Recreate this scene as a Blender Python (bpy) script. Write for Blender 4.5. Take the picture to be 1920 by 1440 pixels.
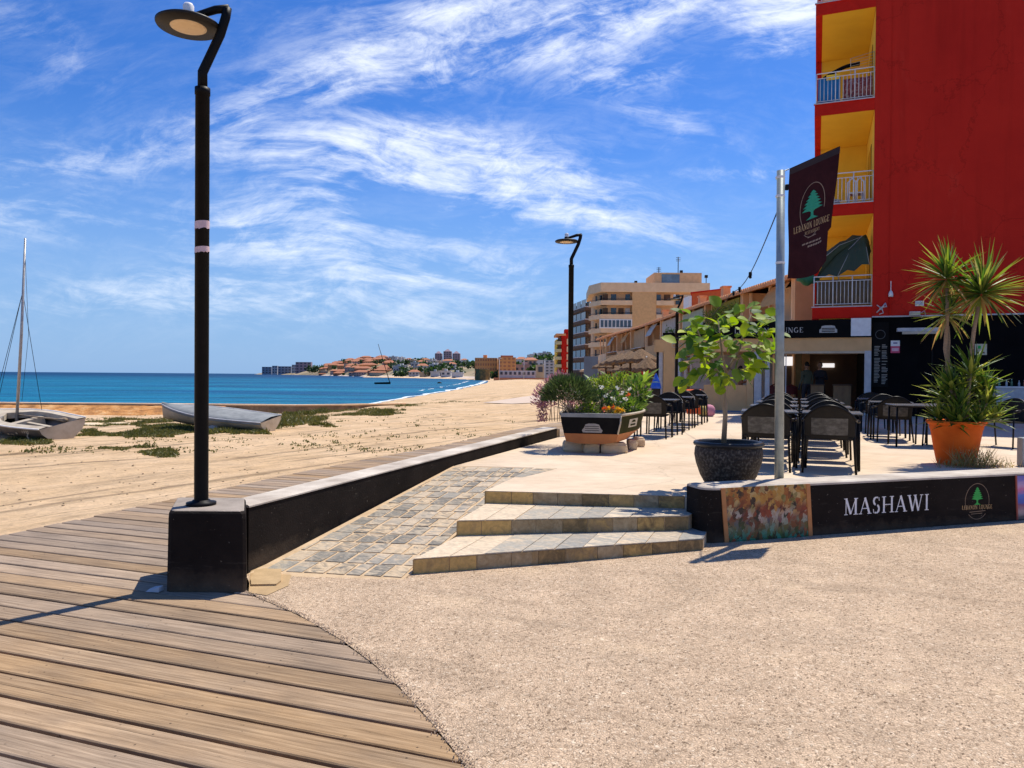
import bpy, math, random
import numpy as np
from mathutils import Vector, Matrix, Euler, noise as mnoise
R = math.radians
rnd = random.Random(7)
scene = bpy.context.scene
for o in list(bpy.data.objects):
    bpy.data.objects.remove(o)
C = scene.collection
# ------------------------------------------------------------------ camera
F = 1387.0
CZ = 1.6
cam_d = bpy.data.cameras.new('camera')
cam_d.sensor_width = 36.0
cam_d.lens = F / 1920 * 36
cam_d.clip_start = 0.05
cam_d.clip_end = 60000
cam = bpy.data.objects.new('camera', cam_d)
C.objects.link(cam)
ROT = Matrix.Rotation(R(90 - 0.64), 3, 'X') @ Matrix.Rotation(R(0.45), 3, 'Z')
cam.matrix_world = Matrix.Translation((0, 0, CZ)) @ ROT.to_4x4()
scene.camera = cam
# ------------------------------------------------------------------ light
SUN_H = Vector((0.66, 0.75)).normalized()      # horizontal direction towards the sun
SUN_E = R(64)
sdir = Vector((SUN_H.x * math.cos(SUN_E), SUN_H.y * math.cos(SUN_E), math.sin(SUN_E)))
sl = bpy.data.lights.new('sun', 'SUN')
sl.energy = 4.6
sl.angle = R(0.5)
sl.color = (1.0, 0.94, 0.84)
so = bpy.data.objects.new('sun', sl)
C.objects.link(so)
so.rotation_euler = sdir.to_track_quat('Z', 'Y').to_euler()
so.location = (20, 20, 40)
scene.view_settings.view_transform = 'Standard'
scene.view_settings.look = 'None'
scene.view_settings.exposure = 0.28
scene.view_settings.gamma = 1.0
# world: Nishita sky with cirrus clouds at infinity
W = bpy.data.worlds.new('World')
scene.world = W
W.use_nodes = True
nt = W.node_tree
nt.nodes.clear()


class NB:
    """tiny node builder"""
    def __init__(s, nt):
        s.nt = nt

    def n(s, t, **kw):
        nd = s.nt.nodes.new(t)
        for k, v in kw.items():
            setattr(nd, k, v)
        return nd

    def L(s, a, b):
        s.nt.links.new(a, b)

    def set(s, sock, v):
        if isinstance(v, bpy.types.NodeSocket):
            s.L(v, sock)
        else:
            sock.default_value = v

    def m(s, op, a, b=None, c=None, clamp=False):
        nd = s.n('ShaderNodeMath', operation=op)
        nd.use_clamp = clamp
        s.set(nd.inputs[0], a)
        if b is not None:
            s.set(nd.inputs[1], b)
        if c is not None:
            s.set(nd.inputs[2], c)
        return nd.outputs[0]

    def mix(s, f, a, b, mode='MIX'):
        nd = s.n('ShaderNodeMix', data_type='RGBA', blend_type=mode)
        s.set(nd.inputs[0], f)
        s.set(nd.inputs[6], a if isinstance(a, bpy.types.NodeSocket) else (*a[:3], 1))
        s.set(nd.inputs[7], b if isinstance(b, bpy.types.NodeSocket) else (*b[:3], 1))
        return nd.outputs[2]

    def ramp(s, f, stops):
        nd = s.n('ShaderNodeValToRGB')
        s.L(f, nd.inputs[0])
        e = nd.color_ramp.elements
        while len(e) < len(stops):
            e.new(0.5)
        for i, (p, c) in enumerate(stops):
            e[i].position = p
            e[i].color = (*c[:3], 1) if hasattr(c, '__len__') else (c, c, c, 1)
        return nd.outputs[0]

    def noise(s, vec, scale, detail=3, rough=0.55, dist=0.0, out=0):
        nd = s.n('ShaderNodeTexNoise')
        if vec is not None:
            s.L(vec, nd.inputs['Vector'])
        nd.inputs['Scale'].default_value = scale
        nd.inputs['Detail'].default_value = detail
        nd.inputs['Roughness'].default_value = rough
        nd.inputs['Distortion'].default_value = dist
        return nd.outputs[out]

    def mapping(s, vec, rot=(0, 0, 0), sc=(1, 1, 1), loc=(0, 0, 0)):
        if any(rot) and tuple(sc) != (1, 1, 1):       # turn first, then stretch
            vec = s.mapping(vec, rot)
            rot = (0, 0, 0)
        nd = s.n('ShaderNodeMapping')
        s.L(vec, nd.inputs['Vector'])
        nd.inputs['Location'].default_value = loc
        nd.inputs['Rotation'].default_value = rot
        nd.inputs['Scale'].default_value = sc
        return nd.outputs[0]


def build_world():
    b = NB(nt)
    sky = b.n('ShaderNodeTexSky', sky_type='NISHITA')
    sky.sun_disc = False
    sky.sun_elevation = SUN_E
    sky.sun_rotation = math.atan2(SUN_H.x, SUN_H.y)
    sky.altitude = 0
    sky.air_density = 1.0
    sky.dust_density = 0.6
    sky.ozone_density = 2.2
    hs = b.n('ShaderNodeHueSaturation')
    hs.inputs['Saturation'].default_value = SKY_SAT
    b.L(sky.outputs[0], hs.inputs['Color'])
    base = b.mix(1.0, hs.outputs[0], SKY_TINT, 'MULTIPLY')
    tc = b.n('ShaderNodeTexCoord')
    sp = b.n('ShaderNodeSeparateXYZ')
    b.L(tc.outputs['Generated'], sp.inputs[0])
    dy = b.m('MAXIMUM', b.m('ABSOLUTE', sp.outputs[1]), 0.15)
    u = b.m('DIVIDE', sp.outputs[0], dy)
    w = b.m('DIVIDE', sp.outputs[2], dy)
    cb = b.n('ShaderNodeCombineXYZ')
    b.L(u, cb.inputs[0])
    b.L(w, cb.inputs[1])
    uv = cb.outputs[0]
    # swirl the coordinates with a broad noise so that the streaks curl
    wn = b.noise(uv, 2.2, 2, 0.5, out=1)
    vs = b.n('ShaderNodeVectorMath', operation='MULTIPLY_ADD')
    b.L(wn, vs.inputs[0])
    vs.inputs[1].default_value = (0.26, 0.15, 0)
    b.L(uv, vs.inputs[2])
    uvw = vs.outputs[0]
    st1 = b.noise(b.mapping(uvw, (0, 0, R(7)), (1.3, 8.0, 1)), 2.3, 10, 0.66, 0.35)
    st2 = b.noise(b.mapping(uvw, (0, 0, R(-17)), (1.5, 6.5, 1), (3, 1, 0)), 2.2, 10, 0.66, 0.4)
    fine = b.noise(b.mapping(uvw, (0, 0, R(-4)), (2.0, 4.5, 1)), 10.0, 8, 0.7, 0.5)

    def blob(px, py, rx, ry, ang, amp):
        cu, cw = (px - 960) / F, (705 - py) / F
        ca, sa = math.cos(R(ang)), math.sin(R(ang))
        du = b.m('SUBTRACT', u, cu)
        dw = b.m('SUBTRACT', w, cw)
        a = b.m('DIVIDE', b.m('ADD', b.m('MULTIPLY', du, ca), b.m('MULTIPLY', dw, sa)), rx / F)
        c = b.m('DIVIDE', b.m('SUBTRACT', b.m('MULTIPLY', dw, ca), b.m('MULTIPLY', du, sa)), ry / F)
        q = b.m('ADD', b.m('MULTIPLY', a, a), b.m('MULTIPLY', c, c))
        return b.m('MULTIPLY', b.m('EXPONENT', b.m('MULTIPLY', q, -1.0)), amp)

    def total(lst):
        t = None
        for v in lst:
            x = blob(*v)
            t = x if t is None else b.m('ADD', t, x)
        return t
    A = total(CLOUDS_A)
    B = total(CLOUDS_B)
    def layer(mask, st, lo, hi):
        # threshold falls where the mask is strong
        k = b.m('MULTIPLY_ADD', fine, 0.40, b.m('MULTIPLY', st, 0.80))
        k = b.m('MULTIPLY_ADD', mask, 0.07, k)
        mr = b.n('ShaderNodeMapRange', interpolation_type='SMOOTHSTEP')
        b.L(k, mr.inputs[0])
        mr.inputs[1].default_value = lo
        mr.inputs[2].default_value = hi
        return b.m('MULTIPLY', mr.outputs[0], b.m('MINIMUM', b.m('ADD', mask, 0.10), 1.0))
    d = b.m('MAXIMUM', layer(A, st1, 0.545, 0.86), layer(B, st2, 0.545, 0.86))
    # nothing below the horizon
    up = b.n('ShaderNodeMapRange')
    b.L(sp.outputs[2], up.inputs[0])
    up.inputs[1].default_value = 0.0
    up.inputs[2].default_value = 0.06
    d = b.m('MULTIPLY', b.m('MULTIPLY', d, up.outputs[0]), 0.86, clamp=True)
    # thin milky veil low over the horizon
    veil = b.n('ShaderNodeMapRange', interpolation_type='SMOOTHSTEP')
    b.L(sp.outputs[2], veil.inputs[0])
    veil.inputs[1].default_value = 0.34
    veil.inputs[2].default_value = 0.0
    vv = b.m('MULTIPLY', veil.outputs[0], VEIL)
    base = b.mix(vv, base, VEIL_COL)
    col = b.mix(d, base, CLOUD_COL)
    bg = b.n('ShaderNodeBackground')
    b.L(col, bg.inputs[0])
    bg.inputs[1].default_value = 0.12
    out = b.n('ShaderNodeOutputWorld')
    b.L(bg.outputs[0], out.inputs[0])


SKY_SAT = 1.30
SKY_TINT = (0.47, 0.66, 1.0)
VEIL = 0.85
VEIL_COL = (2.1, 3.5, 5.8)
CLOUD_COL = (7.6, 8.0, 8.6)
CLOUDS_A = [(760, 310, 330, 80, -6, 1.0), (930, 330, 220, 60, -14, 0.9), (560, 400, 170, 60, 10, .65),
            (180, 310, 300, 40, 6, .55), (60, 410, 140, 40, -5, .6), (760, 460, 330, 40, -8, .45),
            (700, 545, 420, 40, 4, .65), (1230, 210, 170, 40, -28, .5), (1400, 325, 120, 16, 0, .6),
            (900, 600, 420, 30, 0, .55), (300, 540, 300, 40, 6, .45), (1150, 420, 260, 30, -6, .5), (560, 470, 260, 40, -8, .5)]
CLOUDS_B = [(1090, 55, 330, 50, 14, 1.15), (760, 110, 220, 60, 8, .95), (1160, 145, 120, 42, 6, 1.0),
            (520, 190, 210, 40, 22, .7), (1450, 20, 100, 90, 60, 1.1), (1500, 0, 60, 120, 80, .6), (90, 100, 120, 60, -30, .35),
            (300, 270, 200, 40, 15, .4), (840, 20, 260, 30, 5, .7)]
build_world()


# ------------------------------------------------------------------ pixel helpers (photo pixels at 1920x1440 -> world)
def ray(px, py):
    return (ROT @ Vector(((px - 960) / F, (720 - py) / F, -1.0)))


def G(px, py, z=0.0):
    """the point at height z seen at that pixel"""
    r = ray(px, py)
    t = (z - CZ) / r.z
    return Vector((r.x * t, r.y * t, z))


def D(px, py, y):
    """the point at distance y along the view seen at that pixel"""
    r = ray(px, py)
    t = y / r.y
    return Vector((r.x * t, y, CZ + r.z * t))


# ------------------------------------------------------------------ materials
def newmat(name):
    m = bpy.data.materials.new(name)
    m.use_nodes = True
    m.node_tree.nodes.clear()
    b = NB(m.node_tree)
    out = b.n('ShaderNodeOutputMaterial')
    p = b.n('ShaderNodeBsdfPrincipled')
    b.L(p.outputs[0], out.inputs[0])
    return m, b, p, out


def pm(name, c1, c2=None, scale=6, rough=0.7, bump=0.0, bscale=40, metal=0.0, island=0.0, c3=None, stretch=(1, 1, 1),
       detail=4, spec=0.4, rot=(0, 0, 0)):
    m, b, p, out = newmat(name)
    c2 = c2 or tuple(x * 0.8 for x in c1)
    tc = b.n('ShaderNodeTexCoord')
    v = b.mapping(tc.outputs['Object'], rot, stretch)
    n1 = b.noise(v, scale, detail, 0.6)
    stops = [(0.32, c2), (0.68, c1)]
    if c3:
        stops = [(0.25, c2), (0.5, c1), (0.75, c3)]
    col = b.ramp(n1, stops)
    if island:
        g = b.n('ShaderNodeNewGeometry')
        f = b.m('MULTIPLY_ADD', g.outputs['Random Per Island'], 2 * island, 1 - island)
        hs = b.n('ShaderNodeHueSaturation')
        b.L(col, hs.inputs['Color'])
        b.L(f, hs.inputs['Value'])
        col = hs.outputs[0]
    b.L(col, p.inputs['Base Color'])
    p.inputs['Roughness'].default_value = rough
    p.inputs['Metallic'].default_value = metal
    p.inputs['Specular IOR Level'].default_value = spec
    if bump:
        n2 = b.noise(v, bscale, 4, 0.6)
        bp = b.n('ShaderNodeBump')
        bp.inputs['Strength'].default_value = 1.0
        bp.inputs['Distance'].default_value = bump
        b.L(n2, bp.inputs['Height'])
        b.L(bp.outputs[0], p.inputs['Normal'])
    return m


def leafmat(name, cols, trans=0.35, rough=0.5):
    """foliage: colour varies from leaf to leaf, some light passes through"""
    m, b, p, out = newmat(name)
    g = b.n('ShaderNodeNewGeometry')
    n = len(cols)
    col = b.ramp(g.outputs['Random Per Island'], [((i + 0.5) / n, c) for i, c in enumerate(cols)])
    b.L(col, p.inputs['Base Color'])
    p.inputs['Roughness'].default_value = rough
    tr = b.n('ShaderNodeBsdfTranslucent')
    hs = b.n('ShaderNodeHueSaturation')
    hs.inputs['Value'].default_value = 1.7
    hs.inputs['Saturation'].default_value = 1.05
    b.L(col, hs.inputs['Color'])
    b.L(hs.outputs[0], tr.inputs[0])
    mx = b.n('ShaderNodeMixShader')
    mx.inputs[0].default_value = trans
    b.L(p.outputs[0], mx.inputs[1])
    b.L(tr.outputs[0], mx.inputs[2])
    b.L(mx.outputs[0], out.inputs[0])
    return m


def sand_mat():
    m, b, p, out = newmat('sand')
    tc = b.n('ShaderNodeTexCoord')
    o = tc.outputs['Object']
    n1 = b.noise(o, 0.35, 5, 0.6)
    trk = b.noise(b.mapping(o, (0, 0, R(-56)), (0.14, 2.0, 1)), 1.3, 6, 0.6, 0.5)
    trk2 = b.noise(b.mapping(o, (0, 0, R(-61)), (0.07, 2.3, 1), (5, 2, 0)), 1.5, 5, 0.55, 0.3)
    fn = b.noise(o, 9, 6, 0.7)
    lump = b.noise(b.mapping(o, (0, 0, R(-55)), (.6, 1.4, 1)), 2.4, 6, 0.65)
    vf = b.n('ShaderNodeTexVoronoi', feature='SMOOTH_F1')
    vf.inputs['Scale'].default_value = 1.9
    b.L(b.mapping(o, (0, 0, R(-55)), (.6, 1.0, 1)), vf.inputs['Vector'])
    foot = vf.outputs['Distance']
    patch = b.ramp(b.noise(o, .22, 4, .6), [(.38, 0.0), (.52, 1.0)])
    col = b.ramp(n1, [(0.3, (0.59, 0.40, 0.22)), (0.7, (0.71, 0.51, 0.315))])
    dk = b.ramp(trk, [(0.32, 0.60), (0.45, 1.0)])
    col = b.mix(0.85, col, dk, 'MULTIPLY')
    dk2 = b.ramp(trk2, [(0.35, 0.45), (0.42, 1.0)])
    col = b.mix(0.8, col, dk2, 'MULTIPLY')
    dk3 = b.ramp(fn, [(0.25, 0.74), (0.50, 1.04)])
    col = b.mix(0.6, col, dk3, 'MULTIPLY')
    col = b.mix(.55, col, b.ramp(lump, [(.32, .72), (.55, 1.04)]), 'MULTIPLY')
    ft = b.ramp(foot, [(.08, .66), (.30, 1.0)])
    col = b.mix(b.m('MULTIPLY', patch, .8), col, b.mix(1.0, col, ft, 'MULTIPLY'))
    b.L(col, p.inputs['Base Color'])
    p.inputs['Roughness'].default_value = 0.95
    p.inputs['Specular IOR Level'].default_value = 0.1
    h = b.m('ADD', b.m('MULTIPLY', trk, 1.5), b.m('ADD', b.m('MULTIPLY', lump, 1.2), b.m('MULTIPLY', fn, 0.3)))
    h = b.m('MULTIPLY_ADD', b.m('MULTIPLY', b.m('MINIMUM', foot, .4), patch), 1.0, h)
    bp = b.n('ShaderNodeBump')
    bp.inputs['Distance'].default_value = 0.14
    b.L(h, bp.inputs['Height'])
    b.L(bp.outputs[0], p.inputs['Normal'])
    return m


def gravel_mat():
    m, b, p, out = newmat('exposed_aggregate')
    tc = b.n('ShaderNodeTexCoord')
    o = tc.outputs['Object']
    wv = b.noise(o, 14, 2, 0.5, out=1)
    vm = b.n('ShaderNodeVectorMath', operation='MULTIPLY_ADD')
    b.L(wv, vm.inputs[0])
    vm.inputs[1].default_value = (0.05, 0.05, 0.0)
    b.L(o, vm.inputs[2])
    ow = vm.outputs[0]
    v1 = b.n('ShaderNodeTexVoronoi', feature='F1')
    v1.inputs['Scale'].default_value = 72
    b.L(ow, v1.inputs['Vector'])
    v2 = b.n('ShaderNodeTexVoronoi', feature='DISTANCE_TO_EDGE')
    v2.inputs['Scale'].default_value = 72
    b.L(ow, v2.inputs['Vector'])
    big = b.noise(o, 0.7, 4, 0.6)
    base = b.ramp(big, [(0.3, (0.56, 0.395, 0.25)), (0.7, (0.70, 0.51, 0.335))])
    sp = b.n('ShaderNodeSeparateColor')
    b.L(v1.outputs['Color'], sp.inputs[0])
    stone = b.ramp(sp.outputs[0], [(0.0, (.15, .10, .065)), (0.05, (.22, .15, .095)), (0.09, (.42, .30, .20)), (0.4, (0.60, 0.44, 0.30)),
                                   (0.90, (.68, .51, .35)), (0.96, (0.80, 0.66, 0.49))])
    sd = b.mix(0.55, base, stone)
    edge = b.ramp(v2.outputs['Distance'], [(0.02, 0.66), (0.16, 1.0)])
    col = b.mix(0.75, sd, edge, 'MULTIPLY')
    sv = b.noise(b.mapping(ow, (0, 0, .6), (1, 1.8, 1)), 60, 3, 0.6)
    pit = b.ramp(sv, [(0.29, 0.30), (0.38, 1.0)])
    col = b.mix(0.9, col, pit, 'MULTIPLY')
    st = b.ramp(b.noise(o, 2.6, 5, .65), [(0.3, .82), (.6, 1.05)])
    col = b.mix(0.9, col, st, 'MULTIPLY')
    # faint old tyre sweeps and a few spilt stains
    tr = b.noise(b.mapping(o, (0, 0, R(22)), (.25, 2.2, 1)), 1.1, 4, .6, .8)
    col = b.mix(.55, col, b.ramp(tr, [(.34, .78), (.44, 1.0)]), 'MULTIPLY')
    sp2 = b.noise(o, 3.7, 3, .5, .5)
    col = b.mix(.6, col, b.ramp(sp2, [(.24, .62), (.29, 1.0)]), 'MULTIPLY')
    for sc_, lim, dark in ((30, .40, (.17, .115, .07)), (52, .46, (.20, .14, .09)), (64, .40, (.24, .17, .11))):
        vp = b.n('ShaderNodeTexVoronoi', feature='F1')
        vp.inputs['Scale'].default_value = sc_
        wv2 = b.n('ShaderNodeVectorMath', operation='MULTIPLY_ADD')
        b.L(b.noise(o, 90, 3, .6, out=1), wv2.inputs[0])
        wv2.inputs[1].default_value = (.035, .035, 0)
        b.L(b.mapping(o, (0, 0, sc_ * .7), (1, 2.1, 1)), wv2.inputs[2])
        b.L(wv2.outputs[0], vp.inputs['Vector'])
        spx_ = b.n('ShaderNodeSeparateColor')
        b.L(vp.outputs['Color'], spx_.inputs[0])
        rad_ = b.m('MULTIPLY', b.m('POWER', spx_.outputs[0], 3.0), lim)
        hit = b.m('LESS_THAN', vp.outputs['Distance'], rad_)
        col = b.mix(b.m('MULTIPLY', hit, .85), col, dark)
        lite = b.m('LESS_THAN', vp.outputs['Distance'], b.m('MULTIPLY', b.m('GREATER_THAN', spx_.outputs[1], .90), .17))
        col = b.mix(b.m('MULTIPLY', lite, .6), col, (.80, .68, .50))
    du = b.noise(o, 1.3, 6, .7)
    col = b.mix(b.ramp(du, [(.56, 0.0), (.72, .45)]), col, (.66, .49, .31))
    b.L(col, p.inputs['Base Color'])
    p.inputs['Roughness'].default_value = 0.9
    p.inputs['Specular IOR Level'].default_value = 0.10
    h = b.m('ADD', b.m('MINIMUM', v2.outputs['Distance'], 0.25), b.m('MULTIPLY', sv, 0.5))
    bp = b.n('ShaderNodeBump')
    bp.inputs['Distance'].default_value = 0.012
    b.L(h, bp.inputs['Height'])
    b.L(bp.outputs[0], p.inputs['Normal'])
    return m


def wood_mat(ang):
    m, b, p, out = newmat('weathered_decking')
    tc = b.n('ShaderNodeTexCoord')
    g = b.n('ShaderNodeNewGeometry')
    rp = g.outputs['Random Per Island']
    cx = b.n('ShaderNodeCombineXYZ')
    b.L(b.m('MULTIPLY', rp, 37.0), cx.inputs[0])
    b.L(b.m('MULTIPLY', rp, 91.0), cx.inputs[1])
    va = b.n('ShaderNodeVectorMath', operation='ADD')
    b.L(b.mapping(tc.outputs['Object'], (0, 0, -ang)), va.inputs[0])
    b.L(cx.outputs[0], va.inputs[1])
    v = va.outputs[0]
    grain = b.noise(b.mapping(v, (0, 0, 0), (0.9, 26, 1)), 2.2, 8, 0.68, 0.35)
    lines = b.noise(b.mapping(v, (0, 0, 0), (0.5, 60, 1)), 2.4, 4, 0.6)
    blot = b.noise(b.mapping(v, (0, 0, 0), (1, 2.2, 1)), 1.7, 5, 0.6)
    spk = b.noise(b.mapping(v, (0, 0, 0), (1, 1.7, 1)), 26, 2, 0.5)
    c = b.ramp(grain, [(0.28, (0.165, 0.115, 0.073)), (0.5, (0.30, 0.218, 0.145)), (0.72, (0.43, 0.325, 0.22))])
    c = b.mix(0.75, c, b.ramp(blot, [(0.28, (0.70, 0.70, 0.72)), (0.6, (1.10, 1.04, .96))]), 'MULTIPLY')
    c = b.mix(0.8, c, b.ramp(lines, [(0.30, 0.58), (0.42, 1.0)]), 'MULTIPLY')
    c = b.mix(0.8, c, b.ramp(spk, [(0.24, 0.35), (0.29, 1.0)]), 'MULTIPLY')
    # two screw heads per plank over each joist
    rc = b.n('ShaderNodeSeparateXYZ')
    b.L(b.mapping(tc.outputs['Object'], (0, 0, -ang)), rc.inputs[0])
    fx = b.m('MULTIPLY', b.m('SUBTRACT', b.m('FRACT', b.m('DIVIDE', b.m('ADD', rc.outputs[0], 50.3), 1.15)), .5), 1.15)
    fy = b.m('MULTIPLY', b.m('SUBTRACT', b.m('FRACT', b.m('DIVIDE', b.m('ADD', rc.outputs[1], 51.6), .1)), .5), .1)
    dd = b.m('SQRT', b.m('ADD', b.m('MULTIPLY', fx, fx), b.m('MULTIPLY', fy, fy)))
    c = b.mix(b.m('MULTIPLY', b.m('LESS_THAN', dd, .0055), .8), c, (.05, .038, .028))
    crk = b.noise(b.mapping(v, (0, 0, 0), (0.35, 34, 1)), 1.6, 3, 0.5)
    c = b.mix(.85, c, b.ramp(crk, [(.27, .28), (.31, 1.0)]), 'MULTIPLY')
    hs = b.n('ShaderNodeHueSaturation')
    b.L(c, hs.inputs['Color'])
    b.L(b.m('MULTIPLY_ADD', rp, 0.36, 0.90), hs.inputs['Value'])
    b.L(b.m('MULTIPLY_ADD', b.m('FRACT', b.m('MULTIPLY', rp, 17.0)), 0.4, 0.78), hs.inputs['Saturation'])
    b.L(hs.outputs[0], p.inputs['Base Color'])
    p.inputs['Roughness'].default_value = 0.85
    p.inputs['Specular IOR Level'].default_value = 0.10
    bp = b.n('ShaderNodeBump')
    bp.inputs['Distance'].default_value = 0.004
    b.L(b.m('ADD', grain, b.m('MULTIPLY', lines, 0.6)), bp.inputs['Height'])
    b.L(bp.outputs[0], p.inputs['Normal'])
    return m


def sea_mat():
    m, b, p, out = newmat('sea_water')
    tc = b.n('ShaderNodeTexCoord')
    o = tc.outputs['Object']
    sp = b.n('ShaderNodeSeparateXYZ')
    b.L(o, sp.inputs[0])
    n1 = b.noise(b.mapping(o, (0, 0, R(4)), (0.25, 1.6, 1)), 0.035, 6, 0.6)
    n2 = b.noise(b.mapping(o, (0, 0, R(-6)), (0.35, 1.6, 1)), 0.22, 6, 0.65)
    n3 = b.noise(b.mapping(o, (0, 0, R(3)), (0.8, 2.0, 1)), 1.4, 4, 0.6)
    dist = b.n('ShaderNodeMapRange', interpolation_type='SMOOTHSTEP')
    b.L(b.m('ADD', sp.outputs[1], b.m('MULTIPLY', n1, 150)), dist.inputs[0])
    dist.inputs[1].default_value = 60
    dist.inputs[2].default_value = 900
    near = b.ramp(n1, [(0.36, (0.002, 0.085, 0.20)), (0.62, (0.006, 0.19, 0.31))])
    far = b.ramp(n1, [(0.36, (0.0005, 0.032, 0.095)), (0.62, (0.001, 0.055, 0.14))])
    c = b.mix(dist.outputs[0], near, far)
    c = b.mix(0.9, c, b.ramp(n2, [(0.33, 0.55), (0.58, 1.25)]), 'MULTIPLY')
    fl = b.m('MULTIPLY', b.m('GREATER_THAN', n3, 0.72), b.m('GREATER_THAN', n2, 0.54))
    c = b.mix(b.m('MULTIPLY', fl, 0.4), c, (0.6, 0.75, 0.8))
    b.L(c, p.inputs['Base Color'])
    p.inputs['Roughness'].default_value = 0.6
    p.inputs['Specular IOR Level'].default_value = 0.12
    bp = b.n('ShaderNodeBump')
    bp.inputs['Distance'].default_value = 0.5
    bp.inputs['Strength'].default_value = 1.0
    b.L(b.m('ADD', n3, b.m('MULTIPLY', n2, 2.0)), bp.inputs['Height'])
    b.L(bp.outputs[0], p.inputs['Normal'])
    return m


def tile_mat(name, cols, bump=0.004):
    m, b, p, out = newmat(name)
    tc = b.n('ShaderNodeTexCoord')
    g = b.n('ShaderNodeNewGeometry')
    rp = g.outputs['Random Per Island']
    n = len(cols)
    nz = b.noise(b.mapping(tc.outputs['Object'], (0, 0, .5), (1, 2.2, 1.6)), 5.0, 6, 0.65, 1.2)
    f = b.m('ADD', b.m('MULTIPLY', rp, 0.86), b.m('MULTIPLY', b.m('SUBTRACT', nz, 0.43), 0.75), clamp=True)
    col = b.ramp(f, [(i / (n - 1), c) for i, c in enumerate(cols)])
    cr = b.ramp(b.noise(tc.outputs['Object'], 22, 5, .7), [(0.3, .72), (.6, 1.06)])
    col = b.mix(0.85, col, cr, 'MULTIPLY')
    b.L(col, p.inputs['Base Color'])
    p.inputs['Roughness'].default_value = 0.8
    p.inputs['Specular IOR Level'].default_value = 0.12
    bp = b.n('ShaderNodeBump')
    bp.inputs['Distance'].default_value = bump
    b.L(nz, bp.inputs['Height'])
    b.L(bp.outputs[0], p.inputs['Normal'])
    return m


def concrete_floor_mat():
    m, b, p, out = newmat('terrace_concrete')
    tc = b.n('ShaderNodeTexCoord')
    o = tc.outputs['Object']
    n1 = b.noise(o, 0.8, 6, 0.65)
    n2 = b.noise(b.mapping(o, (0, 0, R(-8)), (1, 3, 1)), 4, 6, 0.7)
    n3 = b.noise(o, 60, 3, 0.6)
    c = b.ramp(n1, [(0.3, (0.56, 0.42, 0.28)), (0.62, (0.68, 0.54, 0.385))])
    c = b.mix(.8, c, b.ramp(n2, [(0.28, .80), (.58, 1.03)]), 'MULTIPLY')
    c = b.mix(.6, c, b.ramp(n3, [(0.3, .82), (.5, 1.0)]), 'MULTIPLY')
    w = b.n('ShaderNodeTexVoronoi', feature='DISTANCE_TO_EDGE')
    w.inputs['Scale'].default_value = 0.42
    wv = b.n('ShaderNodeVectorMath', operation='MULTIPLY_ADD')
    b.L(b.noise(o, 3, 4, .6, out=1), wv.inputs[0])
    wv.inputs[1].default_value = (.25, .25, 0)
    b.L(o, wv.inputs[2])
    b.L(wv.outputs[0], w.inputs['Vector'])
    c = b.mix(.35, c, b.ramp(w.outputs['Distance'], [(0.0, .45), (.006, 1.0)]), 'MULTIPLY')
    b.L(c, p.inputs['Base Color'])
    p.inputs['Roughness'].default_value = 0.8
    p.inputs['Specular IOR Level'].default_value = 0.2
    bp = b.n('ShaderNodeBump')
    bp.inputs['Distance'].default_value = 0.006
    b.L(n2, bp.inputs['Height'])
    b.L(bp.outputs[0], p.inputs['Normal'])
    return m


def glass_mat(name, col=(0.05, 0.07, 0.09), rough=0.06):
    m, b, p, out = newmat(name)
    tc = b.n('ShaderNodeTexCoord')
    n = b.noise(tc.outputs['Object'], 0.8, 2, 0.5)
    b.L(b.ramp(n, [(0.3, tuple(x * 0.6 for x in col)), (0.7, col)]), p.inputs['Base Color'])
    p.inputs['Roughness'].default_value = rough
    p.inputs['Specular IOR Level'].default_value = 0.8
    return m


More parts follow.
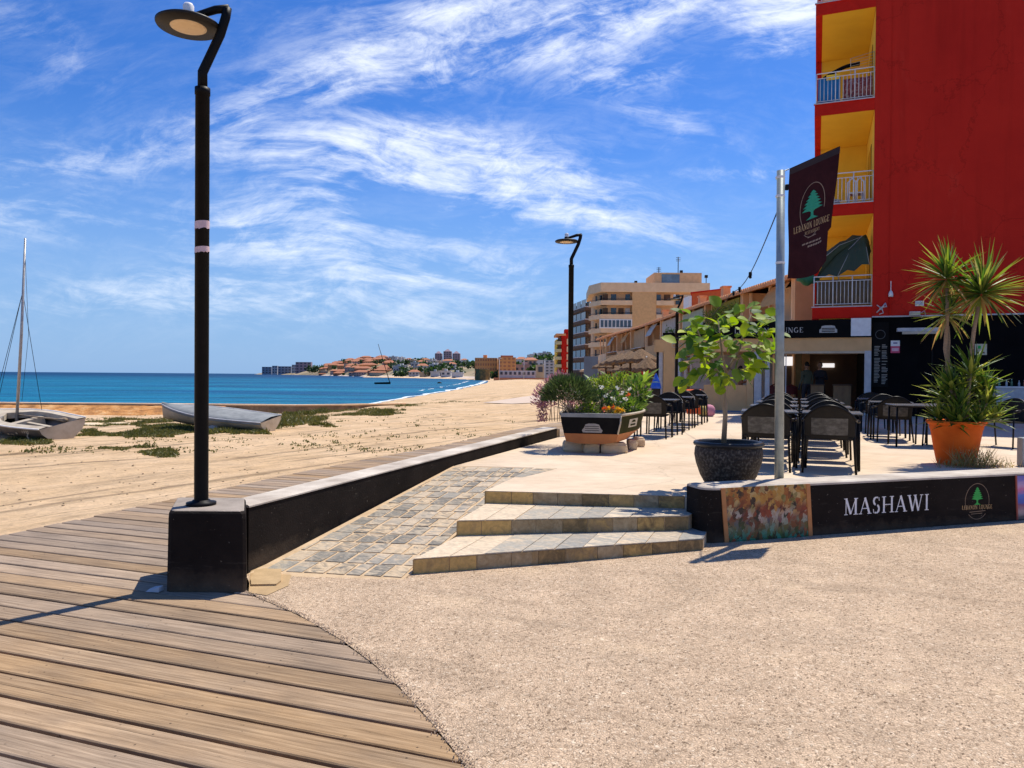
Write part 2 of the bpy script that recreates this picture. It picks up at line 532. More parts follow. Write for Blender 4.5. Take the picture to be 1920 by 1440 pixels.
M = {}
M['sand'] = sand_mat()
M['gravel'] = gravel_mat()
WANG = math.atan2(-.333, .943)
M['wood'] = wood_mat(WANG)
M['sea'] = sea_mat()
M['slate'] = tile_mat('slate_tiles', [(.60, .45, .29), (.17, .165, .145), (.36, .31, .24), (.56, .44, .30), (.27, .255, .22), (.46, .38, .27), (.15, .145, .13), (.58, .44, .28), (.36, .32, .25)])
M['tread'] = tile_mat('tread_tiles', [(.64, .50, .34), (.27, .262, .235), (.48, .39, .28), (.68, .54, .37), (.34, .32, .27), (.62, .48, .32)])
M['riser'] = tile_mat('riser_tiles', [(.48, .31, .13), (.20, .14, .07), (.62, .40, .14), (.32, .22, .11), (.48, .37, .22)])
M['mortar'] = pm('mortar', (.60, .44, .27), (.46, .32, .18), 8, .9, .004, 60)
M['terrace'] = concrete_floor_mat()
def wall_mat(name, dark, mid, chip, dust):
    """painted render with scuffs, small chips and a dusty foot"""
    m, b, p, out = newmat(name)
    tc = b.n('ShaderNodeTexCoord')
    o = tc.outputs['Object']
    c = b.ramp(b.noise(o, 2.2, 6, .65), [(.3, dark), (.7, mid)])
    ch = b.ramp(b.noise(o, 34, 3, .6), [(.69, 0.0), (.72, .55)])
    c = b.mix(ch, c, chip)
    sc = b.ramp(b.noise(b.mapping(o, (0, 0, 0), (1, 1, 9)), 3.0, 5, .7), [(.60, 0.0), (.74, .16)])
    c = b.mix(sc, c, chip)
    sp = b.n('ShaderNodeSeparateXYZ')
    b.L(o, sp.inputs[0])
    mr = b.n('ShaderNodeMapRange')
    b.L(b.m('ADD', sp.outputs[2], b.m('MULTIPLY', b.noise(o, 7, 5, .7), -.22)), mr.inputs[0])
    mr.inputs[1].default_value = .06
    mr.inputs[2].default_value = -.10
    c = b.mix(b.m('MULTIPLY', mr.outputs[0], .26), c, dust)
    b.L(c, p.inputs['Base Color'])
    p.inputs['Roughness'].default_value = .85
    p.inputs['Specular IOR Level'].default_value = .08
    bp = b.n('ShaderNodeBump')
    bp.inputs['Distance'].default_value = .004
    b.L(b.noise(o, 60, 5, .65), bp.inputs['Height'])
    b.L(bp.outputs[0], p.inputs['Normal'])
    return m


M['black_render'] = wall_mat('black_render', (.012, .0095, .008), (.026, .020, .0165), (.22, .19, .15), (.30, .22, .14))
M['cement'] = pm('cement_coping', (.66, .59, .49), (.36, .30, .24), 2.2, .9, .004, 70, spec=.1, stretch=(1, 1, 1))
M['block'] = pm('cement_block', (.30, .25, .20), (.20, .165, .13), 4, .85, .004, 60, c3=(.38, .32, .26))
M['black_metal'] = pm('black_metal', (.009, .008, .008), (.005, .005, .005), 12, .5, .0006, 120, spec=.12)
M['dark_metal'] = pm('dark_metal', (.022, .018, .015), (.015, .012, .010), 12, .45, spec=.2)
M['galv'] = pm('galvanised_steel', (.36, .40, .38), (.26, .29, .27), 9, .38, .0006, 90, metal=.35)
M['pink_tape'] = pm('pink_tape', (.78, .55, .52), (.68, .46, .44), 20, .6)
M['diffuser'] = pm('lamp_diffuser', (.85, .62, .36), (.78, .55, .30), 20, .4)
M['white'] = pm('white_paint', (.80, .79, .76), (.68, .66, .63), 6, .55)
M['greywhite'] = pm('grey_white', (.55, .54, .53), (.42, .41, .40), 6, .6)
def red_mat():
    m, b, p, out = newmat('red_render')
    tc = b.n('ShaderNodeTexCoord')
    o = tc.outputs['Object']
    c = b.ramp(b.noise(o, .35, 6, .65), [(.3, (.47, .018, .011)), (.7, (.58, .026, .014))])
    st = b.noise(b.mapping(o, (0, 0, 0), (1, 1, .06)), 1.6, 6, .7)
    c = b.mix(.7, c, b.ramp(st, [(.30, .76), (.52, 1.03)]), 'MULTIPLY')
    fa = b.ramp(b.noise(b.mapping(o, (0, 0, 0), (1, 1, .3)), .8, 7, .7), [(.58, 0.0), (.76, .22)])
    c = b.mix(fa, c, (.66, .12, .075))
    cr = b.n('ShaderNodeTexVoronoi', feature='DISTANCE_TO_EDGE')
    cr.inputs['Scale'].default_value = .32
    vv = b.n('ShaderNodeVectorMath', operation='MULTIPLY_ADD')
    b.L(b.noise(o, 1.4, 5, .65, out=1), vv.inputs[0])
    vv.inputs[1].default_value = (1.1, 1.1, 1.1)
    b.L(o, vv.inputs[2])
    b.L(vv.outputs[0], cr.inputs['Vector'])
    c = b.mix(.5, c, b.ramp(cr.outputs['Distance'], [(0, .5), (.008, 1)]), 'MULTIPLY')
    b.L(c, p.inputs['Base Color'])
    p.inputs['Roughness'].default_value = .9
    p.inputs['Specular IOR Level'].default_value = .12
    bp = b.n('ShaderNodeBump')
    bp.inputs['Distance'].default_value = .004
    b.L(b.noise(o, 30, 5, .65), bp.inputs['Height'])
    b.L(bp.outputs[0], p.inputs['Normal'])
    return m


M['red'] = red_mat()
M['redtrim'] = pm('red_trim', (.60, .020, .010), (.50, .015, .008), 3, .8, spec=.1)
M['yellow'] = pm('yellow_paint', (.92, .56, .035), (.86, .50, .03), 1.4, .8)
M['beige'] = pm('beige_render', (.72, .43, .19), (.60, .35, .15), 2, .85, .002, 60)
M['tan'] = pm('tan_render', (.72, .44, .23), (.60, .36, .18), 1.2, .9)
M['cream'] = pm('cream_render', (.84, .58, .34), (.74, .49, .28), .8, .9)
M['brown'] = pm('brown_render', (.14, .085, .05), (.10, .06, .04), 1, .9)
M['orange_tile'] = pm('roof_tile', (.68, .30, .12), (.50, .21, .09), 3, .85, c3=(.74, .42, .22))
M['black_sign'] = pm('black_sign', (.006, .006, .006), (.004, .004, .004), 5, .8, spec=.1)
M['blackwall'] = pm('black_wall', (.006, .0055, .006), (.003, .003, .0035), 2, .9, .002, 50, spec=.08)
M['letter'] = pm('white_lettering', (.80, .80, .80), (.70, .70, .70), 30, .5)
M['gold'] = pm('gold_lettering', (.55, .36, .16), (.42, .27, .12), 30, .5)
M['gold_dim'] = pm('dull_gold_lettering', (.30, .20, .12), (.22, .15, .10), 30, .5)
M['cedar'] = pm('cedar_green', (.02, .42, .07), (.015, .34, .05), 30, .5)
M['cedar2'] = pm('flag_green', (.02, .30, .17), (.015, .24, .13), 30, .7)
M['cloth'] = pm('maroon_cloth', (.045, .014, .016), (.032, .010, .012), 8, .9, .001, 300, spec=.05)
M['terracotta'] = pm('terracotta_plastic', (.70, .125, .014), (.58, .09, .010), 5, .75, .0015, 30, c3=(.75, .16, .02), spec=.12)
M['pot_dark'] = pm('rough_dark_pot', (.045, .034, .026), (.014, .010, .008), 38, .65, .012, 40, c3=(.18, .15, .115), spec=.2)
M['pot_rim'] = pm('smooth_dark_rim', (.026, .026, .027), (.015, .015, .016), 12, .4, spec=.3)
M['soil'] = pm('soil', (.045, .03, .02), (.025, .017, .012), 20, .95, .01, 40)
M['bark'] = pm('pale_bark', (.36, .27, .18), (.22, .16, .10), 18, .85, .003, 60, stretch=(1, 1, .3))
M['yucca_bark'] = pm('yucca_bark', (.38, .26, .16), (.24, .16, .10), 26, .9, .004, 40, stretch=(1, 1, 3))
M['fig'] = leafmat('fig_leaves', [(.04, .10, .010), (.12, .21, .012), (.26, .35, .018), (.06, .13, .02), (.34, .41, .025), (.14, .22, .02)], .45, .6)
M['yucca'] = leafmat('yucca_leaves', [(.03, .08, .012), (.08, .16, .015), (.20, .27, .025), (.05, .10, .02), (.32, .33, .05), (.12, .18, .02)], .35, .5)
M['yucca_dry'] = leafmat('dry_yucca_leaves', [(.30, .20, .06), (.42, .24, .08), (.26, .24, .08)], .35, .5)
M['shrub'] = leafmat('grey_green_shrub', [(.025, .055, .012), (.06, .10, .025), (.12, .16, .045), (.03, .045, .012)], .25)
M['green'] = leafmat('mid_green_leaves', [(.05, .12, .015), (.12, .22, .02), (.25, .34, .04), (.06, .10, .02)], .4)
M['darkgreen'] = leafmat('dark_green_leaves', [(.012, .035, .010), (.03, .07, .015), (.06, .11, .02)], .3)
M['lime'] = leafmat('lime_leaves', [(.16, .24, .02), (.30, .34, .04), (.07, .14, .015), (.12, .16, .03)], .4)
M['pinkfl'] = leafmat('pink_blossom', [(.42, .18, .20), (.55, .30, .30), (.32, .12, .16), (.20, .12, .08)], .3)
M['whitefl'] = leafmat('white_flowers', [(.85, .84, .76), (.78, .74, .6)], .2)
M['redfl'] = leafmat('red_flowers', [(.75, .10, .03), (.80, .25, .05)], .2)
M['yellowfl'] = leafmat('yellow_flowers', [(.85, .55, .03), (.8, .42, .02)], .2)
M['grass'] = leafmat('beach_grass', [(.08, .08, .015), (.15, .14, .025), (.07, .09, .012), (.22, .17, .05), (.11, .13, .02)], .25)
M['weed'] = leafmat('dry_weed', [(.22, .24, .05), (.34, .26, .10), (.42, .30, .14)], .3)
M['wicker'] = pm('dark_wicker', (.030, .024, .017), (.016, .013, .010), 3, .55, .003, 60, spec=.15)
M['wicker_mesh'] = pm('woven_mesh', (.085, .075, .06), (.022, .019, .015), 12, .5, .004, 60, c3=(.17, .155, .13), detail=6, stretch=(1, 1, 2))
M['chair_metal'] = pm('chair_metal', (.010, .008, .007), (.006, .005, .005), 12, .4, spec=.15)
M['tabletop'] = pm('table_top', (.16, .16, .165), (.10, .10, .105), 9, .22, spec=.8)
M['hull'] = pm('faded_hull_white', (.50, .42, .31), (.34, .27, .19), 2.5, .7, c3=(.60, .52, .40), detail=7, spec=.15)
M['hull_grey'] = pm('grey_hull', (.17, .145, .12), (.09, .075, .065), 3, .5)
M['deckgrey'] = pm('grey_blue_cover', (.30, .31, .30), (.19, .20, .20), 3, .75, spec=.1, detail=7)
M['alu'] = pm('aluminium_mast', (.45, .43, .40), (.32, .30, .28), 9, .4, metal=.3)
M['rubber'] = pm('rubber', (.02, .02, .02), None, 9, .8, spec=.1)
M['stone'] = pm('sandstone_block', (.70, .54, .34), (.50, .37, .22), 5, .9, .01, 22, c3=(.60, .50, .36), island=.1)
M['orangeband'] = pm('rust_orange_paint', (.50, .17, .04), (.38, .12, .03), 4, .6)
M['hull_black'] = pm('black_hull_paint', (.010, .009, .008), (.006, .005, .005), 6, .6, spec=.08)
M['hull_olive'] = pm('olive_hull_paint', (.045, .048, .014), (.03, .03, .010), 5, .7, spec=.06)
M['glass'] = glass_mat('window_glass')
M['glassblue'] = glass_mat('blue_glass', (.14, .20, .26), .15)
M['glassdark'] = glass_mat('dark_glass', (.02, .022, .025), .1)
M['thatch'] = pm('thatch', (.24, .145, .075), (.10, .06, .03), 14, .95, .02, 30, stretch=(1, 1, .3))
M['earth'] = pm('orange_earth_bank', (.50, .22, .06), (.12, .055, .02), 1.6, .95, .08, 5, c3=(.64, .40, .18), stretch=(1, 1, 1.7), detail=6)
M['weathered_wall'] = pm('weathered_sea_wall', (.30, .21, .13), (.13, .095, .06), 2, .9, .02, 12)
M['greenumb'] = pm('green_canvas', (.045, .062, .038), (.035, .055, .03), 5, .85)
M['pale_path'] = pm('pale_path', (.60, .47, .36), (.50, .39, .29), 1.5, .9)
M['blue'] = pm('blue_plastic', (.02, .12, .65), (.02, .09, .5), 6, .5)
M['bluetowel'] = pm('blue_towel', (.02, .20, .45), (.02, .15, .35), 9, .9)
M['orange'] = pm('orange_cloth', (.72, .12, .02), (.6, .09, .02), 9, .85)
M['pinkcloth'] = pm('pink_cloth', (.60, .26, .32), (.5, .2, .26), 9, .85)
M['skin'] = pm('skin', (.42, .24, .16), (.38, .21, .14), 12, .6)
M['hair'] = pm('hair', (.02, .015, .012), None, 30, .7)
M['shirt_g'] = pm('olive_shirt', (.10, .11, .07), (.08, .09, .06), 9, .9)
M['shirt_d'] = pm('dark_shirt', (.02, .02, .03), None, 9, .9)
M['trouser'] = pm('dark_trousers', (.04, .04, .05), None, 9, .9)


# ------------------------------------------------------------------ mesh builder
class MB:
    def __init__(s):
        s.v = []
        s.f = []
        s.mi = []
        s.sm = []

    def add(s, vs, fs, mi=0, smooth=False):
        o = len(s.v)
        s.v.extend([tuple(p) for p in vs])
        for f in fs:
            s.f.append(tuple(i + o for i in f))
            s.mi.append(mi)
            s.sm.append(smooth)

    def face(s, pts, mi=0):
        s.add(pts, [tuple(range(len(pts)))], mi)

    def hexa(s, bot, top, mi=0):
        n = len(bot)
        vs = list(bot) + list(top)
        fs = [tuple(range(n))[::-1], tuple(range(n, 2 * n))]
        for i in range(n):
            j = (i + 1) % n
            fs.append((i, j, n + j, n + i))
        s.add(vs, fs, mi)

    def prism(s, poly, z0, z1, mi=0):
        """poly: (x,y) counter-clockwise"""
        a = sum(poly[i][0] * poly[(i + 1) % len(poly)][1] - poly[(i + 1) % len(poly)][0] * poly[i][1] for i in range(len(poly)))
        if a < 0:
            poly = poly[::-1]
        s.hexa([(p[0], p[1], z0) for p in poly], [(p[0], p[1], z1) for p in poly], mi)

    def box(s, c, size, rz=0, mi=0, bev=0.0):
        x, y, z = (q / 2 for q in size)
        ca, sa = math.cos(rz), math.sin(rz)

        def T(px, py, pz):
            return (c[0] + px * ca - py * sa, c[1] + px * sa + py * ca, c[2] + pz)
        if bev <= 0:
            s.hexa([T(-x, -y, -z), T(x, -y, -z), T(x, y, -z), T(-x, y, -z)],
                   [T(-x, -y, z), T(x, -y, z), T(x, y, z), T(-x, y, z)], mi)
        else:
            e = bev
            def ring(ix, iz):
                X, Y = x - ix, y - ix
                k = e * .7
                return [T(-X + k, -Y, iz), T(X - k, -Y, iz), T(X, -Y + k, iz), T(X, Y - k, iz), T(X - k, Y, iz), T(-X + k, Y, iz), T(-X, Y - k, iz), T(-X, -Y + k, iz)]
            rings = [ring(e, -z), ring(0, -z + e), ring(0, z - e), ring(e, z)]
            s.loft(rings, mi, closed=True, caps=True)

    def obox(s, o, ax, ay, az, mi=0):
        """box from corner o with three edge vectors"""
        o, ax, ay, az = Vector(o), Vector(ax), Vector(ay), Vector(az)
        s.hexa([o, o + ax, o + ax + ay, o + ay], [o + az, o + ax + az, o + ax + ay + az, o + ay + az], mi)

    def loft(s, rings, mi=0, closed=True, caps=False, smooth=False):
        n = len(rings[0])
        vs = [p for r in rings for p in r]
        fs = []
        for k in range(len(rings) - 1):
            for i in range(n if closed else n - 1):
                j = (i + 1) % n
                fs.append((k * n + i, k * n + j, (k + 1) * n + j, (k + 1) * n + i))
        if caps:
            fs.append(tuple(range(n))[::-1])
            fs.append(tuple((len(rings) - 1) * n + i for i in range(n)))
        s.add(vs, fs, mi, smooth)

    def tube(s, path, r, n=8, mi=0, smooth=True, caps=True):
        path = [Vector(p) for p in path]
        rs = r if hasattr(r, '__len__') else [r] * len(path)
        rings = []
        up = None
        for i, p in enumerate(path):
            if i == 0:
                t = path[1] - p
            elif i == len(path) - 1:
                t = p - path[i - 1]
            else:
                t = (path[i + 1] - p).normalized() + (p - path[i - 1]).normalized()
            t = t.normalized() if t.length > 1e-9 else Vector((0, 0, 1))
            if up is None:
                a = Vector((0, 0, 1)) if abs(t.z) < 0.9 else Vector((1, 0, 0))
                up = (a - t * a.dot(t)).normalized()
            else:
                up = (up - t * up.dot(t)).normalized()
            sd = t.cross(up)
            rings.append([p + (up * math.cos(2 * math.pi * k / n) + sd * math.sin(2 * math.pi * k / n)) * rs[i] for k in range(n)])
        s.loft(rings, mi, True, caps, smooth)

    def lathe(s, prof, c=(0, 0, 0), n=32, mi=0, smooth=True):
        rings = []
        for (r, z) in prof:
            rings.append([(c[0] + r * math.cos(2 * math.pi * k / n), c[1] + r * math.sin(2 * math.pi * k / n), c[2] + z) for k in range(n)])
        s.loft(rings, mi, True, False, smooth)

    def sphere(s, c, r, n=12, m=8, mi=0):
        rx, ry, rz = r if hasattr(r, '__len__') else (r, r, r)
        rings = []
        for j in range(m + 1):
            a = math.pi * j / m
            rr = max(math.sin(a), 1e-3)
            rings.append([(c[0] + rx * rr * math.cos(2 * math.pi * k / n), c[1] + ry * rr * math.sin(2 * math.pi * k / n), c[2] - rz * math.cos(a)) for k in range(n)])
        s.loft(rings, mi, True, False, True)

    def build(s, name, mats, parent=None):
        me = bpy.data.meshes.new(name)
        vs = s.v
        if parent is not None:
            w = pinv(parent)
            vs = [w @ Vector(p) for p in vs]
        me.from_pydata([tuple(p) for p in vs], [], s.f)
        if not isinstance(mats, (list, tuple)):
            mats = [mats]
        for m in mats:
            me.materials.append(m)
        me.polygons.foreach_set('material_index', s.mi)
        me.polygons.foreach_set('use_smooth', s.sm)
        me.update()
        o = bpy.data.objects.new(name, me)
        C.objects.link(o)
        if parent is not None:
            o.parent = parent
        return o


WM = {}


def pinv(p):
    """inverse world matrix of a parent built with T(), thing() (scale free)"""
    m = Matrix.Identity(4)
    chain = []
    q = p
    while q is not None:
        chain.append(q)
        q = q.parent
    for q in reversed(chain):
        m = m @ (Matrix.Translation(q.location) @ q.rotation_euler.to_matrix().to_4x4())
    return m.inverted()


def tag(o, label=None, cat=None, group=None, kind=None):
    if label:
        o['label'] = label
    if cat:
        o['category'] = cat
    if group:
        o['group'] = group
    if kind:
        o['kind'] = kind
    return o


def thing(name, label, cat, loc=(0, 0, 0), rz=0, group=None):
    o = bpy.data.objects.new(name, None)
    o.empty_display_size = 0.2
    C.objects.link(o)
    o.location = loc
    o.rotation_euler = (0, 0, rz)
    return tag(o, label, cat, group)


def structure(name, mb, m, label, cat):
    o = mb.build(name, m)
    return tag(o, label, cat, None, 'structure')


def copy_tree(o, parent=None):
    c = o.copy()
    C.objects.link(c)
    if parent is not None:
        c.parent = parent
    for ch in [x for x in bpy.data.objects if x.parent == o]:
        copy_tree(ch, c)
    return c


# lettering: serif capitals made of strokes; each stroke (x0,y0,x1,y1,thickness)
def arc(cx, cy, rx, ry, a0, a1, n, t0, t1=None):
    t1 = t0 if t1 is None else t1
    out = []
    for i in range(n):
        a, c = R(a0 + (a1 - a0) * i / n), R(a0 + (a1 - a0) * (i + 1) / n)
        am = (a + c) / 2
        t = t0 * abs(math.cos(am)) + t1 * abs(math.sin(am))
        out.append((cx + rx * math.cos(a), cy + ry * math.sin(a), cx + rx * math.cos(c), cy + ry * math.sin(c), t))
    return out


def sf(x, y, w=.26):
    return (x - w / 2, y, x + w / 2, y, .045)


LET = {
    'M': (1.08, [(.16, 0, .16, 1, .06), (.16, 1, .52, .04, .15), (.52, .04, .90, 1, .06), (.90, 0, .90, 1, .15), sf(.16, .02), sf(.90, .02, .34), sf(.14, .98), sf(.92, .98, .3)]),
    'A': (.92, [(.10, 0, .46, 1, .06), (.44, 1, .80, 0, .15), (.24, .34, .66, .34, .05), sf(.10, .02), sf(.80, .02, .32)]),
    'S': (.66, [(.52, .98, .55, .76, .05)] + arc(.33, .745, .21, .235, 60, 250, 8, .13, .06) + arc(.32, .265, .22, .245, 70, -125, 8, .13, .06) + [(.10, .26, .12, .02, .05)]),
    'H': (.98, [(.18, 0, .18, 1, .14), (.80, 0, .80, 1, .14), (.18, .5, .80, .5, .05), sf(.18, .02, .32), sf(.8, .02, .32), sf(.18, .98, .32), sf(.8, .98, .32)]),
    'W': (1.25, [(.12, 1, .40, 0, .15), (.40, 0, .62, .98, .06), (.58, 1, .86, 0, .15), (.86, 0, 1.12, 1, .06), sf(.12, .98, .3), sf(.60, .98), sf(1.12, .98)]),
    'I': (.42, [(.21, 0, .21, 1, .14), sf(.21, .02, .32), sf(.21, .98, .32)]),
    'L': (.76, [(.20, 0, .20, 1, .14), (.10, .025, .66, .025, .05), (.66, 0, .68, .26, .05), sf(.2, .98, .32)]),
    'E': (.78, [(.20, 0, .20, 1, .14), (.08, .025, .66, .025, .05), (.08, .975, .64, .975, .05), (.20, .52, .52, .52, .05), (.66, 0, .68, .24, .05), (.64, 1, .64, .8, .05)]),
    'B': (.80, [(.20, 0, .20, 1, .14), (.08, .025, .42, .025, .05), (.08, .975, .40, .975, .05), (.2, .53, .42, .53, .05)] + arc(.40, .755, .20, .225, 90, -90, 7, .13, .05) + arc(.42, .275, .24, .25, 90, -90, 7, .13, .05)),
    'N': (1.0, [(.18, 0, .18, 1, .06), (.18, 1, .82, 0, .15), (.82, 0, .82, 1, .06), sf(.18, .02), sf(.14, .98), sf(.82, .98)]),
    'O': (.98, arc(.48, .5, .36, .47, 0, 360, 20, .14, .05)),
    'U': (.94, [(.18, .35, .18, 1, .14), (.78, .35, .78, 1, .06), sf(.18, .98, .3), sf(.78, .98)] + arc(.48, .35, .30, .32, 180, 360, 9, .10, .05)),
    'G': (.96, arc(.48, .5, .36, .47, 50, 325, 14, .14, .05) + [(.74, 0.08, .74, .42, .13), sf(.74, .43, .28)]),
    'T': (.80, [(.40, 0, .40, 1, .14), (.08, .975, .72, .975, .05), (.08, 1, .08, .78, .05), (.72, 1, .72, .78, .05), sf(.4, .02, .3)]),
    'R': (.86, [(.20, 0, .20, 1, .14), (.08, .975, .40, .975, .05), (.2, .5, .42, .5, .05), (.42, .5, .76, 0, .14), sf(.2, .02, .3)] + arc(.40, .74, .22, .235, 90, -90, 7, .13, .05)),
    ' ': (.5, []),
    '&': (.8, arc(.4, .75, .18, .2, 0, 360, 8, .08) + arc(.38, .27, .25, .25, 0, 360, 8, .1) + [(.3, .6, .75, 0, .1)]),
    '1': (.5, [(.25, 0, .25, 1, .13), (.1, .8, .25, 1, .05), sf(.25, .02)]),
    '5': (.6, [(.15, 1, .5, 1, .07), (.15, 1, .15, .6, .07)] + arc(.28, .33, .24, .3, 110, -140, 8, .1)),
}


def text_width(t, gap=.08):
    return sum(LET[c][0] + gap for c in t) - gap


def add_text(mb, t, fn, h, mi=0, gap=.08, bold=1.0, x0=0.0):
    """fn(x, y, lift) -> world point, in metres on the sign's surface; h is letter height"""
    x = x0
    k = 0
    for c in t:
        w, st = LET[c]
        for (a, b_, c_, d, th) in st:
            k += 1
            p, q = Vector((a, b_)), Vector((c_, d))
            dd = (q - p)
            if dd.length < 1e-6:
                continue
            n = Vector((-dd.y, dd.x)).normalized() * th * bold / 2
            e = 0.0015 + 0.00012 * (k % 12)
            pts = [p + n, p - n, q - n, q + n]
            mb.face([fn(x + u.x * h, u.y * h, e) for u in pts], mi)
        x += (w + gap) * h
    return x


CEDAR = []
for i, (y, wd) in enumerate([(1.0, 0), (.90, .12), (.88, .07), (.80, .2), (.77, .11), (.68, .27), (.66, .16), (.57, .33), (.54, .2), (.45, .38), (.42, .24),
                             (.33, .42), (.29, .12), (.24, .05), (.10, .06), (.04, .17), (0, .26)]):
    CEDAR.append((wd, y))


def add_cedar(mb, fn, cx, cy, h, mi=0, lift=.003):
    for i in range(len(CEDAR) - 1):
        (w0, y0), (w1, y1) = CEDAR[i], CEDAR[i + 1]
        w0, w1 = max(w0, .01), max(w1, .01)
        mb.face([fn(cx - w0 * h, cy + y0 * h, lift), fn(cx - w1 * h * .96, cy + y1 * h, lift), fn(cx + w1 * h, cy + y1 * h, lift), fn(cx + w0 * h * .95, cy + y0 * h, lift)], mi)


def add_ring(mb, fn, cx, cy, rx, ry, th, a0=0, a1=360, mi=0, lift=.002, n=36):
    for i in range(n):
        a, c = R(a0 + (a1 - a0) * i / n), R(a0 + (a1 - a0) * (i + 1) / n)
        mb.face([fn(cx + (rx + th) * math.cos(a), cy + (ry + th) * math.sin(a), lift), fn(cx + rx * math.cos(a), cy + ry * math.sin(a), lift),
                 fn(cx + rx * math.cos(c), cy + ry * math.sin(c), lift), fn(cx + (rx + th) * math.cos(c), cy + (ry + th) * math.sin(c), lift)], mi)


def leaf(mb, base, dirv, up, ln, wd, fold=.15, droop=.2, mi=0, round_=False):
    """one folded leaf of six faces at most"""
    d = Vector(dirv).normalized()
    s = d.cross(Vector(up))
    s = s.normalized() if s.length > 1e-4 else Vector((1, 0, 0))
    n = s.cross(d).normalized()
    b = Vector(base)
    prof = [(0, .12), (.25, .85), (.55, 1.0), (.82, .62), (1.0, .05)] if round_ else [(0, .35), (.3, 1.0), (.65, .7), (1.0, .04)]
    vs = []
    for t, w in prof:
        c = b + d * ln * t - n * (droop * ln * t * t)
        vs += [c + s * wd * w / 2 + n * fold * wd * w, c, c - s * wd * w / 2 + n * fold * wd * w]
    fs = []
    for i in range(len(prof) - 1):
        fs += [(3 * i, 3 * i + 1, 3 * i + 4, 3 * i + 3), (3 * i + 1, 3 * i + 2, 3 * i + 5, 3 * i + 4)]
    mb.add(vs, fs, mi, round_)


def rv(r=rnd):
    while True:
        v = Vector((r.uniform(-1, 1), r.uniform(-1, 1), r.uniform(-1, 1)))
        if 0.05 < v.length < 1:
            return v


def tuft_cloud(mb, c, rad, n, ln, wd, mi=0, r=rnd, up=0.3, shell=.5):
    """leaves scattered through an uneven ellipsoid"""
    sd = r.uniform(0, 50)
    for _ in range(n):
        v = rv(r)
        q = v.normalized()
        k = mnoise.noise(q * 2.2 + Vector((sd, 0, 0))) * .35 + 1.0
        d = q * (shell + (1 - shell) * r.random()) * k
        p = Vector((c[0] + d.x * rad[0], c[1] + d.y * rad[1], c[2] + d.z * rad[2]))
        dv = (q + rv(r) * .8 + Vector((0, 0, up))).normalized()
        leaf(mb, p, dv, rv(r), ln * r.uniform(.6, 1.3), wd * r.uniform(.7, 1.2), .12, .15, mi)


def quadpatch(mb, A, B, Cc, Dd, nu, nv, gap, th, mi=0, jit=0.0, r=rnd, stagger=False):
    """tiles over the bilinear patch A(0,0) B(1,0) C(1,1) D(0,1), raised by th"""
    A, B, Cc, Dd = Vector(A), Vector(B), Vector(Cc), Vector(Dd)

    def P(u, v):
        return (A * (1 - u) + B * u) * (1 - v) + (Dd * (1 - u) + Cc * u) * v
    N = (B - A).cross(Dd - A).normalized()
    lu, lv = (B - A).length, (Dd - A).length
    for j in range(nv):
        off = (r.random() * .6 if stagger else 0)
        cuts = [0] + sorted(min(max((i + off + r.uniform(-jit, jit)) / nu, 0), 1) for i in range(1 if off < .25 else 0, nu + 1) if 0.02 < (i + off) / nu < .98) + [1]
        for i in range(len(cuts) - 1):
            u0, u1 = cuts[i] + gap / lu / 2, cuts[i + 1] - gap / lu / 2
            v0, v1 = j / nv + gap / lv / 2, (j + 1) / nv - gap / lv / 2
            if u1 - u0 < .01:
                continue
            b = [P(u0, v0), P(u1, v0), P(u1, v1), P(u0, v1)]
            b = [p + Vector((r.uniform(-1, 1), r.uniform(-1, 1), 0)) * gap * .25 for p in b]
            h = th * r.uniform(.7, 1.3)
            mb.hexa(b, [p + N * h for p in b], mi)
# ================================================================== SETTING
U = Vector((0.925, -0.38, 0)).normalized()      # along the front of the red building (left -> right, coming nearer)
V = Vector((0.38, 0.925, 0)).normalized()       # away along the beach front


def interp(pts, y):
    """x on a polyline of (x, y) points sorted by y"""
    if y <= pts[0][1]:
        a, b = pts[0], pts[1]
    elif y >= pts[-1][1]:
        a, b = pts[-2], pts[-1]
    else:
        for i in range(len(pts) - 1):
            if pts[i][1] <= y <= pts[i + 1][1]:
                a, b = pts[i], pts[i + 1]
                break
    t = (y - a[1]) / (b[1] - a[1])
    return a[0] + (b[0] - a[0]) * t


deckL = [(-7.6, -8), (-6.6, 0), (-5.9, 4)] + [tuple(G(*p)[:2]) for p in ((0, 1005), (300, 941), (560, 886), (700, 859), (830, 835), (960, 806))] + [(2.2, 27), (5.0, 36), (8.0, 60), (10, 90)]
wallI = [(-2.125, 5.98), (.887, 14.47)]                     # inner foot of the low wall
wd = (Vector(wallI[1]) - Vector(wallI[0])).normalized()
wn = Vector((-wd.y, wd.x))
wallO = [tuple(Vector(p) + wn * .285) for p in wallI]
grav = [(.35, -8), (.34, 0), (.30, 1.2), (.16, 2.2)] + [tuple(G(*p)[:2]) for p in ((875, 1440), (845, 1400), (800, 1345), (750, 1290), (700, 1245), (640, 1200), (560, 1153), (480, 1119))]
deckR = grav + [(-2.20, 5.75), wallO[0], wallO[1], (1.7, 17.2), (3.6, 22.5), (6.2, 30), (8.5, 40), (10.5, 62), (12, 90)]
deckR = [p for i, p in enumerate(deckR)]
shore = [(-70, 28), (-40, 33.5), (-26, 36), (-10.9, 36.3), (-8.8, 38.5), (-6.6, 44.0), (-12.4, 64), (-12.2, 75), (-11.6, 93), (-10.2, 132), (-9.6, 226), (-12, 360), (-40, 520), (-130, 700)]
shz = [-.5, -.5, -.5, -.36, -.20, -.16, -.97, -.97, -.97, -.97, -.97, -.97, -.97, -.97]


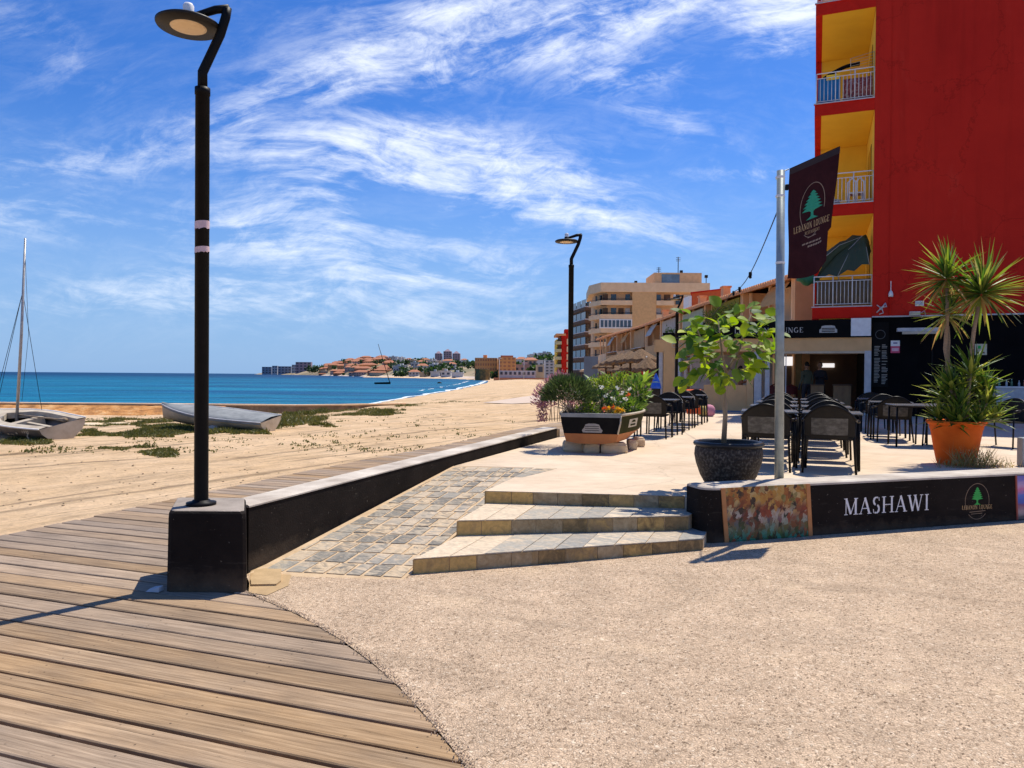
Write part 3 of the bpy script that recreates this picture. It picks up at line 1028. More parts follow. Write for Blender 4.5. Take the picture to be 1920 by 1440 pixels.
def sdist(x, y):
    """distance to the shore polyline (positive inland) and the land height there"""
    best = 1e9
    res = (0, -1)
    for i in range(len(shore) - 1):
        ax, ay = shore[i]
        bx, by = shore[i + 1]
        dx, dy = bx - ax, by - ay
        t = max(0, min(1, ((x - ax) * dx + (y - ay) * dy) / (dx * dx + dy * dy)))
        px, py = ax + dx * t, ay + dy * t
        d = math.hypot(x - px, y - py)
        if d < best - 1e-6:
            best = d
            cr = dx * (y - ay) - dy * (x - ax)
            res = (-d if cr > 0 else d, shz[i] * (1 - t) + shz[i + 1] * t)
    return res


def sand_z(x, y):
    s, hz = sdist(x, y)
    dl = interp(deckL, y) - x                       # distance left of the deck
    if s < 0:
        return hz - min(-s * .9, 1.6)
    w = 14 if y < 60 else 22
    t = min(s / w, 1)
    t = t * t * (3 - 2 * t)
    z = hz * (1 - t) - .13 * t
    if hz < -.9:
        z = max(z, min(hz + s * .06, -.13))
    z += mnoise.noise(Vector((x * .35, y * .35, 0))) * .06 * min(1, max(0, dl) / 2)
    z += mnoise.noise(Vector((x * 1.3, y * 1.3, 3))) * .018 * min(1, max(0, dl))
    # shallow wheel ruts running along the beach
    if 0 < dl < 12 and y < 60:
        z += -.035 * max(0, math.cos(dl * 2.1 + mnoise.noise(Vector((x * .2, y * .2, 9))) * 2) - .55)
    if dl > 0 and dl < 1.0:
        z += .10 * (1 - dl)
    return z


def build_ground():
    ys = [-14, -6, 0, 2]
    y = 3.0
    while y < 760:
        ys.append(y)
        y *= 1.022 if y < 60 else 1.05
    xs = []
    mb = MB()
    n = 170
    for j, y in enumerate(ys):
        half = max(30, y * 1.15 + 12)
        for i in range(n + 1):
            t = i / n * 2 - 1
            x = math.copysign(abs(t) ** 1.25, t) * half + y * .03
            mb.v.append((x, y, sand_z(x, y)))
    for j in range(len(ys) - 1):
        for i in range(n):
            a = j * (n + 1) + i
            mb.f.append((a, a + 1, a + n + 2, a + n + 1))
            mb.mi.append(0)
            mb.sm.append(True)
    structure('sand', mb, M['sand'], 'pale tracked beach sand between the boardwalk and the sea', 'sand')


build_ground()

# sea
mb = MB()
mb.face([(-30000, 20, -1), (30000, 20, -1), (30000, 40000, -1), (-30000, 40000, -1)])
structure('sea', mb, M['sea'], 'deep blue sea reaching to the horizon', 'sea')

# foam along the waterline
mb = MB()
fo = [(-9.5, 52), (-12.35, 62), (-12.15, 75), (-11.6, 93), (-10.2, 132), (-9.6, 226), (-12, 360)]
for k, (o, wdt) in enumerate(((-.1, .30), (-2.6, .16))):
    pts = []
    yy = 54 if k == 0 else 80
    while yy < 340:
        x = interp(fo, yy) + o * (1 + yy / 160) + mnoise.noise(Vector((yy * .12, k, 0))) * 1.1
        w = wdt * (1 + yy / 90) * (.5 + abs(mnoise.noise(Vector((yy * .3, k, 5)))) * 1.6)
        pts.append((x, yy, w))
        yy += 1.6 + yy * .01
    for i in range(len(pts) - 1):
        if k and (rnd.random() < .5 or pts[i][1] < 120):
            continue
        a, b = pts[i], pts[i + 1]
        mb.face([(a[0] - a[2], a[1], -.975 + .01 * k), (a[0] + a[2] * .4, a[1], -.975 + .01 * k), (b[0] + b[2] * .4, b[1], -.975 + .01 * k), (b[0] - b[2], b[1], -.975 + .01 * k)])
structure('surf', mb, pm('sea_foam', (.80, .82, .82), (.55, .66, .70), 1.5, .8), 'thin white lines of surf along the curved beach', 'surf')

# pale concrete path crossing the sand
mb = MB()
a = [G(*p, -.09) for p in ((905, 752), (1020, 738), (1040, 741), (1042, 752), (960, 755))]
mb.face([(p.x, p.y, sand_z(p.x, p.y) + .03) for p in a])
structure('path', mb, M['pale_path'], 'pale strip of paving crossing the sand', 'path')

# boardwalk: one plank after another across a curved ribbon
mb = MB()
dp = Vector((math.cos(WANG), math.sin(WANG)))
dv = Vector((-dp.y, dp.x))


def hitx(poly, c):
    """intersection of the plank line (offset c along dv) with a polyline"""
    for i in range(len(poly) - 1):
        a, b = Vector(poly[i]), Vector(poly[i + 1])
        fa, fb = a.dot(dv) - c, b.dot(dv) - c
        if fa == fb:
            continue
        if (fa <= 0 <= fb) or (fb <= 0 <= fa):
            t = fa / (fa - fb)
            return (a + (b - a) * t).dot(dp)
    return None


c = -1.6
pitch = .2
k = 0
while c < 62:
    g = .019 if c < 12 else .024
    w = pitch if c < 20 else pitch * 2
    e = []
    for cc in (c + g / 2 + rnd.uniform(0, .004), c + w - g / 2 - rnd.uniform(0, .004)):
        l, r_ = hitx(deckL, cc), hitx(deckR, cc)
        e.append((l, r_, cc))
    if all(q[0] is not None and q[1] is not None and q[1] > q[0] + .1 for q in e):
        dz = rnd.uniform(-.0025, .0025)
        jl = rnd.uniform(-.03, .03)
        (l0, r0, c0), (l1, r1, c1) = e
        P0, P1, P2, P3 = dp * (l0 + jl) + dv * c0, dp * (r0 - .004) + dv * c0, dp * (r1 - .004) + dv * c1, dp * (l1 + jl) + dv * c1
        b = .006
        top = [P0 + dv * b, P1 + dv * b, P2 - dv * b, P3 - dv * b]
        ring = [P0, P1, P2, P3]
        mb.loft([[(p.x, p.y, -.045) for p in ring], [(p.x, p.y, dz - .005) for p in ring], [(p.x, p.y, dz) for p in top]], 0, True, True)
    c += w
    k += 1
structure('boardwalk', mb, M['wood'], 'weathered wooden boardwalk of long planks curving along the beach', 'boardwalk')
# dark sheet added under the planks, standing in for shade in the gaps
mb = MB()
lf = [Vector(p) for p in deckL[:10]]
bed = [tuple(p + Vector((.06, 0))) for p in lf] + [(3.2, 21.5), (1.5, 17.0), wallO[1], wallO[0], (-2.3, 5.7)] + [(p[0] - .01, p[1]) for p in reversed(grav[:-1])]
mb.face([(p[0], p[1], -.075) for p in bed])
structure('plank_gap_shade', mb, M['soil'], 'dark sheet added under the boardwalk to darken the plank gaps', 'dark sheet')
# joists under the planks
mb = MB()
for off in (.5, 1.6, 2.7):
    pts = [Vector(p) for p in deckL]
    for i in range(2, 9):
        a, b = pts[i], pts[i + 1]
        d = (b - a).normalized()
        n = Vector((d.y, -d.x))
        mb.prism([tuple(a + n * off), tuple(a + n * (off + .07)), tuple(b + n * (off + .07)), tuple(b + n * off)], -.16, -.05)
structure('boardwalk_joists', mb, M['brown'], 'dark joists under the boardwalk planks', 'joists')


# gravel plaza
def gz(x, y):
    return .003 + .015 * max(x, 0)


mb = MB()
ys = [-8, -5, -2, 0, 1.2, 2.2, 2.8] + [g[1] for g in grav[4:]] + [5.85, 6.3, 6.8, 7.4, 8.2, 10.5]
ys = sorted(set(ys))
cols = [0, .05, .15, .3, .5, .75, 1.0]
rows = []
for y in ys:
    if y <= grav[-1][1] + 1e-6:
        x0 = interp(grav, y)
    else:
        x0 = interp([(grav[-1][0], grav[-1][1]), (-2.10, 5.8), (-2.1, 5.98), (-1.6, 7.4), (0, 10.6)], y)
    if y <= 0:
        pass
    xe = [x0, max(x0 + .2, 0.01), 2, 5, 9, 14, 24]
    xe = [x0] + [max(x0 + .1 * (i + 1), q) for i, q in enumerate((.4, 2, 5, 9, 14, 24))]
    rows.append([(x, y, gz(x, y) - (.0 if i else 0.0)) for i, x in enumerate(xe)])
mb.loft(rows, 0, closed=False)
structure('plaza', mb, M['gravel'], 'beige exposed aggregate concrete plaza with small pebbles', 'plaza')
# ragged line of loose grains where the plaza meets the boardwalk
mb = MB()
for i in range(1500):
    t = rnd.uniform(2.2, 5.6)
    x = interp(grav, t) + rnd.gauss(0.0, .018)
    s = rnd.uniform(.0015, .0045)
    x += rnd.uniform(0, .03)
    z = max(gz(x, t), 0) + .003
    h = [(x + s * math.cos(a + i), t + s * 1.2 * math.sin(a + i)) for a in (0, 1.5, 3.1, 4.6)]
    mb.hexa([(p[0], p[1], z - .004) for p in h], [(x + (p[0] - x) * .6, t + (p[1] - t) * .6, z + s * .9) for p in h])
o = mb.build('grit', pm('grit', (.58, .44, .30), (.42, .31, .20), 60, .9, island=.4))
tag(o, 'loose grit along the seam between boardwalk and plaza', 'grit', None, 'stuff')

# sandy corner and the small covered box beside the block
mb = MB()
cor = [G(*p) for p in ((470, 1072), (560, 1033), (540, 1100), (500, 1118), (466, 1113))]
mb.face([(p.x, p.y, .0075) for p in cor])
structure('mortar_patch', mb, pm('ochre_mortar', (.47, .32, .16), (.36, .24, .12), 7, .9, .005, 40), 'ochre mortar patch at the foot of the lamp block', 'mortar patch')
cv = [G(*p, .02) for p in ((470, 1086), (478, 1068), (528, 1062), (527, 1088), (518, 1095), (471, 1096))]
mb = MB()
mb.prism([(p.x, p.y) for p in cv], .0, .022)
o = mb.build('access_cover', pm('ochre_cover', (.48, .33, .17), (.38, .26, .13), 9, .85, .003, 50))
tag(o, 'small ochre access cover set flush beside the black lamp block', 'cover')

# ---------------------------------------------------------------- terrace slab, steps, ramp
TZ = .40
t3L, t3R = G(910, 922, TZ - .01), G(1284, 932, TZ - .01)
t2L, t2R = G(857, 975, .275), G(1291, 968, .265)
t1L, t1R = G(775, 1047, .132), G(1318, 1011, .125)
rTR, rTL = Vector((.30, 9.65, TZ)), Vector((-.77, 9.80, TZ))
wallF0 = G(1320, 1020, .03)            # foot of the sign wall, left end
wallF1 = G(1920, 975, .085)
sd_ = (wallF1 - wallF0)
sd_.z = 0
sd_.normalize()
wallF2 = wallF0 + sd_ * 9.0
sn_ = Vector((sd_.y, -sd_.x, 0))        # towards the camera
mb = MB()
poly = [(t3L.x, t3L.y), (t3R.x, t3R.y)]
q = wallF0 - sn_ * .2
poly += [(q.x, q.y)]
q = wallF2 - sn_ * .2
poly += [(q.x, q.y), (26, 9), (30, 34), (9.0, 36), (6.6, 31.5), (3.9, 22.7), (1.9, 17.0), (wallI[1][0] + .02, wallI[1][1]), (wallI[0][0] + .02 + (9.8 - 5.98) * .3548, 9.8), (rTR.x, rTR.y)]
mb.prism(poly, -.2, TZ)
structure('terrace', mb, M['terrace'], 'pale concrete terrace floor of the restaurant', 'terrace')

mb = MB()
A0, B0, C0, D0 = Vector((-2.10, 5.86, .004)), Vector((-.84, 5.72, .004)), rTR.copy(), rTL.copy()
def rampP(u, v, dz=0):
    p = (A0 * (1 - u) + B0 * u) * (1 - v) + (D0 * (1 - u) + C0 * u) * v
    return (p.x, p.y, p.z + dz - .003 * v)
mb.loft([[rampP(i / 8, j / 16) for i in range(9)] for j in range(17)], 0, False)
mb.loft([[rampP(0, j / 16, -.3) for j in range(17)], [rampP(0, j / 16) for j in range(17)]], 0, False)
mb.loft([[rampP(1, j / 16, -.3) for j in range(17)], [rampP(1, j / 16) for j in range(17)]], 0, False)
structure('ramp_bed', mb, M['mortar'], 'cream mortar bed of the slate ramp', 'ramp')
mb = MB()
rr = random.Random(3)
quadpatch(mb, rampP(.05, .02), rampP(.985, .012), rampP(.99, .995), rampP(.04, .985), 7, 15, .026, .006, 0, .16, rr, True)
structure('ramp', mb, M['slate'], 'sloping ramp paved with grey and tan slate tiles', 'ramp')
# worn tiles laid flat on the terrace at the ramp's head
mb = MB()
e0, e1 = G(640, 1000, .2), G(1000, 880, TZ)
quadpatch(mb, Vector((.02, 8.75, TZ + .0005)), Vector((.14, 8.72, TZ + .0005)), Vector((.62, 9.58, TZ + .0005)), Vector((.30, 9.62, TZ + .0005)), 1, 3, .02, .003, 0, .1, rr)
structure('edge_tiles', mb, M['slate'], 'slate tiles edging the terrace at the head of the ramp', 'tiles')


def step(name, L, Rr, z0, z1, back, tread, lab):
    g = thing(name, lab, 'step', (L.x, L.y, z0), 0, 'tiled steps up to the terrace')
    d = (Rr - L)
    d.z = 0
    n = d.normalized()
    n = Vector((-n.y, n.x, 0))
    mbb = MB()
    bk = [back[1], back[0]]
    mbb.prism([(L.x, L.y), (Rr.x, Rr.y), (bk[0].x, bk[0].y), (bk[1].x, bk[1].y)], z0 - .2, z1 - .006)
    mbb.build('step_core', M['mortar'], g)
    m2 = MB()
    ln = d.length
    nt = max(6, int(ln / .27))
    rz = (Rr.z - z1) if tread else 0
    A = Vector((L.x, L.y, z1 - .006))
    B = Vector((Rr.x, Rr.y, z1 - .006))
    if tread:
        Cb, Db = Vector((bk[0].x, bk[0].y, z1 - .006)), Vector((bk[1].x, bk[1].y, z1 - .006))
        quadpatch(m2, A - n * .012, B - n * .012, Cb, Db, nt, 1, .008, .008, 0, .12, rr)
        m2.build('tread', M['tread'], g)
    m3 = MB()
    lo = z0 - .03
    quadpatch(m3, Vector((L.x, L.y, lo)), Vector((Rr.x, Rr.y, lo)), Vector((Rr.x, Rr.y, z1 - .008)), Vector((L.x, L.y, z1 - .008)), nt + 1, 1, .007, .007, 0, .1, rr)
    # short return face on the left end
    bk2 = bk[1]
    quadpatch(m3, Vector((bk2.x, bk2.y, lo)), Vector((L.x, L.y, lo)), Vector((L.x, L.y, z1 - .008)), Vector((bk2.x, bk2.y, z1 - .008)), 3, 1, .007, .007, 0, .05, rr)
    m3.build('riser', M['riser'], g)
    return g


b1 = (Vector((t2L.x + .02, t2L.y + .02, 0)), Vector((1.95, 7.25, 0)))
b2 = (Vector((t3L.x + .02, t3L.y + .02, 0)), Vector((1.95, 7.5, 0)))
b3 = (Vector((t3L.x + .06, t3L.y + .18, 0)), Vector((1.95, 7.62, 0)))
step('tiled_step', t1L, t1R, 0, .132, b1, True, 'lowest tiled step, widest, meeting the gravel plaza')
step('tiled_step', t2L, t2R, .132, .272, b2, True, 'middle tiled step with grey and cream stone treads')
step('tiled_step', t3L, t3R, .272, TZ + .004, b3, False, 'top step edge of brown stone under the terrace floor')

# ---------------------------------------------------------------- low wall on the beach side
g = thing('retaining_wall', 'long black low wall with pale coping between boardwalk and ramp', 'wall', (wallI[0][0], wallI[0][1], 0))
mb = MB()
i0, i1 = Vector(wallI[0]), Vector(wallI[1])
o0, o1 = Vector(wallO[0]), Vector(wallO[1])
N = 40
for k in range(N):
    a, b = k / N, (k + 1) / N
    P = [i0.lerp(i1, a), i0.lerp(i1, b), o0.lerp(o1, b), o0.lerp(o1, a)]
    if k == 0:
        pass
za, zb = .515, .575
mb.hexa([(i0.x, i0.y, -.15), (i1.x, i1.y, -.15), (o1.x, o1.y, -.15), (o0.x, o0.y, -.15)], [(i0.x, i0.y, za), (i1.x, i1.y, zb), (o1.x, o1.y, zb), (o0.x, o0.y, za)])
mb.build('wall_body', M['black_render'], g)
mb = MB()
e = wn * .006
def cr(p, z):
    return (p.x, p.y, z)
ii0, ii1, oo0, oo1 = i0 - e, i1 - e, o0 + e, o1 + e
m_ = [[cr(ii0, za), cr(ii1, zb), cr(oo1, zb), cr(oo0, za)], [cr(ii0, za + .012), cr(ii1, zb + .012), cr(oo1, zb + .012), cr(oo0, za + .012)],
      [cr(ii0 + e * 3, za + .022), cr(ii1 + e * 3, zb + .022), cr(oo1 - e * 3, zb + .022), cr(oo0 - e * 3, za + .022)]]
mb.loft(m_, 0, True, True)
mb.build('coping', M['cement'], g)
mb = MB()
q0 = i1 + wd * .02
mb.prism([tuple(i1 + wd * .002), tuple(q0 + wd * .18), tuple(q0 + wd * .18 + wn * .285), tuple(o1 + wd * .002)], -.1, .55)
mb.build('end_pier', pm('ochre_pier', (.42, .30, .16), (.28, .20, .11), 5, .9), g)

# lamp block
bl = thing('lamp_plinth', 'black tapered concrete block under the nearest lamp post', 'plinth', (-2.25, 5.6, 0))
mb = MB()
fl, fr = G(312, 1110), G(463, 1111)
bkr = Vector((-2.15, 6.02, 0))
bkl = fl + (bkr - fr)
ctr = (fl + fr + bkl + bkr) / 4
hw = 1
rings = []
for z, s, bev in ((-.05, 1.0, .025), (.535, .965, .025), (.572, .955, .03), (.588, .92, .04)):
    cs = [fl, fr, bkr, bkl]
    rg = []
    for i in range(4):
        c0, p0, p1 = cs[i], cs[i - 1], cs[(i + 1) % 4]
        for q_ in (p0, p1):
            p = c0 + (q_ - c0).normalized() * bev
            p = ctr + (p - ctr) * s
            rg.append((p.x, p.y, z))
    rings.append(rg)
mb.loft(rings, 0, True, True)
mb.build('block', M['black_render'], bl)
mb = MB()
top = rings[-1]
rg2 = [[(p[0], p[1], .5885) for p in top], [(ctr.x + (p[0] - ctr.x) * .98, ctr.y + (p[1] - ctr.y) * .98, .5925) for p in top]]
mb.loft(rg2, 0, True, True)
mb.build('cement_top', M['block'], bl)
# crumpled paper at its foot
mb = MB()
p = G(288, 1109, 0)
mb.hexa([(p.x - .05, p.y - .02, .002), (p.x + .05, p.y - .03, .002), (p.x + .06, p.y + .03, .002), (p.x - .03, p.y + .04, .002)],
        [(p.x - .03, p.y - .0, .02), (p.x + .05, p.y - .02, .035), (p.x + .06, p.y + .02, .04), (p.x, p.y + .03, .03)])
tag(mb.build('paper_scrap', M['greywhite']), 'grey scrap of paper lying at the left foot of the lamp block', 'litter')


# ---------------------------------------------------------------- street lamps
def lamp(base, h, label, s=1.0):
    g = thing('street_lamp', label, 'street lamp', base, 0, 'black street lamps along the promenade')
    x, y, z = base
    r = .052 * s
    hp = h - .62 * s
    mb = MB()
    mb.lathe([(r, 0), (r, hp - .05), (r * 1.08, hp - .05), (r * 1.08, hp), (r * .9, hp), (.001, hp)], (x, y, z), 24)
    mb.build('pole', M['black_metal'], g)
    mb = MB()
    mb.lathe([(.001, .001), (r * 2.1, .001), (r * 2.1, .022), (r * 1.3, .030), (r * 1.2, .04), (r, .04)], (x, y, z), 24)
    mb.build('base_flange', M['black_metal'], g)
    mb = MB()
    t = z + hp
    pts = [(x, y, t - .02), (x, y, t + .12 * s), (x + .07 * s, y, t + .27 * s), (x + .135 * s, y, t + .41 * s), (x + .175 * s, y, t + .54 * s), (x + .185 * s, y, t + .61 * s)]
    mb.tube(pts, [.036 * s] * 2 + [.034 * s] * 4, 12)
    mb.build('neck', M['black_metal'], g)
    mb = MB()
    cx, cy, cz = x - .100 * s, y - .02 * s, t + .462 * s
    mb.tube([(x + .20 * s, y, t + .605 * s), (x + .10 * s, y - .005, t + .592 * s), (x - .04 * s, y - .01, t + .545 * s), (x - .10 * s, y - .02, t + .515 * s)], [.030 * s, .030 * s, .026 * s, .024 * s], 10)
    mb.tube([(x - .10 * s, y - .02 * s, t + .48 * s), (x - .10 * s, y - .02 * s, t + .55 * s)], .045 * s, 12)
    mb.build('arm', M['black_metal'], g)
    mb = MB()
    Rr = .232 * s
    mb.lathe([(.10 * s, -.012 * s), (Rr * .97, -.012 * s), (Rr, 0), (Rr, .012 * s), (Rr * .9, .026 * s), (Rr * .3, .036 * s), (.001, .037 * s)], (cx, cy, cz), 40)
    mb.build('lamp_head', M['dark_metal'], g)
    mb = MB()
    mb.lathe([(.001, -.020 * s), (.11 * s, -.018 * s), (.13 * s, -.0125 * s), (.13 * s, -.008 * s)], (cx, cy, cz), 32)
    mb.build('diffuser', M['diffuser'], g)
    mb = MB()
    mb.lathe([(.038 * s, .088 * s), (.040 * s, .150 * s), (.030 * s, .166 * s), (.001, .170 * s)], (cx, cy, cz), 16)
    mb.build('photocell', M['white'], g)
    return g


base = G(375, 951, .592)
base = Vector((-2.375, 5.66, .592))
l1 = lamp(base, 3.80, 'tall black lamp post nearest the camera, with two pink bands', 1.0)
for zpix in (423, 469):
    zz = D(376, zpix, base.y).z
    mb = MB()
    rg = []
    hb = .030 if zpix == 423 else .022
    for dz in (-hb, hb):
        rg.append([(base.x + .0535 * math.cos(2 * math.pi * k / 28), base.y + .0535 * math.sin(2 * math.pi * k / 28), zz + dz + (rnd.uniform(-.006, .006) if dz < 0 else 0) + .006 * math.cos(2 * math.pi * k / 28)) for k in range(28)])
    mb.loft(rg, 0, True)
    mb.build('tape_band', M['pink_tape'], l1)
lamp(Vector((1.17, 14.85, .60)), 3.85, 'black lamp post behind the boat planter, second from the camera')
lamp(Vector((5.62, 25.3, .40)), 4.0, 'black lamp post farthest away, over the canopy corner')

# ---------------------------------------------------------------- sign wall
sw = thing('sign_wall', 'low black terrace wall with painted white lettering and pale coping', 'wall', (wallF0.x, wallF0.y, 0))
H0, H1 = .562, .655


def wt(s):
    return H0 + (H1 - H0) * s / 9.0


def wall_fn(s0, z0):
    """front face of the sign wall"""
    def f(x, y, lift):
        p = wallF0 + sd_ * (s0 + x) + sn_ * lift
        return Vector((p.x, p.y, z0 + y))
    return f


TH = .34
prof = [(.10, 0.0, 0), (.02, .03, 0)]
mb = MB()
# body with a rounded end in plan
pl = []
for k in range(9):
    a = R(-90 - 90 * k / 8) if False else R(270 - 90 * k / 8)
    rr_ = .14
    lx, ly = rr_ + rr_ * math.cos(a), rr_ + rr_ * math.sin(a)      # lx along wall, ly depth
    pl.append((lx, ly))
pl.append((0.0, TH + .25))
pl += [(9.0, TH + .25), (9.0, 0)]
def wp(l, z):
    p = wallF0 + sd_ * l[0] - sn_ * l[1]
    return (p.x, p.y, z)
pl2 = pl[:-3] + [(0.0, TH), (9.0, TH), (9.0, 0)]
mb.hexa([wp(l, -.15) for l in pl2], [wp(l, wt(l[0]) - .03) for l in pl2])
mb.build('wall_body', M['black_render'], sw)
mb = MB()
def inset(l, k):
    return (l[0] + (k if l[0] < .5 else 0), min(max(l[1], 0) + k, TH - k) if l[0] < 8.9 or True else l[1])
mb.loft([[wp(l, wt(l[0]) - .03) for l in pl2], [wp((l[0] + .004, l[1]), wt(l[0]) - .012) for l in pl2], [wp(inset(l, .02), wt(l[0])) for l in pl2]], 0, True, True)
mb.build('coping', M['cement'], sw)
# letters
mb = MB()
sM0, sM1 = None, None


def spx(px, py):
    """position along the wall and height for a photo pixel on the front face"""
    r = ray(px, py)
    # intersect with vertical plane
    t = (wallF0 - Vector((0, 0, 0))).dot(sn_) / r.dot(sn_)
    P = Vector((0, 0, CZ)) + r * t
    return (P - wallF0).dot(sd_), P.z


a, az_ = spx(1582, 966)
b_, bz = spx(1742, 956)
hh = .165
w0 = text_width('MASHAWI')
sc = (b_ - a) / (w0 * hh)
fn0 = wall_fn(a, az_)
slope = (bz - az_) / (b_ - a)
add_text(mb, 'MASHAWI', lambda x, y, l: fn0(x * sc, y + x * sc * slope, l), hh)
mb.build('lettering', M['letter'], sw)
# cedar emblem
cx, cz = spx(1832, 940)
fe = wall_fn(cx, cz)
mb = MB()
add_ring(mb, fe, 0, 0, .155, .185, .006, -28, 208)
add_ring(mb, fe, 0, 0, .155, .185, .006, 225, 315)
mb.face([fe(-.10, -.115, .002), fe(.11, -.105, .002), fe(.11, -.098, .002), fe(-.10, -.108, .002)])
mb.face([fe(-.08, -.135, .002), fe(.07, -.13, .002), fe(.07, -.124, .002), fe(-.08, -.129, .002)])
mb.build('emblem_ring', M['gold_dim'], sw)
mb = MB()
add_cedar(mb, fe, 0.0, -.035, .185)
mb.build('emblem_cedar', M['cedar'], sw)
mb = MB()
tw = text_width('LEBANON LOUNGE') * .036
k_ = .40 / tw
add_text(mb, 'LEBANON LOUNGE', lambda x, y, l: fe(-.20 + x * k_, -.082 + y * 1.2, l + .001), .036, 0, .08, 1.3)
mb.build('emblem_lettering', M['gold'], sw)


# printed panels on the sign wall: a generic bright bazaar scene, and a dusk sea view
def art_mat():
    m, b, p, out = newmat('printed_panel')
    tc = b.n('ShaderNodeTexCoord')
    o = tc.outputs['Object']
    sp = b.n('ShaderNodeSeparateXYZ')
    b.L(o, sp.inputs[0])
    z = b.m('DIVIDE', sp.outputs[2], .45)
    v = b.noise(b.mapping(o, (0, 0, 0), (1, 1, 1)), 5.5, 6, .62, 2.6, out=1)
    vo = b.n('ShaderNodeTexVoronoi', feature='F1')
    vo.inputs['Scale'].default_value = 15
    va = b.n('ShaderNodeVectorMath', operation='MULTIPLY_ADD')
    b.L(v, va.inputs[0])
    va.inputs[1].default_value = (.16, .16, .22)
    b.L(b.mapping(o, (0, 0, 0), (1.5, 1.5, .9)), va.inputs[2])
    b.L(va.outputs[0], vo.inputs['Vector'])
    s2 = b.n('ShaderNodeSeparateColor')
    vs_ = b.n('ShaderNodeVectorMath', operation='MULTIPLY_ADD')
    b.L(b.mix(.35, vo.outputs['Color'], v), vs_.inputs[0])
    vs_.inputs[1].default_value = (.5, .5, .5)
    vs_.inputs[2].default_value = (.25, .25, .25)
    b.L(vs_.outputs[0], s2.inputs[0])
    top = b.ramp(s2.outputs[0], [(.36, (.06, .025, .01)), (.43, (.48, .14, .02)), (.5, (.66, .36, .06)), (.57, (.72, .55, .25)), (.64, (.22, .18, .03))])
    mid = b.ramp(s2.outputs[1], [(.36, (.03, .015, .012)), (.43, (.38, .05, .015)), (.49, (.16, .09, .04)), (.55, (.62, .58, .55)), (.60, (.45, .20, .08)), (.66, (.06, .05, .20))])
    low = b.ramp(s2.outputs[2], [(.38, (.01, .03, .008)), (.46, (.03, .16, .03)), (.53, (.03, .34, .26)), (.60, (.05, .09, .02)), (.66, (.35, .07, .02))])
    c = b.mix(b.m('SMOOTH_MIN', b.m('MULTIPLY', z, 2.2), 1.0, .1), low, mid)
    f = b.n('ShaderNodeMapRange', interpolation_type='SMOOTHSTEP')
    b.L(b.m('ADD', z, b.m('MULTIPLY', b.m('SUBTRACT', s2.outputs[1], .5), 1.1)), f.inputs[0])
    f.inputs[1].default_value = .45
    f.inputs[2].default_value = .75
    c = b.mix(f.outputs[0], c, top)
    c = b.mix(1.0, c, (.72, .68, .62), 'MULTIPLY')
    b.L(c, p.inputs['Base Color'])
    p.inputs['Roughness'].default_value = .45
    return m


def dusk_mat():
    m, b, p, out = newmat('dusk_panel')
    tc = b.n('ShaderNodeTexCoord')
    o = tc.outputs['Object']
    sp = b.n('ShaderNodeSeparateXYZ')
    b.L(o, sp.inputs[0])
    z = b.m('DIVIDE', sp.outputs[2], .46)
    n = b.noise(b.mapping(o, (0, 0, 0), (4, 4, 14)), 1.5, 4, .6)
    n = b.m('MULTIPLY', b.m('SUBTRACT', n, .5), .3)
    c = b.ramp(b.m('ADD', z, n), [(.0, (.10, .10, .10)), (.12, (.40, .30, .30)), (.3, (.18, .05, .16)), (.36, (.03, .08, .42)), (.52, (.05, .14, .55)), (.64, (.55, .15, .32)), (.74, (.45, .30, .52)), (1, (.08, .10, .45))])
    b.L(c, p.inputs['Base Color'])
    p.inputs['Roughness'].default_value = .4
    return m


q = [spx(*pp) for pp in ((1362, 1018), (1519, 1006), (1514, 907), (1355, 915))]
pn = thing('printed_panel', 'colourful market scene print in an orange frame on the black wall', 'printed panel', tuple(wallF0 + sd_ * q[0][0] + Vector((0, 0, .05))))
fw = wall_fn(0, 0)
mb = MB()
mb.hexa([fw(a, b, .001) for a, b in q], [fw(a, b, .006) for a, b in q])
mb.build('print', art_mat(), pn)
for (a, b), (c, d) in ((q[0], q[3]), (q[1], q[2])):
    mb = MB()
    mb.hexa([fw(a - .022, b, .001), fw(a + .022, b, .001), fw(c + .022, d, .001), fw(c - .022, d, .001)], [fw(a - .022, b, .011), fw(a + .022, b, .011), fw(c + .022, d, .011), fw(c - .022, d, .011)])
    mb.build('frame_bar', pm('orange_frame%d' % (a > q[0][0]), (.55, .24, .08), (.45, .18, .06), 9, .6), pn)
s0, z0 = spx(1907, 976)
s0b, _ = spx(1905, 885)
q = [(s0, z0 + .01), (s0 + 1.2, z0 + .02), (s0 + 1.2, wt(s0) - .02), (s0b, wt(s0) - .035)]
pn = thing('printed_panel', 'blue and pink dusk sea print at the right end of the black wall', 'printed panel', tuple(wallF0 + sd_ * s0 + Vector((0, 0, z0))))
mb = MB()
mb.hexa([fw(a, b, .001) for a, b in q], [fw(a, b, .006) for a, b in q])
mb.build('print', dusk_mat(), pn)
mb = MB()
mb.hexa([fw(s0 - .015, z0 + .01, .001), fw(s0 + .006, z0 + .01, .001), fw(s0b + .006, wt(s0) - .03, .001), fw(s0b - .015, wt(s0) - .03, .001)],
        [fw(s0 - .015, z0 + .01, .01), fw(s0 + .006, z0 + .01, .01), fw(s0b + .006, wt(s0) - .03, .01), fw(s0b - .015, wt(s0) - .03, .01)])
mb.build('frame', pm('red_frame', (.35, .08, .05), None, 9, .6), pn)
# grey bollard at the right edge behind the wall
p = G(1914, 874, TZ)
mb = MB()
mb.box((p.x + .04, p.y, TZ + .20), (.12, .12, .40), 0, 0, .01)
tag(mb.build('bollard', pm('grey_post', (.33, .35, .36), (.25, .27, .28), 6, .6)), 'short grey post behind the sign wall at the right edge', 'post')
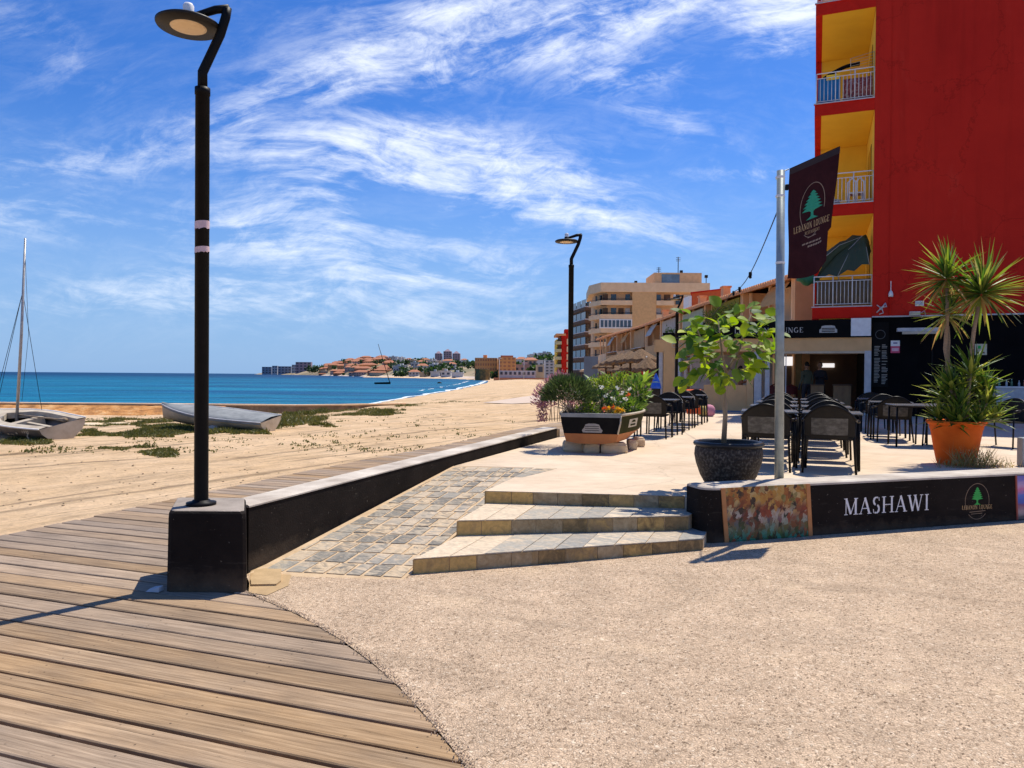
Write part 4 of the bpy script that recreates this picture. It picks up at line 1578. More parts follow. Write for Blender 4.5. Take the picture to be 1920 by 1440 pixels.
# ================================================================== OBJECTS ON THE TERRACE AND BEACH
# ---------------------------------------------------------------- chair and table prototypes
def make_chair():
    """faces +y; origin on the floor below the seat"""
    g = thing('terrace_chair', 'dark woven armchair', 'chair')
    mb = MB()
    w = .30
    # seat
    mb.loft([[(-w + .03, -.22, .425), (w - .03, -.22, .425), (w - .01, .23, .44), (-w + .01, .23, .44)],
             [(-w + .03, -.22, .455), (w - .03, -.22, .455), (w - .01, .23, .47), (-w + .01, .23, .47)]], 0, True, True)
    mb.build('seat', M['wicker'], g)
    mb = MB()
    # curved woven back: two woven panels, top one in a band
    def backpt(u, z, off=0):
        x = (u - .5) * 2 * (w - .005)
        y = -.25 + .10 * (abs(u - .5) * 2) ** 2.2 - (z - .45) * .16 + off
        return (x, y, z)
    n = 12
    def top(u):
        return .65 + .20 * math.cos((u - .5) * math.pi * .95) ** .7
    rin, rout = [], []
    for zf in (0, .5, 1):
        rin.append([backpt(i / n, .44 + (top(i / n) - .44) * zf) for i in range(n + 1)])
        rout.append([backpt(i / n, .44 + (top(i / n) - .44) * zf, -.018) for i in range(n + 1)])
    mb.loft(rin, 0, False, False, True)
    mb.loft(rout, 0, False, False, True)
    mb.build('backrest', M['wicker'], g)
    mb = MB()
    mb.loft([[backpt(.14 + .72 * i / 10, z, -.024) for i in range(11)] for z in (.49, .60, .70)], 0, False, False, True)
    mb.build('woven_panel', M['wicker_mesh'], g)
    mb = MB()
    pts = [(w + .015, .22, 0), (w + .02, .22, .60), (w + .015, .17, .655), (w + .005, -.05, .665)]
    arch = [(-(w + .01), -.0, .652)] + [backpt(u, top(u) + .008, -.01) for u in [i / 14 for i in range(15)]] + [((w + .01), -.0, .652)]
    mb.tube(arch, .016, 6)
    mb.build('back_frame', M['chair_metal'], g)
    for s in (-1, 1):
        mb = MB()
        mb.tube([(s * (w - .01), -.03, .655), (s * (w + .03), .08, .652), (s * (w + .036), .2, .64)], [.02, .024, .02], 6)
        mb.build('armrest', M['chair_metal'], g)
        mb = MB()
        mb.tube([(s * (w + .045), .24, 0), (s * (w + .036), .21, .64)], .015, 6)
        mb.build('leg', M['chair_metal'], g)
        mb = MB()
        mb.tube([(s * (w + .01), -.27, 0), (s * (w - .02), -.17, .44), (s * (w - .004), -.14, .66)], .015, 6)
        mb.build('leg', M['chair_metal'], g)
    mb = MB()
    mb.face([(-.035, -.335, .765), (.035, -.335, .765), (.03, -.34, .79), (-.03, -.34, .79)])
    return g


def make_table():
    g = thing('terrace_table', 'dark square terrace table', 'table')
    mb = MB()
    mb.box((0, 0, .735), (.74, .70, .022), 0, 0, .006)
    mb.build('tabletop', M['tabletop'], g)
    mb = MB()
    mb.box((0, 0, .71), (.64, .60, .03), 0, 0, .004)
    mb.build('apron', M['chair_metal'], g)
    for sx in (-1, 1):
        for sy in (-1, 1):
            mb = MB()
            mb.tube([(sx * .32, sy * .30, 0), (sx * .31, sy * .29, .70)], .017, 6)
            mb.build('leg', M['chair_metal'], g)
    return g


proto_c, proto_t = make_chair(), make_table()
ROWD = Vector((.30, .954, 0))          # rows run away along this
ROWA = math.atan2(-ROWD.x, ROWD.y)     # rotation so that +y follows the row
used = {'c': 0, 't': 0}


def put(kind, x, y, rz, label, group):
    if kind == 'c':
        o = proto_c if not used['c'] else copy_tree(proto_c)
    else:
        o = proto_t if not used['t'] else copy_tree(proto_t)
    used[kind] += 1
    o.location = (x, y, TZ)
    o.rotation_euler = (0, 0, rz)
    o['label'] = label
    o['group'] = group


ORD = ['first', 'second', 'third', 'fourth', 'fifth']


def row(x0, y0, n, step_, name, group, cols=1, sep=.80, near=True, rdir=ROWD, jit=.045):
    ra = math.atan2(-rdir.x, rdir.y)
    side = Vector((rdir.y, -rdir.x, 0))
    for cidx in range(cols):
        cn = '' if cols == 1 else (' left file' if cidx == 0 else ' right file')
        for k in range(n):
            b = Vector((x0, y0, 0)) + rdir * (k * step_) + side * (sep * cidx)
            j = [rnd.uniform(-jit, jit) for _ in range(8)]
            put('c', b.x + j[0], b.y + j[1], ra + j[2] * 2, f'chair back towards the camera at the {ORD[k]} table, {name}{cn}', group + ' chairs')
            t = b + rdir * .62
            put('t', t.x, t.y, ra + j[3], f'dark table, {ORD[k]} from the camera, {name}{cn}', group + ' tables')
            c2 = b + rdir * 1.26
            put('c', c2.x + j[4], c2.y + j[5], ra + math.pi + j[6] * 2, f'chair facing the camera behind the {ORD[k]} table, {name}{cn}', group + ' chairs')


a = D(1438, 890, 9.75)
row(a.x, 9.75, 4, 2.15, 'middle rows', 'middle row', 2, .80, rdir=Vector((.36, .933, 0)))
row(2.80, 14.6, 3, 2.2, 'row behind the boat planter', 'left row', rdir=Vector((.37, .929, 0)))
row(7.35, 14.2, 2, 2.3, 'row by the black wall', 'right row', rdir=Vector((.34, .94, 0)))
put('t', 7.15, 13.2, ROWA + .05, 'dark table nearest the yucca pot on its left', 'right row tables')
put('c', 7.75, 13.4, ROWA + 1.3, 'dark woven chair turned sideways behind the yucca', 'right row chairs')
a = G(1880, 838, TZ)
put('c', a.x, a.y, math.pi * .62, 'dark woven chair on the right of the yucca pot, facing left', 'right row chairs')
put('t', a.x - .95, a.y + .2, .1, 'dark table half hidden behind the yucca leaves', 'right row tables')

# orange cloth over a chair and a patterned bag in the left row
a = G(1300, 784, TZ)
mb = MB()
for i in range(5):
    pass
rr_ = []
for z, dx, dy in ((.12, .02, .0), (.35, .0, .02), (.62, -.01, .03), (.80, .0, .06), (.84, .03, .10), (.80, .06, .14), (.5, .08, .15)):
    rr_.append([(a.x + dx + (i - 3) * .07 + rnd.uniform(-.01, .01), a.y + dy + .02 * math.sin(i * 2 + z * 7), TZ + z) for i in range(7)])
mb.loft(rr_, 0, False, False, True)
tag(mb.build('orange_cloth', M['orange']), 'bright orange cloth hanging at the far end of the left row of tables', 'cloth')
a = G(1323, 781, TZ)
bag = thing('beach_bag', 'rounded yellow and pink bag on the floor under the beige low wall', 'bag', (a.x, a.y, TZ))
for nm, mt, x0, x1 in (('bag_body', 'm1', -.26, .02), ('bag_flap', 'm2', .02, .27)):
    mb = MB()
    rg = []
    for i in range(7):
        t = x0 + (x1 - x0) * i / 6
        s = math.sqrt(max(0.03, 1 - (t / .29) ** 4))
        rg.append([(a.x + t, a.y + .16 * s * math.cos(2 * math.pi * k / 12), TZ + .17 + .17 * s * math.sin(2 * math.pi * k / 12) + (.03 if t > .05 else 0) * math.sin(2 * math.pi * k / 12)) for k in range(12)])
    mb.loft(rg, 0, True, True, True)
    mb.build(nm, pm('bag_yellow', (.42, .34, .10), (.30, .12, .05), 9, .9, c3=(.5, .45, .2)) if mt == 'm1' else M['pinkcloth'], bag)

# ---------------------------------------------------------------- flagpole with banner
fy = 7.62
pb = D(1461, 896, fy)
fp = thing('banner_pole', 'galvanised steel pole carrying the maroon banner', 'pole', (pb.x, pb.y, TZ))
pt = D(1464, 320, fy)
mb = MB()
mb.tube([(pb.x, pb.y, TZ - .01), (pt.x, pt.y, pt.z)], [.047, .040], 20)
mb.build('pole', M['galv'], fp)
for py in (333, 368, 493):
    q = D(1463, py, fy)
    mb = MB()
    mb.lathe([(.0455, -.012), (.047, 0), (.0455, .012)], (q.x, q.y, q.z), 20)
    mb.build('clamp_band', M['white'], fp)
q = D(1474, 352, fy)
mb = MB()
mb.box((q.x + .0, q.y - .02, q.z), (.03, .03, .06), 0, 0, .004)
mb.build('bracket', M['black_metal'], fp)
mb = MB()
mb.tube([D(1464, 324, fy) + Vector((0, -.02, 0)), D(1479, 317, fy)], .006, 6)
mb.build('banner_arm', M['galv'], fp)
# banner surface: swung out by the wind
TL, TR, BR, BL = D(1480, 316, fy), D(1572, 275, fy + .25), D(1556, 497, fy + .18), D(1477, 522, fy)


def bann(u, v, lift=0.0):
    """u 0..1 across, v 0..1 upward"""
    p = (BL * (1 - u) + BR * u) * (1 - v) + (TL * (1 - u) + TR * u) * v
    s = math.sin(u * 5.0 + v * 2.2) * .022 * u + math.sin(v * 7 + u * 2) * .010
    p = p + Vector((.35, -1, 0)).normalized() * (s + lift)
    if v < .25:
        p = p + Vector((0, 0, -.05 * math.sin(u * math.pi * 1.0) * (1 - v / .25)))
    if u > .7 and v < .3:
        p = p + Vector((-.03 * (u - .7) / .3, 0, .05 * (u - .7) / .3 * (1 - v / .3)))
    return p


ban = thing('banner', 'maroon cloth banner with a green cedar emblem and gold lettering', 'banner', tuple(TL))
mb = MB()
for off in (0, -.003):
    mb.loft([[bann(i / 20, j / 28, off) for i in range(21)] for j in range(29)], 0, False, False, True)
mb.build('cloth', M['cloth'], ban)
mb = MB()
mb.loft([[bann(i / 12, v, .004) for i in range(13)] for v in (.94, .965, .995)], 0, False, False, True)
mb.build('top_hem', pm('dark_hem', (.028, .014, .014), None, 9, .8), ban)
bw, bh = .46, 1.08


def bf(x, y, lift):
    return bann(x / bw, y / bh, lift + .004)


mb = MB()
add_ring(mb, bf, .24, .60, .125, .235, .006, -8, 212, n=40)
add_ring(mb, bf, .22, .42, .08, .085, .006, 215, 330, n=16)
mb.face([bf(.19, .325, .002), bf(.29, .335, .002), bf(.29, .342, .002), bf(.19, .332, .002)])
mb.build('emblem_ring', M['gold_dim'], ban)
mb = MB()
add_cedar(mb, bf, .24, .50, .27)
mb.build('emblem_cedar', M['cedar2'], ban)
mb = MB()
tw = text_width('LEBANON LOUNGE') * .06
add_text(mb, 'LEBANON LOUNGE', lambda x, y, l: bf(.045 + x * .385 / tw, .415 + y, l + .001), .06, 0, .08, 1.2)
add_text(mb, 'RESTAURANT', lambda x, y, l: bf(.16 + x * .17 / (text_width('RESTAURANT') * .03), .365 + y, l + .001), .03, 0, .08, 1.0)
mb.build('lettering', M['gold'], ban)
mb = MB()
for yy, x0, x1 in ((.27, .13, .36), (.24, .19, .37)):
    for k in range(6):
        xx = x0 + (x1 - x0) * k / 6
        mb.face([bf(xx, yy, .002), bf(xx + (x1 - x0) / 7.5, yy + .003, .002), bf(xx + (x1 - x0) / 7.5, yy + .018, .002), bf(xx, yy + .015, .002)])
mb.build('small_lettering', M['gold_dim'], ban)

# string of bulbs from the pole to the houses
sl_ = thing('string_lights', 'sagging cable of dark festoon bulbs from the steel pole to the roofs', 'string lights', tuple(D(1459, 400, fy)))
w0, w1 = D(1457, 398, fy), D(1374, 548, 15.0)
w2 = D(1250, 700, 26.0)
pts = []
for i in range(31):
    t = i / 30
    p = w0.lerp(w1, t)
    p.z -= .35 * math.sin(math.pi * t) * .55
    pts.append(p)
p3 = D(1316, 640, 20)
for i in range(1, 12):
    t = i / 11
    p = w1.lerp(D(1240, 628, 26.6), t)
    p.z -= .45 * math.sin(math.pi * t)
    pts.append(p)
mb = MB()
mb.tube(pts, .0065, 5)
mb.build('cable', M['black_metal'], sl_)
for i in (13, 22, 29, 33, 37):
    p = pts[i]
    mb = MB()
    mb.lathe([(.012, .02), (.024, .015), (.026, -.035), (.012, -.04)], tuple(p), 10)
    mb.sphere((p.x, p.y, p.z - .055), .024, 8, 6)
    mb.build('bulb', M['black_metal'], sl_)

# ---------------------------------------------------------------- potted fig tree
pc = D(1365, 912, 8.05)
pc.z = TZ
pot = thing('round_pot', 'big round dark pot with rough speckled sides holding the fig tree', 'pot', tuple(pc))
mb = MB()
Hh, RR = .50, .36
mb.lathe([(.20, 0), (.245, .04), (.30, .14), (.345, .27), (.362, .36), (.355, .43), (.345, .455)], tuple(pc), 48)
mb.build('pot_body', M['pot_dark'], pot)
mb = MB()
mb.lathe([(.345, .455), (.368, .462), (.375, .48), (.368, .50), (.345, .507), (.322, .50), (.318, .47), (.30, .36)], tuple(pc), 48)
mb.build('rim', M['pot_rim'], pot)
mb = MB()
mb.lathe([(.31, .40), (.15, .42), (.001, .425)], tuple(pc), 32)
mb.build('soil', M['soil'], pot)

fig = thing('fig_tree', 'young fig tree with large bright green leaves in the dark pot', 'tree', (pc.x - .03, pc.y, TZ + .42))
FY = pc.y


def fpt(px, py, dy=0.0):
    return D(px, py, FY + dy)


mb = MB()
mb.tube([fpt(1357, 830), fpt(1360, 780), fpt(1357, 735), fpt(1356, 708)], [.030, .026, .025, .024], 10)
mb.build('trunk', M['bark'], fig)
br = [([(1356, 712), (1340, 690, -.02), (1322, 655, -.08), (1310, 625, -.12), (1296, 600, -.12)], .018),
      ([(1357, 708), (1372, 680, .05), (1388, 650, .1), (1397, 615, .12), (1408, 590, .15)], .018),
      ([(1340, 688, -.02), (1318, 672, .08), (1296, 660, .15), (1284, 640, .15)], .012),
      ([(1362, 700), (1354, 665, .0), (1350, 630, .05), (1346, 600, .05)], .014),
      ([(1376, 674, .05), (1400, 668, -.1), (1420, 650, -.15), (1432, 620, -.15)], .012),
      ([(1352, 712), (1338, 716, .05), (1318, 700, .15), (1300, 695, .2)], .010),
      ([(1366, 690), (1384, 700, -.1), (1404, 690, -.15)], .009)]
for path, r0 in br:
    mb = MB()
    P = [fpt(p[0], p[1], p[2] if len(p) > 2 else 0) for p in path]
    mb.tube(P, [r0 * (1 - .6 * i / (len(P) - 1)) for i in range(len(P))], 7)
    mb.build('branch', M['bark'], fig)
mb = MB()
fr_ = random.Random(11)
clusters = [(1300, 596, 16, 6), (1292, 636, 18, 11), (1310, 625, 26, 14), (1345, 615, 24, 14), (1372, 640, 30, 14), (1405, 590, 20, 8), (1420, 612, 26, 14), (1438, 630, 20, 11),
            (1425, 655, 28, 16), (1398, 665, 26, 12), (1350, 660, 30, 16), (1312, 668, 28, 16), (1300, 690, 16, 6), (1330, 698, 20, 8), (1342, 702, 14, 5), (1388, 698, 16, 6),
            (1294, 712, 8, 2), (1362, 706, 12, 4), (1408, 690, 22, 9), (1380, 600, 18, 5), (1330, 640, 30, 10), (1362, 584, 12, 3), (1300, 655, 26, 10)]
for (px, py, rp, n) in clusters:
    for _ in range(int(n * 1.08)):
        dy = fr_.uniform(-.28, .28)
        p = fpt(px + fr_.gauss(0, rp * .55), py + fr_.gauss(0, rp * .5), dy)
        c = fpt(1358, 680)
        o = (p - c).normalized()
        d = (o * .8 + Vector((fr_.uniform(-1, 1), fr_.uniform(-1, 1), fr_.uniform(-.9, .35)))).normalized()
        leaf(mb, p, d, Vector((fr_.uniform(-.6, .6), fr_.uniform(-.9, .2), 1)), fr_.uniform(.10, .175), fr_.uniform(.08, .14), .10, .28, 0, True)
mb.build('leaves', M['fig'], fig)

# ---------------------------------------------------------------- yucca in the orange pot
yc = G(1804, 873, TZ)
yc.y += .15
yp = thing('orange_pot', 'large orange plastic pot holding the yuccas', 'pot', tuple(yc))
mb = MB()
mb.lathe([(.225, .0), (.245, .05), (.278, .22), (.31, .42), (.328, .53), (.335, .555)], tuple(yc), 48)
mb.build('pot_body', M['terracotta'], yp)
mb = MB()
mb.lathe([(.335, .555), (.355, .565), (.376, .59), (.378, .61), (.368, .62), (.35, .61), (.34, .58), (.33, .50)], tuple(yc), 48)
mb.build('rim', M['terracotta'], yp)
mb = MB()
mb.lathe([(.33, .53), (.2, .55), (.001, .555)], tuple(yc), 32)
mb.build('soil', M['soil'], yp)
YY = yc.y


def ypt(px, py, dy=0):
    return D(px, py, YY + dy)


def rosette(mb, c, r, n, rg, tilt=.0, up=.35, w=.035, drymb=None, low=-.9):
    for i in range(n):
        a = i * 2.39996 + rg.uniform(-.5, .5)
        t = i / n
        el = R(82) * (1 - t) + R(-42) * t * (1 if low < -.5 else .05) + rg.uniform(-.32, .32)
        d = Vector((math.cos(a) * math.cos(el), math.sin(a) * math.cos(el), math.sin(el)))
        ln = r * rg.uniform(.55, 1.10)
        tgt = drymb if (drymb is not None and (t > .8 and rg.random() < .55 or rg.random() < .06)) else mb
        leaf(tgt, c + d * .02 - Vector((0, 0, t * .05)), d, Vector((0, 0, 1)) if abs(d.z) < .9 else Vector((1, 0, 0)), ln, w * rg.uniform(.7, 1.2), .25, rg.uniform(.03, .26))


yr = random.Random(5)
specs = [([(1800, 800, .05), (1790, 750, .1), (1781, 700, .12), (1772, 655, .12), (1776, 600, .1), (1776, 540, .1)], (1775, 520, .10), .58, 130, .042, 'yucca with a pale leaning trunk and high leafy head, left of the pair'),
         ([(1812, 800, 0), (1816, 730, -.05), (1820, 670, -.1), (1826, 620, -.12), (1834, 575, -.15)], (1840, 548, -.15), .70, 170, .046, 'tallest yucca on the reddish trunk with the widest head, on the right'),
         ([(1776, 700, .15), (1778, 640, .2), (1777, 612, .2)], (1777, 588, .2), .50, 80, .038, 'lower yucca head between the two tall trunks')]
for path, hd, rad, n, w, lab in specs:
    P = [ypt(*p) for p in path]
    g = thing('yucca', lab, 'plant', tuple(P[0]), 0, 'yuccas in the orange pot')
    mb = MB()
    mb.tube(P, [.029 - .006 * i / len(P) for i in range(len(P))], 9)
    mb.build('trunk', M['yucca_bark'], g)
    mb, md = MB(), MB()
    rosette(mb, ypt(*hd), rad, n, yr, w=w, drymb=md)
    mb.build('leaves', M['yucca'], g)
    md.build('dry_leaves', M['yucca_dry'], g)
low = [(1770, 745, .1, .34), (1820, 700, -.1, .40), (1800, 760, -.2, .36), (1850, 755, 0, .36), (1785, 790, -.15, .30), (1835, 790, -.1, .32), (1865, 785, .1, .28), (1760, 785, .05, .28), (1810, 735, .1, .36), (1842, 728, .1, .34), (1783, 725, -.1, .32), (1800, 790, -.25, .3)]
low.sort()
LOWL = ['short yucca shoot, ' + q + ' in the orange pot' for q in ('leftmost spilling over the rim', 'second from the left', 'third from the left', 'fourth from the left', 'fifth from the left', 'sixth from the left', 'seventh, in the middle', 'eighth from the left', 'fourth from the right', 'third from the right', 'second from the right', 'rightmost spilling over the rim')]
for k, (px, py, dy, rad) in enumerate(low):
    p = ypt(px, py, dy)
    g = thing('yucca', LOWL[k], 'plant', (p.x, p.y, TZ + .55), 0, 'low shoots in the orange pot')
    mb = MB()
    mb.tube([(p.x * .6 + yc.x * .4, p.y * .6 + yc.y * .4, TZ + .55), tuple(p)], .02, 6)
    mb.build('stem', M['yucca_bark'], g)
    mb = MB()
    rosette(mb, p, rad * 1.22, 46, yr, w=.052, low=0)
    mb.build('leaves', M['yucca'], g)
# weeds at the foot of the orange pot
mb = MB()
wr = random.Random(9)
for i in range(420):
    x = yc.x + wr.gauss(.05, .24)
    y = yc.y - .36 + wr.uniform(-.12, .10)
    h = wr.uniform(.06, .30) * (1.2 if abs(x - yc.x) < .25 else .6)
    d = Vector((wr.uniform(-.7, .7), wr.uniform(-.4, .4), 1)).normalized()
    leaf(mb, (x, y, TZ), d, rv(wr), h, .007, .05, .3)
    if wr.random() < .4:
        q = Vector((x, y, TZ)) + d * h * .7
        leaf(mb, q, rv(wr), rv(wr), .03, .014, .05, .1)
tag(mb.build('weeds', M['weed']), 'dry weeds growing at the foot of the orange pot', 'weeds', None, 'stuff')

# ---------------------------------------------------------------- half boat used as a planter
bx0 = D(1052, 778, 11.55)      # transom top left
bx1 = D(1165, 778, 11.35)      # transom top right
RZ = 1.0
ta, tb = Vector((bx0.x, bx0.y, RZ)), Vector((bx1.x, bx1.y, RZ))
bd = Vector((-(tb - ta).y, (tb - ta).x, 0)).normalized()       # towards the bow (away)
bd = (bd + Vector((.12, 0, 0))).normalized()
across = (tb - ta)
bp_ = thing('boat_planter', 'sawn off boat hull used as a flower planter, black transom with emblem', 'planter', ((ta.x + tb.x) / 2, ta.y, TZ + .2))
ZB = .575
Lb = 2.3
def bsec(t):
    """cross-section at t (0 transom .. 1 bow): list of points left gunwale -> keel -> right gunwale"""
    wdt = (1 + .62 * math.sin(min(t, 1) * math.pi * .62)) * (1 - t ** 3.2) + .02
    lw = .5 * across.length * wdt
    c = (ta + tb) / 2 + bd * (Lb * t)
    s = across.normalized()
    rise = .06 * t * t
    zt = RZ + .05 * t
    zb = ZB - .02 + .22 * t ** 3
    bwid = lw * (.80 - .36 * t)
    pts = []
    for f, z in ((1, zt), (.96, zt - .12), (.88 , zt - .29), (bwid / lw, zb + .03), (bwid / lw * .5, zb)):
        pts.append(c - s * (lw * f) + Vector((0, 0, z - c.z)))
    rt = []
    for f, z in ((bwid / lw * .5, zb), (bwid / lw, zb + .03), (.88, zt - .29), (.96, zt - .12), (1, zt)):
        rt.append(c + s * (lw * f) + Vector((0, 0, z - c.z)))
    return pts + rt
secs = [bsec(i / 14) for i in range(15)]
mb = MB()
n_ = len(secs[0])
for i in range(14):
    for j in range(n_ - 1):
        zc = (secs[i][j].z + secs[i][j + 1].z) / 2
        mi = 1 if zc < .70 else 0
        mb.add([secs[i][j], secs[i][j + 1], secs[i + 1][j + 1], secs[i + 1][j]], [(0, 1, 2, 3)], mi, True)
mb.build('hull', [M['hull_olive'], M['orangeband']], bp_)
mb = MB()
s0_ = secs[0]
f_ = -bd * .012
mb.face([s0_[0] + f_, s0_[1] + f_, s0_[2] + f_, s0_[7] + f_, s0_[8] + f_, s0_[9] + f_])
mb.build('transom', M['hull_black'], bp_)
mb = MB()
mb.face([s0_[2] + f_, s0_[3] + f_, s0_[4] + f_, s0_[5] + f_, s0_[6] + f_, s0_[7] + f_])
mb.build('transom_base', M['orangeband'], bp_)
mb = MB()
for pth in ([q[0] + Vector((0, 0, .005)) for q in secs], [q[-1] + Vector((0, 0, .005)) for q in secs]):
    mb.tube(pth, .020, 6)
mb.build('gunwale', M['hull'], bp_)
mb = MB()
a_, b_ = ta - bd * .02 + Vector((0, 0, -.035)), tb - bd * .02 + Vector((0, 0, -.035))
mb.hexa([a_, b_, b_ + bd * .09, a_ + bd * .09], [a_ + Vector((0, 0, .06)), b_ + Vector((0, 0, .06)), b_ + bd * .09 + Vector((0, 0, .06)), a_ + bd * .09 + Vector((0, 0, .06))])
mb.build('stern_board', M['deckgrey'], bp_)
mb = MB()
mb.tube([tb - bd * .02 + Vector((0, 0, 0)), s0_[8] - bd * .02, s0_[7] - bd * .02], .014, 5)
mb.build('corner_strip', M['hull'], bp_)
mb = MB()
rs_ = [[p for p in (q[0] + (q[-1] - q[0]) * .04 - Vector((0, 0, .07)), q[0] + (q[-1] - q[0]) * .96 - Vector((0, 0, .07)))] for q in secs]
mb.loft(rs_, 0, False)
mb.build('soil', M['soil'], bp_)
# painted badge on transom and side
sxv = across.normalized()


def tf(x, y, lift):
    c = (s0_[0] + s0_[9]) / 2 - bd * (.014 + lift)
    return c + sxv * x + Vector((0, 0, y))


mb = MB()
pth = [(-.14, -.27), (.15, -.27), (.165, -.235), (.135, -.20), (.11, -.145), (.05, -.13), (-.05, -.13), (-.10, -.145), (-.125, -.20), (-.155, -.235)]
mb.face([tf(x + .02, y, .002) for x, y in pth])
mb.build('badge', pm('badge_grey', (.36, .32, .28), (.28, .25, .22), 20, .6), bp_)
mb = MB()
for k in range(3):
    mb.face([tf(-.09, -.17 - k * .032, .004), tf(.13, -.17 - k * .032, .004), tf(.13, -.178 - k * .032, .004), tf(-.09, -.178 - k * .032, .004)])
mb.build('badge_lines', M['black_sign'], bp_)
mb = MB()
j_ = 8
P_, Q_ = bsec(.14), bsec(.30)
def sfn(u, v):
    return (P_[8] * (1 - u) + Q_[8] * u) * (1 - v) + (P_[9] * (1 - u) + Q_[9] * u) * v
nn = (Q_[8] - P_[8]).cross(P_[9] - P_[8]).normalized()
if nn.x < 0:
    nn = -nn
mb.face([sfn(u, v) + nn * .004 for u, v in ((0, -.75), (1, -.75), (1, .35), (0, .35))])
mb.build('side_badge', pm('badge_cream', (.66, .60, .46), (.5, .45, .34), 30, .6), bp_)
mb = MB()
mb.face([sfn(u, v) + nn * .006 for u, v in ((.25, -.1), (.8, -.1), (.65, .2), (.4, .2))])
mb.face([sfn(u, v) + nn * .006 for u, v in ((.2, -.55), (.8, -.55), (.8, -.3), (.2, -.3))])
mb.build('side_badge_mark', M['hull_olive'], bp_)
# stone blocks under the hull
st = [(1055, 1094, 825, 848), (1094, 1125, 827, 848), (1127, 1178, 825, 848), (1178, 1196, 827, 842), (1192, 1210, 816, 836)]
for k, (xa, xb, yt, yb) in enumerate(st):
    dd = (11.75, 11.6, 11.55, 12.1, 12.6)[k]
    a, b = D(xa, yb, dd), D(xb, yb, dd)
    h = .16
    mb = MB()
    sr = random.Random(k + 40)
    cx_, w_ = (a.x + b.x) / 2, (b.x - a.x) - .012
    rg = []
    for z, s in ((0, .92), (.03, 1), (.12, .98), (h - .03, .92), (h, .82)):
        rg.append([(cx_ + w_ / 2 * s * px + sr.uniform(-.008, .008), dd + .14 + .14 * s * py + sr.uniform(-.008, .008), TZ + z) for px, py in ((-.9, -1), (0, -1.04), (.9, -1), (1, -.85), (1, .85), (.9, 1), (-.9, 1), (-1, .85), (-1, -.85))])
    mb.loft(rg, 0, True, True)
    lab = ['left end stone block under the boat planter', 'small middle stone block under the boat planter', 'widest stone block under the boat planter', 'round stone at the right of the blocks under the planter', 'rear right brownish stone under the planter'][k]
    tag(mb.build('stone_block', M['stone']), lab, 'stone block', 'stones carrying the boat planter')
# planting
br_ = random.Random(21)
g = thing('lavender_bush', 'bushy grey green shrub with spiky shoots at the left end of the boat planter', 'shrub', tuple(D(1072, 770, 11.9)))
mb = MB()
for _ in range(6500):
    v = rv(br_).normalized()
    if v.z < -.25:
        continue
    k = .62 + .38 * br_.random()
    k *= 1 + .16 * mnoise.noise(v * 3)
    p = D(1066, 742, 11.95) + Vector((v.x * .43 * k, v.y * .42 * k, v.z * .34 * k - .02))
    leaf(mb, p, (v + Vector((0, 0, .5)) + rv(br_) * .3), rv(br_), br_.uniform(.045, .085), .015, .1, .1)
mb.build('foliage', M['shrub'], g)
mb = MB()
for i in range(26):
    a = br_.uniform(0, 6.28)
    c = D(1075, 778, 11.9)
    e = c + Vector((math.cos(a) * .30, math.sin(a) * .3, br_.uniform(.1, .3)))
    mb.tube([c + Vector((math.cos(a) * .06, math.sin(a) * .06, 0)), (c + e) / 2 + Vector((0, 0, .03)), e], [.012, .009, .006], 5)
mb.build('stems', M['bark'], g)
g = thing('pink_bush', 'pink flowering feathery bush behind the planter shrub', 'shrub', tuple(D(1050, 790, 12.7)))
mb = MB()
for _ in range(1900):
    v = rv(br_)
    p = D(1050, 736, 12.9) + Vector((v.x * .50, v.y * .4, v.z * .30 + .10 - .25 * abs(v.x)))
    leaf(mb, p, (v + Vector((0, 0, .8))), rv(br_), br_.uniform(.03, .07), .02, .1, .1)
for _ in range(500):
    p = D(1018, 760, 12.7) + Vector((br_.gauss(0, .05), br_.gauss(0, .08), br_.uniform(-.28, .30)))
    leaf(mb, p, rv(br_), rv(br_), br_.uniform(.03, .06), .02, .1, .1)
mb.build('blossom', M['pinkfl'], g)
mb = MB()
for i in range(18):
    c = D(1020 + i * 5, 790, 12.8)
    mb.tube([c, D(1020 + i * 5 + br_.uniform(-8, 8), 725, 12.8)], .006, 4)
mb.build('stems', M['bark'], g)
# mixed plants: (px, py, depth, radx px, radz px, n, leaf len, width, material, label)
mix = [(1128, 752, 12.2, 34, 26, 700, .06, .03, 'darkgreen', 'dark green bush in the middle of the boat planter'),
       (1160, 758, 12.6, 30, 22, 600, .06, .03, 'green', 'mid green bush with small white flowers in the boat planter'),
       (1125, 725, 13.2, 30, 24, 420, .06, .03, 'lime', 'light yellow green bush rising behind the planter'),
       (1162, 722, 13.4, 20, 26, 320, .07, .03, 'lime', 'slim lime green plant behind the white flowers'),
       (1196, 738, 13.0, 20, 34, 260, .11, .045, 'green', 'broad leaved green plant at the right of the planter'),
       (1103, 766, 11.75, 22, 12, 300, .05, .025, 'lime', 'low yellow green plant at the front of the planter'),
       (1145, 770, 12.0, 24, 8, 260, .05, .02, 'weed', 'low orange tinged plants along the planter rim'),
       (1188, 764, 12.6, 22, 12, 330, .10, .010, 'green', 'grassy tuft spilling over the right side of the planter'),
       (1092, 735, 12.6, 22, 18, 260, .05, .025, 'darkgreen', 'dark shrub between the lavender bush and the lime plants')]
